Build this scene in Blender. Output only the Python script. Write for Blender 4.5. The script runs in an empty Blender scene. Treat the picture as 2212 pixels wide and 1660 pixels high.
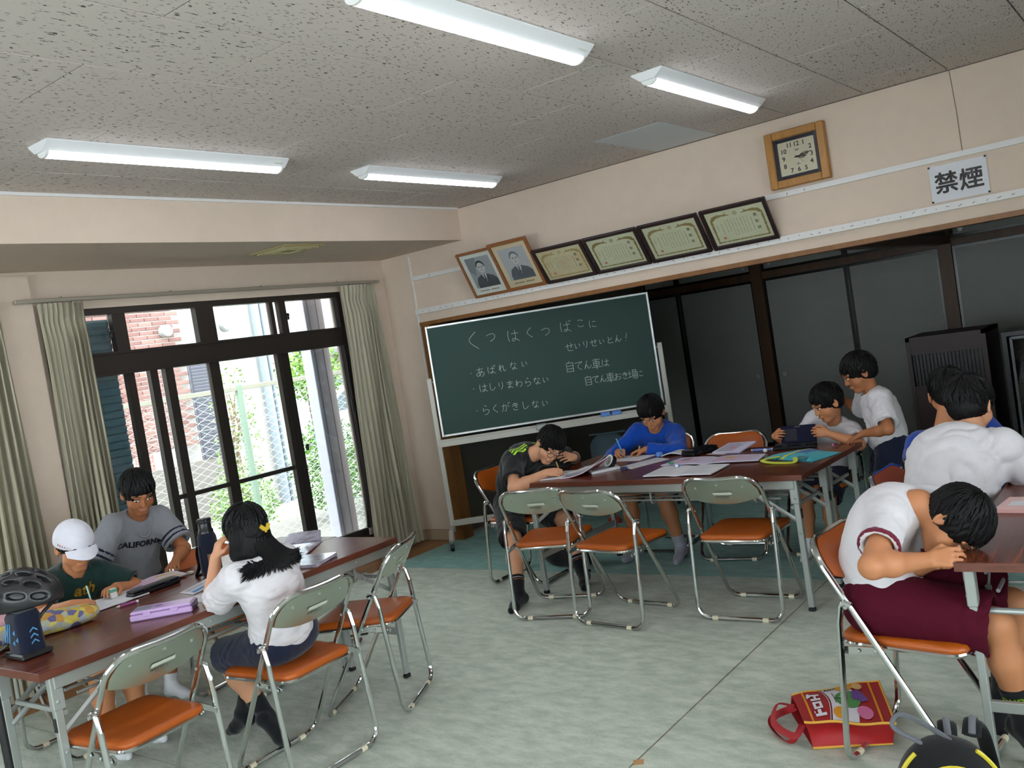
import bpy, bmesh, math, random
import numpy as np
from mathutils import Vector, Matrix

random.seed(7); np.random.seed(7)
D = bpy.data; SC = bpy.context.scene; COL = SC.collection
PI = math.pi

# ------------------------------------------------------------------ camera, world, sun, exposure
cam = D.cameras.new('camera'); cam_o = D.objects.new('camera', cam); COL.objects.link(cam_o); SC.camera = cam_o
cam.sensor_fit = 'HORIZONTAL'; cam.sensor_width = 36.0; cam.lens = 36.0*1991.486/2212.0
cam.clip_start = 0.05; cam.clip_end = 200
_yaw, _pit, _rol = -0.646537087, -0.0450431883, -0.157318803
_f = Vector((math.sin(_yaw)*math.cos(_pit), math.cos(_yaw)*math.cos(_pit), math.sin(_pit)))
_r = Vector((math.cos(_yaw), -math.sin(_yaw), 0)); _u = _r.cross(_f)
_r2 = _r*math.cos(_rol)+_u*math.sin(_rol); _u2 = -_r*math.sin(_rol)+_u*math.cos(_rol)
_m = Matrix.Identity(4)
for _i in range(3):
    _m[_i][0] = _r2[_i]; _m[_i][1] = _u2[_i]; _m[_i][2] = -_f[_i]
_m[2][3] = 1.57
cam_o.matrix_world = _m

w = D.worlds.new('sky'); SC.world = w; w.use_nodes = True
_bg = w.node_tree.nodes['Background']
_bg.inputs[0].default_value = (0.86, 0.94, 1.0, 1); _bg.inputs[1].default_value = 7.5
sun = D.lights.new('sun', 'SUN'); sun.energy = 1.2; sun.angle = math.radians(3); sun.color = (1, .96, .9)
sun_o = D.objects.new('sun', sun); COL.objects.link(sun_o)
sun_o.rotation_euler = (math.radians(38), 0, math.radians(65))   # high sun that lights the wall across the lane
SC.view_settings.view_transform = 'Standard'; SC.view_settings.look = 'None'
SC.view_settings.gamma = 1.0; SC.view_settings.use_curve_mapping = False
SC.view_settings.exposure = 0.34
SC.cycles.max_bounces = 8; SC.cycles.diffuse_bounces = 4; SC.cycles.glossy_bounces = 4
SC.cycles.transparent_max_bounces = 12; SC.cycles.caustics_reflective = False; SC.cycles.caustics_refractive = False
SC.cycles.sample_clamp_indirect = 6.0

# ------------------------------------------------------------------ helpers
def lin(c):
    if isinstance(c, str):
        c = tuple(int(c[i:i+2], 16)/255 for i in (0, 2, 4))
    return tuple((x/12.92 if x <= .04045 else ((x+.055)/1.055)**2.4) for x in c)

_mc = {}
def mat(name, col, rough=.6, metal=0.0, var=0.0, vscale=20., bump=0.0, bscale=200., spec=.5, emit=0.0, sub=0.0, stretch=None, dark=None, sheen=0.0, coat=0.0, alpha=None):
    """principled material with optional noise colour variation (between col and dark) and noise bump"""
    if name in _mc: return _mc[name]
    m = D.materials.new(name); m.use_nodes = True; nt = m.node_tree; b = nt.nodes['Principled BSDF']
    c = lin(col); b.inputs['Base Color'].default_value = (*c, 1)
    b.inputs['Roughness'].default_value = rough; b.inputs['Metallic'].default_value = metal
    b.inputs['Specular IOR Level'].default_value = spec
    if sheen: b.inputs['Sheen Weight'].default_value = sheen
    if coat: b.inputs['Coat Weight'].default_value = coat; b.inputs['Coat Roughness'].default_value = .15
    if sub:
        b.inputs['Subsurface Weight'].default_value = sub; b.inputs['Subsurface Radius'].default_value = (1, .35, .2); b.inputs['Subsurface Scale'].default_value = .008
    if emit:
        b.inputs['Emission Color'].default_value = (*c, 1); b.inputs['Emission Strength'].default_value = emit
    if var or bump:
        tc = nt.nodes.new('ShaderNodeTexCoord'); mp = nt.nodes.new('ShaderNodeMapping')
        nt.links.new(tc.outputs['Object'], mp.inputs[0])
        if stretch: mp.inputs['Scale'].default_value = stretch
    if var:
        n = nt.nodes.new('ShaderNodeTexNoise'); n.inputs['Scale'].default_value = vscale; n.inputs['Detail'].default_value = 6; n.inputs['Roughness'].default_value = .62
        nt.links.new(mp.outputs[0], n.inputs['Vector'])
        r = nt.nodes.new('ShaderNodeValToRGB'); r.color_ramp.elements[0].position = .32; r.color_ramp.elements[1].position = .68
        d = lin(dark) if dark is not None else tuple(x*(1-var) for x in c)
        r.color_ramp.elements[0].color = (*d, 1); r.color_ramp.elements[1].color = (*c, 1)
        nt.links.new(n.outputs['Fac'], r.inputs[0]); nt.links.new(r.outputs[0], b.inputs['Base Color'])
    if bump:
        n2 = nt.nodes.new('ShaderNodeTexNoise'); n2.inputs['Scale'].default_value = bscale; n2.inputs['Detail'].default_value = 4
        nt.links.new(mp.outputs[0], n2.inputs['Vector'])
        bp = nt.nodes.new('ShaderNodeBump'); bp.inputs['Strength'].default_value = bump; bp.inputs['Distance'].default_value = .01
        nt.links.new(n2.outputs['Fac'], bp.inputs['Height']); nt.links.new(bp.outputs[0], b.inputs['Normal'])
    _mc[name] = m; return m

def glass_mat(name, tint=(1, 1, 1), gloss=.06):
    if name in _mc: return _mc[name]
    m = D.materials.new(name); m.use_nodes = True; nt = m.node_tree; nt.nodes.clear()
    o = nt.nodes.new('ShaderNodeOutputMaterial'); mx = nt.nodes.new('ShaderNodeMixShader')
    t = nt.nodes.new('ShaderNodeBsdfTransparent'); t.inputs[0].default_value = (*tint, 1)
    g = nt.nodes.new('ShaderNodeBsdfGlossy'); g.inputs['Roughness'].default_value = .03
    fr = nt.nodes.new('ShaderNodeFresnel'); fr.inputs[0].default_value = 1.45 if gloss >= .06 else 1.16
    nt.links.new(fr.outputs[0], mx.inputs[0]); nt.links.new(t.outputs[0], mx.inputs[1]); nt.links.new(g.outputs[0], mx.inputs[2]); nt.links.new(mx.outputs[0], o.inputs[0])
    _mc[name] = m; return m

def V(*a): return Vector(a[0]) if len(a) == 1 else Vector(a)

class MB:
    """collects geometry for ONE mesh object"""
    def __init__(s): s.v = []; s.f = []; s.mi = []; s.T = None
    def _add(s, vs, fs, mi=0):
        o = len(s.v)
        if s.T is not None: vs = [s.T @ Vector(p) for p in vs]
        s.v.extend([tuple(p) for p in vs]); s.f.extend([tuple(i+o for i in f) for f in fs]); s.mi.extend([mi]*len(fs)); return s
    def box(s, c, d, rz=0, mi=0, R=None, bev=0):
        x, y, z = d[0]/2, d[1]/2, d[2]/2
        R = R if R is not None else Matrix.Rotation(rz, 3, 'Z'); c = Vector(c)
        if bev <= 0:
            p = [(-x,-y,-z),(x,-y,-z),(x,y,-z),(-x,y,-z),(-x,-y,z),(x,-y,z),(x,y,z),(-x,y,z)]
            return s._add([c+R@Vector(q) for q in p], [(3,2,1,0),(4,5,6,7),(0,1,5,4),(1,2,6,5),(2,3,7,6),(3,0,4,7)], mi)
        b = min(bev, x*.95, y*.95, z*.95); pts = []; idx = {}
        for sx in (-1,1):
            for sy in (-1,1):
                for sz in (-1,1):
                    for a in range(3):
                        q = [sx*(x-b), sy*(y-b), sz*(z-b)]; q[a] = (sx*x, sy*y, sz*z)[a]
                        idx[(sx,sy,sz,a)] = len(pts); pts.append(c+R@Vector(q))
        fs = []
        for a in range(3):
            b1, c1 = (a+1) % 3, (a+2) % 3
            for sg in (-1, 1):
                ring = []
                for (p, q) in ((-1,-1),(1,-1),(1,1),(-1,1)):
                    k = [0,0,0]; k[a] = sg; k[b1] = p; k[c1] = q; ring.append(idx[(*k, a)])
                fs.append(tuple(ring) if sg > 0 else tuple(ring[::-1]))
            for p in (-1, 1):
                for q in (-1, 1):   # edges along axis a
                    k0 = [0,0,0]; k0[a] = -1; k0[b1] = p; k0[c1] = q; k1 = list(k0); k1[a] = 1
                    e = (idx[(*k0,b1)], idx[(*k1,b1)], idx[(*k1,c1)], idx[(*k0,c1)])
                    fs.append(e if p*q < 0 else e[::-1])
        for sx in (-1,1):
            for sy in (-1,1):
                for sz in (-1,1):
                    t = tuple(idx[(sx,sy,sz,a)] for a in range(3)); fs.append(t if sx*sy*sz > 0 else t[::-1])
        return s._add(pts, fs, mi)
    def tube(s, pts, r, n=10, closed=False, caps=True, mi=0, flat=None):
        P = [Vector(p) for p in pts]; m = len(P); rs = r if isinstance(r, (list, tuple)) else [r]*m
        tang = []
        for i in range(m):
            a = P[(i-1) % m] if (closed or i > 0) else P[i]; b = P[(i+1) % m] if (closed or i < m-1) else P[i]
            t = (b-a); tang.append(t.normalized() if t.length > 1e-9 else Vector((0,0,1)))
        t0 = tang[0]; u = t0.orthogonal().normalized() if flat is None else (Vector(flat[0])-t0*t0.dot(Vector(flat[0]))).normalized()
        fr = []
        for i in range(m):
            if i > 0:
                q = tang[i-1].rotation_difference(tang[i]); u = q @ u
                u = (u - tang[i]*u.dot(tang[i])).normalized()
            fr.append((u.copy(), tang[i].cross(u)))
        vs = []
        for i in range(m):
            a, b = fr[i]
            for k in range(n):
                t = 2*PI*k/n; ca, sa = math.cos(t), math.sin(t)
                if flat is not None: vs.append(P[i]+a*ca*rs[i]+b*sa*rs[i]*flat[1])
                else: vs.append(P[i]+a*ca*rs[i]+b*sa*rs[i])
        fs = []
        for i in range(m if closed else m-1):
            j = (i+1) % m
            for k in range(n): fs.append((i*n+k, i*n+(k+1) % n, j*n+(k+1) % n, j*n+k))
        if caps and not closed: fs.append(tuple(range(n-1,-1,-1))); fs.append(tuple((m-1)*n+k for k in range(n)))
        return s._add(vs, fs, mi)
    def cyl(s, a, b, r, r2=None, n=16, mi=0): return s.tube([a, b], [r, r if r2 is None else r2], n=n, mi=mi)
    def lathe(s, c, prof, n=24, mi=0, R=None, cap=True):
        c = Vector(c); R = R or Matrix.Identity(3); vs = []
        for (r, z) in prof:
            for k in range(n):
                t = 2*PI*k/n; vs.append(c+R@Vector((r*math.cos(t), r*math.sin(t), z)))
        fs = []
        for i in range(len(prof)-1):
            for k in range(n): fs.append((i*n+k, i*n+(k+1) % n, (i+1)*n+(k+1) % n, (i+1)*n+k))
        if cap: fs.append(tuple(range(n-1,-1,-1))); fs.append(tuple((len(prof)-1)*n+k for k in range(n)))
        return s._add(vs, fs, mi)
    def prism(s, poly, h, z=0, R=None, c=(0,0,0), mi=0):
        """poly: 2D outline (ccw), extruded from z to z+h in local z"""
        R = R or Matrix.Identity(3); c = Vector(c); n = len(poly)
        vs = [c+R@Vector((x, y, z)) for x, y in poly]+[c+R@Vector((x, y, z+h)) for x, y in poly]
        fs = [tuple(range(n-1,-1,-1)), tuple(range(n, 2*n))]+[(i, (i+1) % n, n+(i+1) % n, n+i) for i in range(n)]
        return s._add(vs, fs, mi)
    def grid(s, P, mi=0, flip=False):
        """P: rows of points"""
        r, c = len(P), len(P[0]); vs = [p for row in P for p in row]; fs = []
        for i in range(r-1):
            for j in range(c-1):
                q = (i*c+j, i*c+j+1, (i+1)*c+j+1, (i+1)*c+j); fs.append(q[::-1] if flip else q)
        return s._add(vs, fs, mi)
    def slab(s, P, th, mi=0):
        """grid of points with thickness th (along +/- local normal approximated by face normals)"""
        r, c = len(P), len(P[0]); A = np.array([[tuple(p) for p in row] for row in P], float)
        du = np.gradient(A, axis=1); dv = np.gradient(A, axis=0); N = np.cross(du, dv); N /= (np.linalg.norm(N, axis=2, keepdims=True)+1e-12)
        B = A - N*th
        vs = [tuple(x) for x in A.reshape(-1, 3)]+[tuple(x) for x in B.reshape(-1, 3)]; o = r*c; fs = []
        for i in range(r-1):
            for j in range(c-1):
                q = (i*c+j, i*c+j+1, (i+1)*c+j+1, (i+1)*c+j); fs.append(q); fs.append(tuple(k+o for k in q[::-1]))
        ring = [j for j in range(c)]+[i*c+c-1 for i in range(1, r)]+[(r-1)*c+j for j in range(c-2,-1,-1)]+[i*c for i in range(r-2, 0, -1)]
        for i in range(len(ring)):
            a, b = ring[i], ring[(i+1) % len(ring)]; fs.append((b, a, a+o, b+o))
        return s._add(vs, fs, mi)
    def mesh(s, name, mats, smooth=35):
        me = D.meshes.new(name); me.from_pydata(s.v, [], s.f)
        for m in (mats if isinstance(mats, (list, tuple)) else [mats]): me.materials.append(m)
        if len(set(s.mi)) > 1: me.polygons.foreach_set('material_index', s.mi)
        if smooth:
            me.polygons.foreach_set('use_smooth', [True]*len(me.polygons)); me.set_sharp_from_angle(angle=math.radians(smooth))
        me.update(); return me

def obj(name, mb, mats, parent=None, loc=None, rz=0, smooth=35, label=None, kind=None):
    me = mb if isinstance(mb, bpy.types.Mesh) else mb.mesh(name, mats, smooth)
    o = D.objects.new(name, me); COL.objects.link(o)
    if loc is not None: o.location = loc
    if rz: o.rotation_euler = (0, 0, rz)
    if parent is not None: o.parent = parent
    if label: o['label'] = label
    if kind: o['kind'] = kind
    return o
def thing(name, label, cat, loc=(0,0,0), rz=0, group=None):
    o = D.objects.new(name, None); o.empty_display_size = .05; COL.objects.link(o); o.location = loc; o.rotation_euler = (0, 0, rz)
    o['label'] = label; o['category'] = cat
    if group: o['group'] = group
    return o
def tag(o, label, cat, group=None):
    o['label'] = label; o['category'] = cat
    if group: o['group'] = group
    return o
def struct(name, mb, mats, smooth=35, loc=None, rz=0):
    o = obj(name, mb, mats, None, loc, rz, smooth); o['kind'] = 'structure'; return o
def dup(root, loc, rz, label, group=None):
    r = root.copy(); COL.objects.link(r); r.location = loc; r.rotation_euler = (0, 0, rz); r['label'] = label
    if group: r['group'] = group
    for ch in list(root.children):
        c = ch.copy(); COL.objects.link(c); c.parent = r
        for g in list(ch.children):
            d = g.copy(); COL.objects.link(d); d.parent = c
    return r

def fillet(pts, rad, seg=6, closed=False):
    P = [Vector(p) for p in pts]; n = len(P); out = []; rads = rad if isinstance(rad, (list, tuple)) else [rad]*n
    for i in range(n):
        if not closed and i in (0, n-1): out.append(P[i]); continue
        a, b, c = P[i-1], P[i], P[(i+1) % n]; d1 = (a-b); d2 = (c-b); l1, l2 = d1.length, d2.length; d1.normalize(); d2.normalize()
        ang = d1.angle(d2); 
        if ang > PI-.02 or rads[i] <= 0: out.append(b); continue
        t = min(rads[i]/math.tan(ang/2), l1*.48, l2*.48); r = t*math.tan(ang/2)
        bis = (d1+d2).normalized(); cen = b+bis*(r/math.sin(ang/2)); s0 = b+d1*t-cen; s1 = b+d2*t-cen
        for k in range(seg+1):
            q = s0.lerp(s1, k/seg); out.append(cen+q.normalized()*r)
    return out
def catmull(pts, k=6, closed=False):
    P = [Vector(p) for p in pts]; n = len(P); out = []
    for i in range(n if closed else n-1):
        p0 = P[i-1] if (i > 0 or closed) else P[0]; p1 = P[i]; p2 = P[(i+1) % n]; p3 = P[(i+2) % n] if (closed or i+2 < n) else P[-1]
        for j in range(k):
            t = j/k; out.append(.5*((2*p1)+(-p0+p2)*t+(2*p0-5*p1+4*p2-p3)*t*t+(-p0+3*p1-3*p2+p3)*t**3))
    if not closed: out.append(P[-1])
    return out
def rrect(w, h, r, seg=5):
    out = []
    for cx, cy, a0 in ((w/2-r, h/2-r, 0), (-w/2+r, h/2-r, PI/2), (-w/2+r, -h/2+r, PI), (w/2-r, -h/2+r, 1.5*PI)):
        for k in range(seg+1): t = a0+PI/2*k/seg; out.append((cx+r*math.cos(t), cy+r*math.sin(t)))
    return out
def text_mb(body, size, R, c, th=.0006, offset=0.0, spacing=1.0, align='CENTER', shear=0.0, sx=1.0):
    cu = D.curves.new('lettering', 'FONT'); cu.body = body; cu.size = size; cu.align_x = align; cu.align_y = 'CENTER'
    cu.offset = offset; cu.space_character = spacing; cu.shear = shear; cu.extrude = th/2; cu.resolution_u = 3
    ob = D.objects.new('lettering', cu); COL.objects.link(ob); bpy.context.view_layer.update()
    me = D.meshes.new_from_object(ob.evaluated_get(bpy.context.evaluated_depsgraph_get()))
    mb = MB(); c = Vector(c); mb._add([c+R@Vector((v.co.x*sx, v.co.y, v.co.z)) for v in me.vertices], [tuple(p.vertices) for p in me.polygons])
    D.objects.remove(ob); D.curves.remove(cu); D.meshes.remove(me); return mb
def frame(x, y, z):
    """3x3 from axis columns"""
    return Matrix((x, y, z)).transposed()
# ------------------------------------------------------------------ shared materials
YB = 5.745; XW = -5.52; ZC = 2.685; ZW = ZC+.09
M_wall = mat('wallpaper', 'd2bfae', .85, var=.05, vscale=9, bump=.12, bscale=420)
M_rail = mat('white_painted_rail', 'd9d6d4', .5, var=.05, vscale=30)
M_wood_dark = mat('dark_brown_wood', '5a3a20', .5, var=.35, vscale=14, stretch=(1, 1, .1))
M_jamb = mat('brown_jamb_wood', '8a5a2c', .5, var=.3, vscale=16, stretch=(1, 1, .1))
M_alum = mat('bronze_aluminium', '3a3430', .38, metal=.55)
M_steel = mat('grey_painted_steel', 'a3a8a4', .38, metal=.35)
M_chrome = mat('chrome', 'd3d6d6', .13, metal=1.0)
M_chrome_d = mat('brushed_steel_plate', 'd2dbd0', .3, metal=1.0)
M_black = mat('black_plastic', '141416', .4)
M_white = mat('white_plastic', 'e6e6e4', .45)
M_ivory = mat('ivory_plastic', 'd8ceb4', .5)
M_orange = mat('orange_vinyl', 'b0540f', .38, var=.12, vscale=6, bump=.05, bscale=600)
M_base = mat('baseboard_vinyl', 'a8947a', .6)
M_tape = mat('label_sticker', 'c9cdbf', .5)

def fissured():
    m = D.materials.new('fissured_ceiling_board'); m.use_nodes = True; nt = m.node_tree; b = nt.nodes['Principled BSDF']; L = nt.links
    tc = nt.nodes.new('ShaderNodeTexCoord'); oi = nt.nodes.new('ShaderNodeObjectInfo')
    ad = nt.nodes.new('ShaderNodeVectorMath'); ad.operation = 'ADD'
    mu = nt.nodes.new('ShaderNodeVectorMath'); mu.operation = 'SCALE'; mu.inputs[0].default_value = (37, 53, 11); L.new(oi.outputs['Random'], mu.inputs['Scale'])
    L.new(tc.outputs['Object'], ad.inputs[0]); L.new(mu.outputs[0], ad.inputs[1])
    w0 = nt.nodes.new('ShaderNodeTexNoise'); w0.inputs['Scale'].default_value = 40; L.new(ad.outputs[0], w0.inputs['Vector'])
    wv = nt.nodes.new('ShaderNodeVectorMath'); wv.operation = 'MULTIPLY_ADD'; wv.inputs[1].default_value = (.020, .012, 0); L.new(w0.outputs['Color'], wv.inputs[0]); L.new(ad.outputs[0], wv.inputs[2])
    mp = nt.nodes.new('ShaderNodeMapping'); mp.inputs['Scale'].default_value = (150, 36, 1); L.new(wv.outputs[0], mp.inputs[0])
    n = nt.nodes.new('ShaderNodeTexNoise'); n.inputs['Scale'].default_value = 1; n.inputs['Detail'].default_value = 1.5; n.inputs['Roughness'].default_value = .45; L.new(mp.outputs[0], n.inputs['Vector'])
    r = nt.nodes.new('ShaderNodeValToRGB'); e = r.color_ramp.elements
    e[0].position = .635; e[0].color = (*lin('c8bdb6'), 1); e[1].position = .685; e[1].color = (*lin('4a4742'), 1)
    L.new(n.outputs['Fac'], r.inputs[0])
    L.new(r.outputs[0], b.inputs['Base Color']); b.inputs['Roughness'].default_value = .95
    bp = nt.nodes.new('ShaderNodeBump'); bp.inputs['Strength'].default_value = .25; bp.inputs['Distance'].default_value = -.004; L.new(r.outputs[0], bp.inputs['Height'])
    return m
M_ceil = fissured()

def carpet(name, a, b_, streak):
    m = D.materials.new(name); m.use_nodes = True; nt = m.node_tree; b = nt.nodes['Principled BSDF']; L = nt.links
    tc = nt.nodes.new('ShaderNodeTexCoord'); mp = nt.nodes.new('ShaderNodeMapping'); mp.inputs['Scale'].default_value = streak; mp.inputs['Rotation'].default_value = (0, 0, .5)
    L.new(tc.outputs['Object'], mp.inputs[0])
    n = nt.nodes.new('ShaderNodeTexNoise'); n.inputs['Scale'].default_value = 5; n.inputs['Detail'].default_value = 7; n.inputs['Roughness'].default_value = .66; L.new(mp.outputs[0], n.inputs['Vector'])
    r = nt.nodes.new('ShaderNodeValToRGB'); e = r.color_ramp.elements; e[0].position = .38; e[0].color = (*lin(a), 1); e[1].position = .62; e[1].color = (*lin(b_), 1); L.new(n.outputs['Fac'], r.inputs[0])
    n2 = nt.nodes.new('ShaderNodeTexNoise'); n2.inputs['Scale'].default_value = 260; n2.inputs['Detail'].default_value = 2; L.new(tc.outputs['Object'], n2.inputs['Vector'])
    mx = nt.nodes.new('ShaderNodeMixRGB'); mx.blend_type = 'OVERLAY'; mx.inputs[0].default_value = .35; L.new(r.outputs[0], mx.inputs[1]); L.new(n2.outputs['Fac'], mx.inputs[2])
    L.new(mx.outputs[0], b.inputs['Base Color']); b.inputs['Roughness'].default_value = .95; b.inputs['Sheen Weight'].default_value = .25; b.inputs['Specular IOR Level'].default_value = .2
    bp = nt.nodes.new('ShaderNodeBump'); bp.inputs['Strength'].default_value = .35; bp.inputs['Distance'].default_value = .02; L.new(n.outputs['Fac'], bp.inputs['Height'])
    b2 = nt.nodes.new('ShaderNodeBump'); b2.inputs['Strength'].default_value = .4; b2.inputs['Distance'].default_value = .003; L.new(n2.outputs['Fac'], b2.inputs['Height']); L.new(bp.outputs[0], b2.inputs['Normal']); L.new(b2.outputs[0], b.inputs['Normal'])
    return m
M_c1 = carpet('pale_green_carpet', 'a3ae9d', 'c2c8b9', (1.5, 3.2, 1)); M_c2 = carpet('teal_carpet', '6b9f98', '86b8ae', (1.5, 3, 1))

# ------------------------------------------------------------------ the room
XR, YN, YF = 2.4, -3.0, 9.6
f = MB(); f.box((-1.6, 3.3, -.055), (8.0, 12.8, .1)); struct('floor', f, mat('brown_floorboards', 'a5764c', .42, var=.25, vscale=12, stretch=(1, .08, 1)))
for nm, lab, (x0, x1, y0, y1), m in (
    ('carpet', 'pale sage green carpet sheet under the left desks and centre chairs', (-5.2, -1.793, 2.1, 4.95), M_c1),
    ('carpet', 'pale sage green carpet sheet at the lower left, behind the nearest chair', (-5.2, -1.793, YN, 2.094), M_c1),
    ('carpet', 'pale sage green carpet sheet on the right, under the red bag and the backpack', (-1.785, XR, YN, 4.95), M_c1),
    ('carpet', 'teal green carpet along the back, under the chalkboard', (-5.178, XR, 4.955, YF), M_c2)):
    b = MB(); b.box(((x0+x1)/2, (y0+y1)/2, -.003), (x1-x0, y1-y0, .006)); tag(obj(nm, b, m), lab, 'carpet')
# window wall with two openings
WY0, WY1, WZ0, WZ1 = 2.78, 5.235, .17, 2.19
w_ = MB(); xc = XW-.075
def wb(y0, y1, z0, z1): w_.box((xc, (y0+y1)/2, (z0+z1)/2), (.15, y1-y0, z1-z0))
wb(YN, -.05, 0, ZW); wb(-.05, 2.40, 0, WZ0); wb(-.05, 2.40, WZ1, ZW); wb(2.40, WY0, 0, ZW); wb(WY0, WY1, 0, WZ0); wb(WY0, WY1, WZ1, ZW); wb(WY1, YB+.12, 0, ZW)
struct('wall_window', w_, M_wall, 0)
p_ = MB(); p_.box((XW+.02, 2.57, 1.2), (.04, .33, 2.4)); struct('trim_1', p_, M_wall, 0)     # shallow pier between the two windows
# wall with the wide opening to the matted rooms
wk = MB(); wk.box(((-5.52-5.18)/2, YB+.06, ZW/2), (.34, .12, ZW)); wk.box(((-5.18+XR)/2, YB+.06, (1.84+ZW)/2), (XR+5.18, .12, ZW-1.84))
wall_back = struct('wall_back', wk, M_wall, 0)
M_gap = mat('dark_joint', '7d7064', .9)
j = MB(); j.tube([(-.988, YB-.001, 2.683), (-.984, YB-.001, 2.6), (-.978, YB-.001, 2.45), (-.976, YB-.001, 2.23)], .0022, n=5); obj('wallpaper_joint', j, M_gap, wall_back)
t = MB(); t.box(((-5.19+XR)/2, YB-.008, 2.214), (XR+5.19, .018, .032)); struct('trim_2', t, M_rail)
t = MB(); t.box(((-5.19+XR)/2, YB-.016, 1.938), (XR+5.19, .034, .04)); struct('trim_3', t, M_rail)
t = MB(); t.box(((-5.18+XR)/2, YB+.055, 1.833), (XR+5.18, .135, .03)); struct('trim_4', t, M_jamb)
t = MB(); t.box((-5.192, YB-.006, 1.2), (.012, .012, 2.4)); struct('trim_5', t, M_rail)
t = MB(); t.box((-5.13, YB+.06, .91), (.1, .13, 1.82)); struct('trim_6', t, M_jamb)
for nm, c, d in (('baseboard_window', (XW+.006, 5.48, .045), (.012, .53, .09)), ('baseboard_back', (-5.36, YB-.006, .045), (.33, .012, .09)), ('baseboard_pier', (XW+.046, 2.57, .045), (.012, .33, .09))):
    t = MB(); t.box(c, d); struct(nm, t, M_base)
# pin holes and hooks on the rails
pn = MB()
for i in range(70):
    pn.cyl((-5.1+i*.066+random.uniform(-.02, .02), YB-.0335, 1.938+random.uniform(-.012, .012)), (-5.1+i*.066, YB-.0325, 1.938), .0022, n=5)
o = obj('pin_holes', pn, mat('pin_hole', '8f8a86', .8), SC.objects['trim_3']); o['kind'] = 'stuff'
for x in (-1.975, -1.866, -4.98):
    hk = MB(); hk.tube([(x, YB-.016, 2.219), (x, YB-.026, 2.216), (x+.002, YB-.029, 2.209), (x, YB-.026, 2.204)], .0014, n=5); obj('hook', hk, mat('rusty_hook', '6a5a50', .5, metal=.6), SC.objects['trim_2'])
# other walls that close the hall
t = MB()
for y0, y1, z0, z1 in ((-3.2, -2.6, 0, ZW), (3.4, 9.75, 0, ZW), (-2.6, 3.4, 0, .5), (-2.6, 3.4, 2.3, ZW)): t.box((XR+.06, (y0+y1)/2, (z0+z1)/2), (.12, y1-y0, z1-z0))
struct('wall_right', t, M_wall, 0)
t = MB()
for x0, x1, z0, z1 in ((-5.7, -4.6, 0, ZW), (1.4, 2.5, 0, ZW), (-4.6, 1.4, 0, .45), (-4.6, 1.4, 2.3, ZW)): t.box(((x0+x1)/2, YN-.06, (z0+z1)/2), (x1-x0, .12, z1-z0))
struct('wall_front', t, M_wall, 0)
# ceiling: base board plus one piece per rockwool tile
c_ = MB(); c_.box(((XR-4.6)/2, (YN+YB)/2, ZC+.06), (XR+4.6, YB-YN, .06)); ceiling = struct('ceiling', c_, mat('ceiling_backing', '3a3835', .9))
b = MB(); b.box((-5.06, (YN+YB)/2, (2.43+ZC+.05)/2), (.92, YB-YN, ZC-2.43+.05)); struct('ceiling_soffit', b, M_wall)
b = MB(); b.box((-4.594, (YN+YB)/2, ZC-.008), (.014, YB-YN, .016)); struct('trim_7', b, M_rail)
tile_me = {}
PIT, LEN = .4572, .912
M_plain = mat('plain_access_board', 'cfd2d4', .9)
for k in range(-3, 13):
    x0 = -3.278+PIT*k; x1 = x0+PIT
    xa, xb = max(x0, -4.6), min(x1, XR)
    if xb-xa < .02: continue
    off = 1.715 if k % 2 == 0 else 2.185
    n0 = math.floor((YN-off)/LEN)
    for q in range(n0, n0+12):
        ya, yb = max(off+q*LEN, YN), min(off+(q+1)*LEN, YB)
        if yb-ya < .02: continue
        plain = (k == 1 and abs(off+q*LEN-4.921) < .05)
        key = (round(xb-xa, 3), round(yb-ya, 3), plain)
        if key not in tile_me:
            b = MB(); b.box((0, 0, 0), (key[0]-.008, key[1]-.008, .02)); tile_me[key] = b.mesh('tile', M_plain if plain else M_ceil, 0)
        o = D.objects.new('tile', tile_me[key]); COL.objects.link(o); o.parent = ceiling; o.location = ((xa+xb)/2, (ya+yb)/2, ZC+.01+random.uniform(0, .0006))
# wall-top crown line
b = MB(); b.box(((XR-4.6)/2, YB-.004, ZC-.004), (XR+4.6, .004, .005)); struct('trim_8', b, mat('crown_line', '5f574f', .9))

# ------------------------------------------------------------------ the dark matted rooms behind
M_fus = mat('grey_sliding_panel_paper', '9c9d98', .85, var=.06, vscale=5, bump=.1, bscale=60)
M_rim = mat('black_lacquer_rim', '0b0a0c', .25)
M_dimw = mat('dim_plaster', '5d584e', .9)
t = MB(); t.box((-1.4, YF+.16, 1.3), (8.2, .1, 2.6)); struct('wall_far', t, M_dimw)
t = MB(); t.box((-5.3, (YB+YF)/2+.14, 1.3), (.1, YF-YB-.02, 2.6)); struct('wall_far_left', t, M_dimw)
t = MB(); t.box((-1.4, (YB+YF)/2+.1, 2.48), (8.2, YF-YB+.1, .06)); struct('ceiling_far', t, mat('dark_board_ceiling', '4d3a28', .7))
def pillar(x, y, z=2.45): b = MB(); b.box((x, y, z/2), (.125, .125, z), bev=.004); return b
n = 9
for x in (-5.18, -3.75, -1.885, .0, 1.9): struct('trim_%d' % n, pillar(x, YF), M_wood_dark); n += 1
b = MB(); b.box((-1.4, YF, 1.853), (7.7, .1, .075)); struct('trim_%d' % n, b, M_wood_dark); n += 1
b = MB(); b.box((-1.885, (YB+YF)/2+.06, 1.877), (.115, YF-YB-.2, .075)); struct('trim_%d' % n, b, M_wood_dark); n += 1
b = MB(); b.box((-1.885, (YB+YF)/2+.06, 2.18), (.04, YF-YB-.2, .54)); struct('wall_transom', b, M_dimw)
b = MB(); b.box((-1.4, YF-.02, .012), (7.7, .14, .024)); struct('trim_%d' % n, b, M_rim); n += 1
dn = 1
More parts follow.
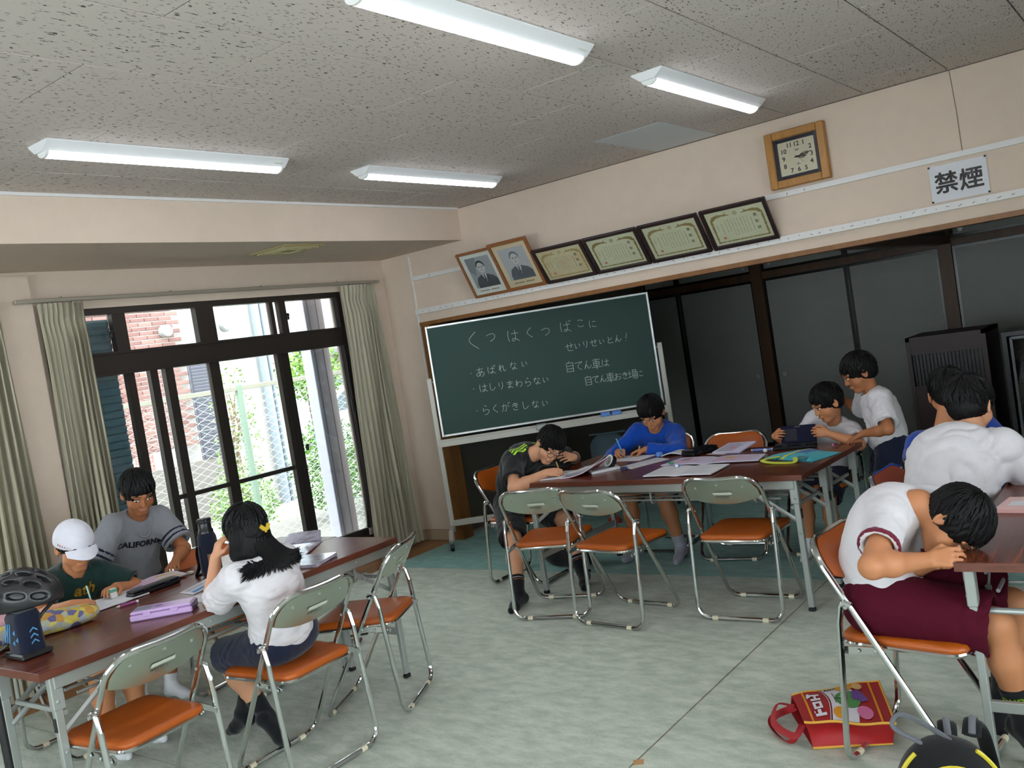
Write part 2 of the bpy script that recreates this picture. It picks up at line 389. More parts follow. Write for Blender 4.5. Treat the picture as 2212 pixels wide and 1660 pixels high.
M_pull = mat('dull_pull_metal', 'b9bbb7', .4, metal=.6)
def fusuma(x0, x1, z0, z1, y, pull):
    global dn
    wd, ht = x1-x0, z1-z0
    b = MB(); b.box((0, 0, 0), (wd-.05, .024, ht-.05)); d = struct('door_%d' % dn, b, M_fus); d.location = ((x0+x1)/2, y, (z0+z1)/2); dn += 1
    r = MB()
    for sx in (-1, 1): r.box((sx*(wd/2-.0125), -.002, 0), (.025, .034, ht))
    for sz in (-1, 1): r.box((0, -.002, sz*(ht/2-.0125)), (wd-.05, .034, .025))
    obj('rim', r, M_rim, d)
    if pull:
        px = (pull[0]-(x0+x1)/2, pull[1]-(z0+z1)/2); q = MB(); rr = .034 if ht > 1 else .03
        q.lathe((px[0], -.013, px[1]), [(rr*.7, .003), (rr*.72, -.002), (rr, -.004), (rr, .004)], R=Matrix.Rotation(PI/2, 3, 'X'), n=20, cap=False); h_ = obj('pull', q, M_rim, d)
        q = MB(); q.lathe((px[0], -.0135, px[1]), [(.001, .0), (rr*.74, .0), (rr*.74, .001)], R=Matrix.Rotation(PI/2, 3, 'X'), n=20); obj('pull_dish', q, M_pull, d)
xs = [(-5.12, -4.70, None), (-4.70, -3.815, (-3.906, .78)), (-3.685, -2.815, (-3.598, .78)), (-2.815, -1.95, (-2.04, .78)), (-1.82, -.94, (-1.73, .78)), (-.94, -.065, None), (.065, 1.0, None), (1.0, 1.83, None)]
for i, (x0, x1, pl) in enumerate(xs):
    fusuma(x0, x1, .026, 1.813, YF-.025+(.03 if i % 2 else 0), pl)
    fusuma(x0, x1, 1.893, 2.40, YF-.025+(.03 if i % 2 else 0), (pl[0], 1.963) if pl else None)

# ------------------------------------------------------------------ windows
M_pane = glass_mat('window_glass', (.97, .99, .98))
M_shut = mat('blue_grey_shutter', '4e6a75', .5)
def window(num, y0, y1, full):
    xf = XW-.05
    def bar(b, ya, yb, za, zb, x=xf, d=.07): b.box((x, (ya+yb)/2, (za+zb)/2), (d, yb-ya, zb-za))
    b = MB(); bar(b, y0, y1, 2.15, 2.19); bar(b, y0, y1, .17, .205); bar(b, y0, y0+.05, .2, 2.16); bar(b, y1-.045, y1, .2, 2.16)
    bar(b, y0+.05, y1-.045, 1.765, 1.895, xf, .085); bar(b, y0+.05, y1-.045, 1.890, 1.905, xf+.012, .09); bar(b, y0+.05, y1-.045, 1.757, 1.772, xf+.012, .09)
    wn = struct('window_%d' % num, b, M_alum)
    def part(nm, ya, yb, za, zb, x, d, m=M_alum): q = MB(); bar(q, ya, yb, za, zb, x, d); return obj(nm, q, m, wn)
    def pane(ya, yb, za, zb, x): q = MB(); q.box((x, (ya+yb)/2, (za+zb)/2), (.004, yb-ya, zb-za)); return obj('pane', q, M_pane, wn)
    ym = lambda v: y0+(v-WY0) if not full else v
    for ya, yb, x, d in ((3.25, 3.342, xf+.006, .05), (3.868, 4.014, xf+.006, .055), (4.528, 4.563, xf-.012, .04), (4.598, 4.660, xf+.01, .045)): part('mullion', ym(ya), ym(yb), 1.90, 2.155, x, d)
    for ya, yb, x, d in ((3.294, 3.350, xf-.01, .04), (3.447, 3.502, xf+.012, .045), (3.556, 3.618, xf+.014, .05), (3.921, 4.003, xf-.008, .04), (4.503, 4.55, xf+.012, .045), (4.572, 4.63, xf-.01, .04)): part('stile', ym(ya), ym(yb), .2, 1.765, x, d)
    for ya, yb in ((3.502, 3.556), (3.618, 3.921), (4.003, 4.503)): part('sash_rail', ym(ya), ym(yb), .876, .906, xf, .035)
    part('sash_rail', ym(3.35), ym(5.15), .205, .26, xf-.01, .035)
    part('reflection_strip', ym(4.551), ym(4.571), .2, 1.76, xf-.012, .02, M_steel)  # light reflection between the two stiles, modelled as a pale strip
    for ya, yb in ((2.83, 3.25), (3.342, 3.868), (4.014, 4.528), (4.563, 4.598), (4.66, 5.19)): pane(ym(ya), ym(yb), 1.90, 2.15, xf-.01)
    for ya, yb in ((2.83, 3.294), (3.35, 3.447), (3.502, 3.556), (3.618, 3.921), (4.003, 4.503), (4.63, 5.19)): pane(ym(ya), ym(yb), .25, 1.76, xf-.012)
    for y, z in ((3.225, 2.02), (4.662, 2.03), (4.64, 1.02)):
        q = MB(); q.box((xf+.036, ym(y), z), (.022, .02, .05), bev=.004); q.box((xf+.05, ym(y)-.008, z+.012), (.01, .03, .014), bev=.003); obj('catch', q, M_black, wn)
    q = MB(); q.box((xf+.03, ym(5.172), 1.27), (.014, .016, .13), bev=.004); obj('pull_handle', q, M_black, wn)
    # roller shutter stack seen through the left panes
    st = MB(); st.box((xf-.09, ym(3.05), 1.75), (.02, .47, .02)); sh = obj('shutter_panel', st, M_shut, wn)
    me = None
    for k in range(38):
        z = .25+k*.05
        if me is None:
            q = MB(); q.prism([(-.006, -.027), (.008, -.014), (.01, .012), (.0, .027), (-.008, .027)], .47, R=frame(V(1, 0, 0), V(0, 0, 1), V(0, -1, 0)), c=(0, .235, 0)); me = q.mesh('slat', M_shut, 0)
        o = D.objects.new('slat', me); COL.objects.link(o); o.parent = sh; o.location = (xf-.09, ym(3.05), z)
    return wn
window(1, WY0, WY1, True); window(2, -.05, 2.40, False)
b = MB()      # unseen wide windows, added behind the camera to bring daylight in from there
for z in (.475, 1.85, 2.275): b.box((-1.6, YN-.06, z), (6, .07, .05))
for x in (-4.57, -3.1, -1.6, -.1, 1.37): b.box((x, YN-.06, 1.375), (.06, .07, 1.8))
w3 = struct('window_3', b, M_alum)
for x0, x1 in ((-4.54, -3.13), (-3.07, -1.63), (-1.57, -.13), (-.07, 1.34)):
    for z0, z1 in ((.5, 1.825), (1.875, 2.25)): b = MB(); b.box(((x0+x1)/2, YN-.06, (z0+z1)/2), (x1-x0, .004, z1-z0)); obj('pane', b, M_pane, w3)
b = MB()      # unseen windows, added in the right-hand wall for daylight from that side
for z in (.525, 1.85, 2.275): b.box((XR+.06, .4, z), (.07, 6, .05))
for y in (-2.57, -1.1, .4, 1.9, 3.37): b.box((XR+.06, y, 1.4), (.07, .06, 1.75))
w4 = struct('window_4', b, M_alum)
for y0, y1 in ((-2.54, -1.13), (-1.07, .37), (.43, 1.87), (1.93, 3.34)):
    for z0, z1 in ((.55, 1.825), (1.875, 2.25)): b = MB(); b.box((XR+.06, (y0+y1)/2, (z0+z1)/2), (.004, y1-y0, z1-z0)); obj('pane', b, M_pane, w4)
# curtain rails
for y0, y1, s in ((2.62, 5.62, 'above the wide sliding window'), (-.2, 2.5, 'at the left edge of the picture')):
    t = thing('curtain_rail', 'beige curtain rail with small brackets '+s, 'curtain rail', (XW, (y0+y1)/2, 2.235))
    b = MB(); b.box((.06, 0, 0.012), (.03, y1-y0, .024), bev=.004); obj('rail', b, mat('rail_metal', 'aaa294', .4, metal=.4), t)
    k = 0
    while y0+.75*k+.3 < y1:
        b = MB(); y = y0+.75*k+.3-(y0+y1)/2; b.box((.03, y, .018), (.06, .022, .008)); b.cyl((.06, y-.03, .022), (.06, y-.012, .03), .006, n=8); obj('bracket', b, M_steel, t); k += 1
def curtain(y0, y1, y0b, y1b, label, m, x=XW+.075, nf=9, zt=2.222, zb=.03, flare=.03, seed=1):
    rn = random.Random(seed); ph = [rn.uniform(-.5, .5) for _ in range(nf+1)]; NY, NZ = nf*8, 40; P = []
    for i in range(NZ+1):
        v = i/NZ; z = zt+(zb-zt)*v; row = []
        for j in range(NY+1):
            u = j/NY; a = y0+(y1-y0)*u; bb = y0b+(y1b-y0b)*u; y = a+(bb-a)*v**1.3
            fold = math.sin(2*PI*nf*u+ph[int(u*nf)]*.6+.5*math.sin(3*v+5*u)); pin = 1-.6*math.exp(-((v-.055)/.025)**2)
            amp = (.030+.022*v)*pin*(1+.3*math.sin(7*u+seed))
            y += .008*math.sin(2*PI*nf*u*2+v*2)*pin
            row.append((x+amp*fold+.006*math.sin(9*v+11*u), y, z+(.006*fold if i == 0 else 0)))
        P.append(row)
    b = MB(); b.slab(P, .003)
    t = thing('curtain', label, 'curtain', (x, (y0+y1)/2, 0)); off = Vector((x, (y0+y1)/2, 0)); b.v = [tuple(Vector(p)-off) for p in b.v]
    obj('cloth', b, m, t, smooth=60)
    hk = MB()
    for k in range(nf): hk.tube([(.0-.012, y0+(y1-y0)*(k+.5)/nf-off.y, zt-.02), (-.016, y0+(y1-y0)*(k+.5)/nf-off.y, zt+.012)], .003, n=5)
    o = obj('hooks', hk, M_white, t); o['kind'] = 'stuff'
    return t
def cloth_mat(name, c, d, tr=.25):
    m = mat(name, c, .9, var=.2, vscale=3, dark=d, stretch=(2, 14, .15), bump=.1, bscale=300); nt = m.node_tree
    o = nt.nodes['Material Output']; b = nt.nodes['Principled BSDF']; mx = nt.nodes.new('ShaderNodeMixShader'); tr_ = nt.nodes.new('ShaderNodeBsdfTranslucent'); tr_.inputs[0].default_value = (*lin('d8c79a'), 1)
    mx.inputs[0].default_value = tr; nt.links.new(b.outputs[0], mx.inputs[1]); nt.links.new(tr_.outputs[0], mx.inputs[2]); nt.links.new(mx.outputs[0], o.inputs[0]); return m
M_cur = cloth_mat('sage_beige_curtain', 'd2ccb6', 'b8b29c', .28)
curtain(2.745, 3.03, 2.72, 3.0, 'sage beige pleated curtain gathered at the left side of the wide window', M_cur, nf=9, seed=3)
curtain(5.165, 5.56, 5.08, 5.60, 'sage beige pleated curtain gathered at the right side of the wide window', M_cur, nf=10, seed=5)
curtain(2.15, 2.53, 2.02, 2.56, 'sage beige curtain cut off by the left edge of the picture', M_cur, nf=10, seed=8)
# outside things seen through the glass
M_fin = mat('grey_metal_panel', 'b0afbd', .4, metal=.3)
t = thing('shutter_box', 'tall grey metal shutter box outside the right end of the window', 'shutter box', (-5.8, 5.11, 0))
b = MB(); b.box((0, 0, 1.15), (.12, .2, 2.3), bev=.004); obj('casing', b, M_fin, t)
b = MB()
b.box((.061, -.06, 1.15), (.004, .006, 2.3)); b.box((.061, .03, 1.15), (.004, .004, 2.3)); obj('groove', b, mat('panel_groove', '5c5b66', .5), t)
b = MB(); b.box((-13.9, 4, -.35), (16, 40, .1)); struct('ground_outside', b, mat('pale_concrete_ground', '86827a', .9, var=.15, vscale=3))
fe = thing('chain_link_fence', 'pale green chain-link fence with flat top rail outside the window', 'fence', (-7.6, 6, -.3))
M_fen = mat('pale_green_fence_paint', '7c9080', .5)
b = MB(); b.box((0, 0, 1.84), (.045, 9, .045), bev=.004); obj('top_rail', b, mat('fence_rail', '8f8d7e', .5), fe)
for y in (-2.36, -.36, 1.64, 3.64): b = MB(); b.box((0, y, .93), (.055, .055, 1.9), bev=.005); obj('post', b, M_fen, fe)
b = MB(); P = .072
for k in range(125):
    y = -4.5+k*P; pts = []; s = 1 if k % 2 else -1
    for i in range(51): pts.append((.004*s, y+s*P/2, .02+i*P/2)); s = -s
    b.tube(pts, .0031, n=3, caps=False)
for z in (.25, .9, 1.5): b.tube([(0.006, -4.5, z), (.006, 4.5, z)], .002, n=3)
o = obj('wire_mesh', b, mat('galvanised_green_wire', 'd9ece6', .5), fe, smooth=0); o['kind'] = 'stuff'
# brick house with single bricks near the window
M_mort = mat('mortar', '8f8680', .95); XB = -11.5
bh = thing('brick_house', 'neighbouring house of pinkish brick with a white wall and louvred door', 'house', (XB, 8, -.3))
b = MB(); b.box((-.5, -1.3-4, 2.1), (1, 2*4.02+0.0, 4.2)); obj('brick_backing', b, M_mort, bh)
b = MB(); b.box((-.48, .29+.4, 2.1), (1, 1.15+.8-.03, 4.2)); obj('white_wall', b, mat('white_render', 'b9b7b2', .9), bh)
b = MB(); b.box((.02, -2, .45), (.06, 4.6, .9)); obj('plinth', b, mat('grey_plinth', '746f69', .9), bh)
bm_ = [mat('brick_%d' % i, c, .9, var=.15, vscale=30) for i, c in enumerate(('80605a', '8a6a62', '765650'))]
bme = []
for m in bm_: q = MB(); q.box((0, 0, 0), (.024, .2, .052), bev=.004); bme.append(q.mesh('brick', m, 0))
for r in range(33):
    for c in range(9):
        y = 7.72-.105-c*.21-(.105 if r % 2 else 0); z = .87+r*.0615
        if 1 and y < 5.9: continue
        o = D.objects.new('brick', random.choice(bme)); COL.objects.link(o); o.parent = bh; o.location = (.012, y-8, z+.3)
q = MB()
for r in range(33):
    for c in range(9, 20): q.box((.012, 7.72-.105-c*.21-(.105 if r % 2 else 0)-8, .87+r*.0615+.3), (.024, .2, .052))
o = obj('far_bricks', q, bm_[0], bh, smooth=0); o['kind'] = 'stuff'
b = MB(); b.box((.03, -.05, 1.6), (.04, .44, 1.4)); lv = obj('louvre_frame', b, mat('louvre_metal', '55555f', .5), bh)
q = MB(); q.box((0, 0, 0), (.03, .40, .034), R=Matrix.Rotation(.5, 3, 'Y')); lme = q.mesh('louvre_slat', mat('louvre_slat', '66666f', .5), 0)
for k in range(30):
    o = D.objects.new('slat', lme); COL.objects.link(o); o.parent = lv; o.location = (.06, -.05, .93+k*.046)
for y, z in ((7.46, 2.47), (8.22, 2.47), (8.46, 2.47)):
    q = MB(); q.lathe((.03, y-8, z+.3), [(.09, 0), (.09, .05), (.08, .09), (.05, .115), (.001, .125)], R=Matrix.Rotation(PI/2, 3, 'Y'), n=20); obj('vent_cap', q, mat('vent_cap', '9a9a98', .4), bh)
b = MB(); b.cyl((.14, .95, -.02), (.14, .95, 4.2), .07, n=14); b.cyl((.14, 1.08, -.02), (.14, 1.08, 4.2), .035, n=12); obj('downpipe', b, mat('downpipe', '7c868e', .5), bh)
def bricktex(name, c1, c2, mo):
    m = D.materials.new(name); m.use_nodes = True; nt = m.node_tree; t = nt.nodes.new('ShaderNodeTexBrick'); tc = nt.nodes.new('ShaderNodeTexCoord'); mp = nt.nodes.new('ShaderNodeMapping'); mp.inputs['Rotation'].default_value = (PI/2, 0, PI/2)
    nt.links.new(tc.outputs['Object'], mp.inputs[0]); nt.links.new(mp.outputs[0], t.inputs[0]); t.inputs['Color1'].default_value = (*lin(c1), 1); t.inputs['Color2'].default_value = (*lin(c2), 1); t.inputs['Mortar'].default_value = (*lin(mo), 1); t.inputs['Scale'].default_value = 2.2
    nt.links.new(t.outputs[0], nt.nodes['Principled BSDF'].inputs[0]); nt.nodes['Principled BSDF'].inputs['Roughness'].default_value = .9; return m
h2 = thing('brick_house', 'farther house of rosy brick with a dark eave, behind the parked car', 'house', (-18.5, 16, -.3))
b = MB(); b.box((-.5, 0, 2.6), (1, 9.5, 5.2)); obj('brick_wall', b, bricktex('rosy_brick', '7d544a', '865c52', 'a3958c'), h2)
b = MB(); b.box((.25, -1, 2.35), (.6, 7, .16)); obj('eave', b, mat('dark_eave', '6b686c', .6), h2)
b = MB(); b.box((.02, 1.5, 1.2), (.06, 1.4, 1.0)); obj('window_pane', b, mat('far_window', '4c5a60', .2), h2)
# car (only its side can be glimpsed through the fence)
ca = thing('car', 'white parked car behind the chain-link fence', 'car', (-14, 13.2, -.3))
side = [(-2.0, .35), (-1.95, .8), (-1.5, .95), (-1.0, 1.05), (-.35, 1.5), (1.1, 1.52), (1.75, 1.05), (2.0, .95), (2.02, .4), (1.75, .28), (-1.8, .28)]
def XZ(pts): return pts
b = MB(); b.prism([(y, z) for y, z in side], 1.6, z=-1.6, R=frame(V(0, 1, 0), V(0, 0, 1), V(1, 0, 0))); obj('body', b, mat('white_car_paint', 'eef0f2', .25, coat=.5), ca)
b = MB(); b.prism([(-.85, 1.05), (-.32, 1.42), (.3, 1.44), (.3, 1.03)], .01, z=.0, R=frame(V(0, 1, 0), V(0, 0, 1), V(1, 0, 0))); obj('side_window', b, mat('car_glass', '3c4a50', .1), ca)
b = MB(); b.prism([(.36, 1.03), (.36, 1.44), (1.05, 1.44), (1.5, 1.05)], .01, z=.0, R=frame(V(0, 1, 0), V(0, 0, 1), V(1, 0, 0))); obj('side_window', b, mat('car_glass', '3c4a50', .1), ca)
for y in (-1.25, 1.25):
    b = MB(); b.lathe((-.06, y, .33), [(.16, .07), (.33, .07), (.33, -.1)], R=Matrix.Rotation(PI/2, 3, 'Y'), n=24); wh = obj('wheel', b, mat('tyre', '2a2a2c', .8), ca)
    b = MB(); b.lathe((-.03, y, .33), [(.001, .05), (.2, .045), (.21, .03)], R=Matrix.Rotation(PI/2, 3, 'Y'), n=20); obj('hub', b, M_steel, wh)
b = MB(); b.box((.02, -1.9, .75), (.04, .16, .12), bev=.02); obj('headlight', b, M_white, ca)
# shrubs
def shrub(loc, size, n, label, seed, cols=('5f8a3c', '4a7232', '749a4c'), name='shrub', trunk=True, ls=.06, lift=0.0):
    rn = random.Random(seed); t = thing(name, label, 'shrub', loc)
    if trunk:
        b = MB()
        for k in range(5): b.tube(catmull([(0, 0, 0), (rn.uniform(-.1, .1), rn.uniform(-.1, .1), lift+size[2]*.4), (rn.uniform(-.5, .5)*size[0], rn.uniform(-.5, .5)*size[1], lift+size[2]*.85)], 4), [.02]*4+[.014]*4+[.006], n=6)
        obj('stem', b, mat('bark', '7b6a55', .9), t)
    b = MB()
    for _ in range(n):
        while 1:
            p = Vector((rn.uniform(-1, 1), rn.uniform(-1, 1), rn.uniform(-1, 1)))
            if .35 < p.length < 1: break
        c = Vector((p.x*size[0], p.y*size[1], lift+size[2]*.55+p.z*size[2]*.5)); d = Vector((rn.uniform(-1, 1), rn.uniform(-1, 1), rn.uniform(-.4, 1))).normalized(); e = d.orthogonal().normalized(); q = rn.uniform(.6, 1.2)*ls
        e = (Matrix.Rotation(rn.uniform(0, 6.28), 3, d) @ e); nn = d.cross(e)*q*.15
        b._add([c, c+d*q*.5+e*q*.28+nn, c+d*q, c+d*q*.5-e*q*.28+nn], [(0, 1, 2, 3)], rn.randrange(3))
    o = obj('foliage', b, [mat('leaf_%d_%s' % (i, c), c, .55) for i, c in enumerate(cols)], t, smooth=0); o['kind'] = 'stuff'; return t
shrub((-9, 7.9, -.3), (.5, .6, 1.25), 2600, 'leafy green bush behind the fence, right of the middle stile', 1)
shrub((-8.8, 6.35, -.3), (.35, .4, .95), 1500, 'low pale green bush behind the fence post', 2, ('7f9f5c', '6a8a4c', '90ad6c'))
shrub((-9.3, 8.05, -.3), (.4, .5, .75), 1200, 'bright green pine tuft above the fence rail', 3, ('6c9638', '58812e', '86ad52'), ls=.08, lift=1.45)
shrub((-9.6, 7.0, -.3), (.3, .3, 2.1), 700, 'thin climbing shrub along the white house wall', 4, ('7f9f52', '6a8842', '90ab68'))
shrub((-9.4, 9.6, -.3), (.6, .8, 1.4), 1500, 'darker green bush at the far end of the fence', 5, ('55793c', '446632', '64894a'))
# ------------------------------------------------------------------ ceiling lamps
M_lens = mat('lit_lamp_lens', 'f4f7ff', .4, emit=12.5); M_lamp = mat('white_lamp_body', 'e4e4e6', .4)
def lamp(x, y0, y1, label):
    t = thing('ceiling_lamp', label, 'ceiling lamp', (x, (y0+y1)/2, ZC)); L = y1-y0
    b = MB(); vs = [(-.078, 0), (.078, 0), (.078, -.006), (.036, -.040), (-.036, -.040), (-.078, -.006)]
    b.prism([(a, z) for a, z in vs[::-1]], L, z=-L/2, R=frame(V(1, 0, 0), V(0, 0, 1), V(0, 1, 0))); obj('body', b, M_lamp, t)
    b = MB(); pr = [(.037*math.cos(a), -.036-.026*math.sin(a)) for a in np.linspace(0, PI, 13)]
    b.prism([(a, z) for a, z in pr], L-.05, z=-(L-.05)/2, R=frame(V(1, 0, 0), V(0, 0, 1), V(0, 1, 0))); obj('lens', b, M_lens, t)
    b = MB()
    for s in (-1, 1): b.prism([(a*1.03, z-.0005) for a, z in pr], .012, z=s*(L/2-.019)-.006, R=frame(V(1, 0, 0), V(0, 0, 1), V(0, 1, 0)))
    obj('end_cap', b, M_white, t)
    b = MB(); b.box((.058, L/2-.06, -.0235), (.026, .05, .001), R=Matrix.Rotation(.68, 3, 'Y')); obj('rating_sticker', b, M_tape, t)
    return t
lamp(-3.732, 2.00, 3.26, 'lit ceiling lamp on the left, nearer the window and the camera')
lamp(-3.732, 3.84, 5.10, 'lit ceiling lamp near the window, farther one by the wall')
lamp(-1.888, 3.86, 5.12, 'lit ceiling lamp in front of the wall clock')
lamp(-1.888, 2.02, 3.28, 'lit ceiling lamp cut by the top edge of the picture')
lamp(-3.732, .16, 1.42, 'lit ceiling lamp behind the camera on the window side')
lamp(-1.888, .16, 1.42, 'lit ceiling lamp just above and behind the camera')
lamp(-.044, .16, 1.42, 'lit ceiling lamp behind the camera on the right')
lamp(-.044, 2.02, 3.28, 'lit ceiling lamp beyond the right edge of the picture')
t = thing('ceiling_vent', 'yellowed square ceiling air inlet under the soffit', 'air vent', (-4.87, 4.2, 2.43)); M_vent = mat('yellowed_plastic', 'a8996c', .5)
b = MB(); b.box((0, 0, -.006), (.36, .36, .012), bev=.004); obj('plate', b, M_vent, t)
b = MB()
for k, s in enumerate((.28, .21, .14)): 
    for a, c_, d in ((s/2, 0, (.02, s)), (-s/2, 0, (.02, s)), (0, s/2, (s, .02)), (0, -s/2, (s, .02))): b.box((a, c_, -.014-.002*k), (d[0], d[1], .006))
obj('louvre_ring', b, mat('vent_rings', 'c4b98f', .5), t)

# ------------------------------------------------------------------ things on the wall
RW = frame(V(1, 0, 0), V(0, 0, 1), V(0, -1, 0))     # local x right, y up, z out of the back wall (towards the hall)
def on_wall(name, label, cat, x, z, tilt=0, group=None, y=YB, roll=0):
    t = thing(name, label, cat, (x, y, z), 0, group); t.rotation_euler = (tilt, roll, 0); return t
M_oak = mat('golden_oak', 'b07a35', .4, var=.3, vscale=10, stretch=(6, 1, 1)); M_ink = mat('dark_ink', '26221f', .6); M_bluegrey = mat('slate_mat', '4a4750', .6)
t = on_wall('wall_clock', 'square wall clock in a golden oak frame showing about a quarter past three', 'clock', -1.878, 2.42, 0, roll=.0)
W2, H2 = .37, .345
b = MB()
for s in (-1, 1):
    b.box((s*(W2/2-.024), -.025, 0), (.048, .05, H2), bev=.005); b.box((0, -.025, s*(H2/2-.024)), (W2-.096, .05, .048), bev=.005)
obj('frame', b, M_oak, t)
b = MB()
for s in (-1, 1): b.box((s*(W2/2-.058), -.022, 0), (.022, .03, H2-.094)); b.box((0, -.022, s*(H2/2-.058)), (W2-.136, .03, .022))
obj('inner_mat', b, M_bluegrey, t)
b = MB(); b.box((0, -.012, 0), (W2-.13, .016, H2-.13)); obj('dial', b, mat('cream_dial', 'ddd2b4', .4), t)
b = MB(); Rn = RW
SQ = {12: (0, .078), 1: (.044, .078), 2: (.083, .045), 3: (.087, 0), 4: (.083, -.046), 5: (.044, -.078), 6: (0, -.078), 7: (-.044, -.078), 8: (-.083, -.046), 9: (-.087, 0), 10: (-.083, .045), 11: (-.044, .078)}
for k, (x, z) in SQ.items():
    q = text_mb(str(k), .038, RW, (x, -.0208, z), .001, .0008); b._add(q.v, q.f)
obj('numerals', b, M_ink, t)
b = MB(); b.box((0, -.0208, .045), (.028, .001, .003)); b.box((0, -.0208, .039), (.022, .001, .003)); b.box((0, -.0208, -.047), (.03, .001, .002)); b.box((0, -.0208, -.04), (.008, .001, .006)); obj('maker_mark', b, M_ink, t)
def hand(nm, ang, L, wd, y, loop):
    b = MB(); R = RW @ Matrix.Rotation(-ang, 3, 'Z'); c = Vector((0, y, 0))
    b.prism([(-wd*.5, -.018), (wd*.5, -.018), (wd*.35, L*.97), (0, L), (-wd*.35, L*.97)], .0015, R=R, c=c)
    if loop: 
        for q, rr in ((.35, .009), (.52, .012), (.7, .007)): b.tube([c+R@Vector((rr*math.cos(a), L*q+rr*1.3*math.sin(a), 0)) for a in np.linspace(0, 2*PI, 16)[:-1]], .0012, n=5, closed=True)
    return obj(nm, b, M_ink, t)
hand('hour_hand', math.radians(96), .055, .006, -.024, True); hand('minute_hand', math.radians(80), .088, .005, -.027, True); hand('second_hand', math.radians(140), .06, .0018, -.03, False)
b = MB(); b.lathe((0, -.022, 0), [(.006, 0), (.006, .01), (.003, .012)], R=RW, n=14); obj('hub', b, M_ink, t)
b = MB(); b.box((0, -.036, 0), (W2-.1, .002, H2-.1)); obj('glass', b, glass_mat('thin_glass'), t)

def picture(label, cat, name, x, w_, h_, tilt, M_fr, fw, build, group=None, zb=1.9585, y=YB-.03, roll=0):
    """frame standing on the rail, leaning back against the wall; local origin at bottom centre, local x right, z up, -y to the hall"""
    t = thing(name, label, cat, (x, y, zb), 0, group); t.rotation_euler = (tilt, roll, 0)
    dy = (h_*math.sin(tilt)); b = MB(); Ri = Matrix.Rotation(-tilt, 3, 'X')
    for s in (-.3, .3): b.tube([(s*w_, .001, h_*.9), Ri@Vector((s*w_, .018, 2.20-zb))], .0012, n=5)
    obj('hanging_cord', b, mat('brown_cord', '5a4636', .8), t)
    b = MB()
    for s in (-1, 1): b.box((s*(w_/2-fw/2), -.011, h_/2), (fw, .022, h_), bev=.003)
    for z in (fw/2, h_-fw/2): b.box((0, -.011, z), (w_-2*fw, .022, fw), bev=.003)
    obj('frame', b, M_fr, t)
    b = MB(); b.box((0, -.003, h_/2), (w_-.01, .006, h_-.01)); obj('backing_board', b, mat('fibre_board', '8a6c48', .8), t)
    build(t, w_-2*fw, h_-2*fw, fw)
    b = MB(); b.box((0, -.0135, h_/2), (w_-2*fw, .002, h_-2*fw)); obj('glass', b, glass_mat('picture_glass', gloss=.02), t)
    return t
def flat(poly, z, c0): # polygon in picture plane (x, up) lifted z towards the viewer
    b = MB(); b.prism(poly, .0004, z=z, R=RW, c=c0); return b
def ell(cx, cy, rx, ry, n=28, a0=0, a1=2*PI): return [(cx+rx*math.cos(a), cy+ry*math.sin(a)) for a in np.linspace(a0, a1, n+1)[:-1]]
def portrait(tone):
    def go(t, w_, h_, fw):
        o = (0, -.0065, fw)
        pp = MB(); pp.box((0, -.0068, fw+h_/2), (w_, .0008, h_)); obj('mount', pp, mat('mount_%d' % tone, ('dcdcd4', 'd8c6a4')[tone], .7), t)
        W, H = w_*.76, h_*.74; cy = h_*.53; z = .001
        def add(nm, poly, c, zz): obj(nm, flat(poly, zz, o), mat('photo_grey_'+c, c, .5), t)
        add('photo_ground', [(-W/2, cy-H/2), (W/2, cy-H/2), (W/2, cy+H/2), (-W/2, cy+H/2)], ('9ba0a4', 'b4b4b8')[tone], z)
        if not tone: add('photo_shade', [(-W*.5, cy+H*.5), (-W*.05, cy+H*.5), (-W*.3, cy-H*.1), (-W*.5, cy+H*.1)], '7d8388', z+.0004)
        sx = W*.02; hy = cy+H*.16
        add('photo_suit', [(-W*.40+sx, cy-H/2), (W*.5, cy-H/2), (W*.47+sx, cy-H*.28), (W*.36+sx, cy-H*.16), (W*.1+sx, cy-H*.07), (-W*.1+sx, cy-H*.07), (-W*.32+sx, cy-H*.17), (-W*.40+sx, cy-H*.34)], ('4a4e54', '5c6068')[tone], z+.0008)
        add('photo_shirt', [(sx-W*.1, cy-H*.06), (sx+W*.1, cy-H*.06), (sx+W*.02, cy-H*.34)], 'd9dad8', z+.0012)
        add('photo_tie', [(sx-W*.025, cy-H*.1), (sx+W*.025, cy-H*.1), (sx+W*.03, cy-H*.28), (sx, cy-H*.33), (sx-W*.02, cy-H*.28)], '3e4248', z+.0016)
        add('photo_neck', [(sx-W*.08, cy-H*.03), (sx+W*.08, cy-H*.03), (sx+W*.06, cy-H*.12), (sx-W*.06, cy-H*.12)], 'a9a9a8', z+.0016)
        add('photo_hair', ell(sx, hy+H*.045, W*.175, H*.175), ('24262a', '6d7076')[tone], z+.0012)
        add('photo_face', ell(sx, hy-H*.02, W*.15, H*.175), 'c3c3c1', z+.002)
        for s in (-1, 1):
            add('photo_ear', ell(sx+s*W*.16, hy-H*.02, W*.025, H*.04), 'b0b0ae', z+.0016); add('photo_brow', ell(sx+s*W*.065, hy+H*.025, W*.045, H*.009), '4c4e52', z+.0024); add('photo_eye', ell(sx+s*W*.062, hy-H*.002, W*.024, H*.009), '34363a', z+.0024)
        add('photo_nose', [(sx-W*.02, hy-H*.05), (sx+W*.025, hy-H*.05), (sx+W*.008, hy+H*.01)], 'a5a5a3', z+.0024); add('photo_mouth', ell(sx, hy-H*.095, W*.05, H*.009), '7d7a7a', z+.0024)
        ln = MB()
        for k in range(12):
            if k != 6: ln.box((-w_*.3+k*w_*.05, -.0076, fw+h_*.085), (w_*.03, .0004, .008))
        o_ = obj('caption_strokes', ln, M_ink, t); o_['kind'] = 'stuff'
    return go
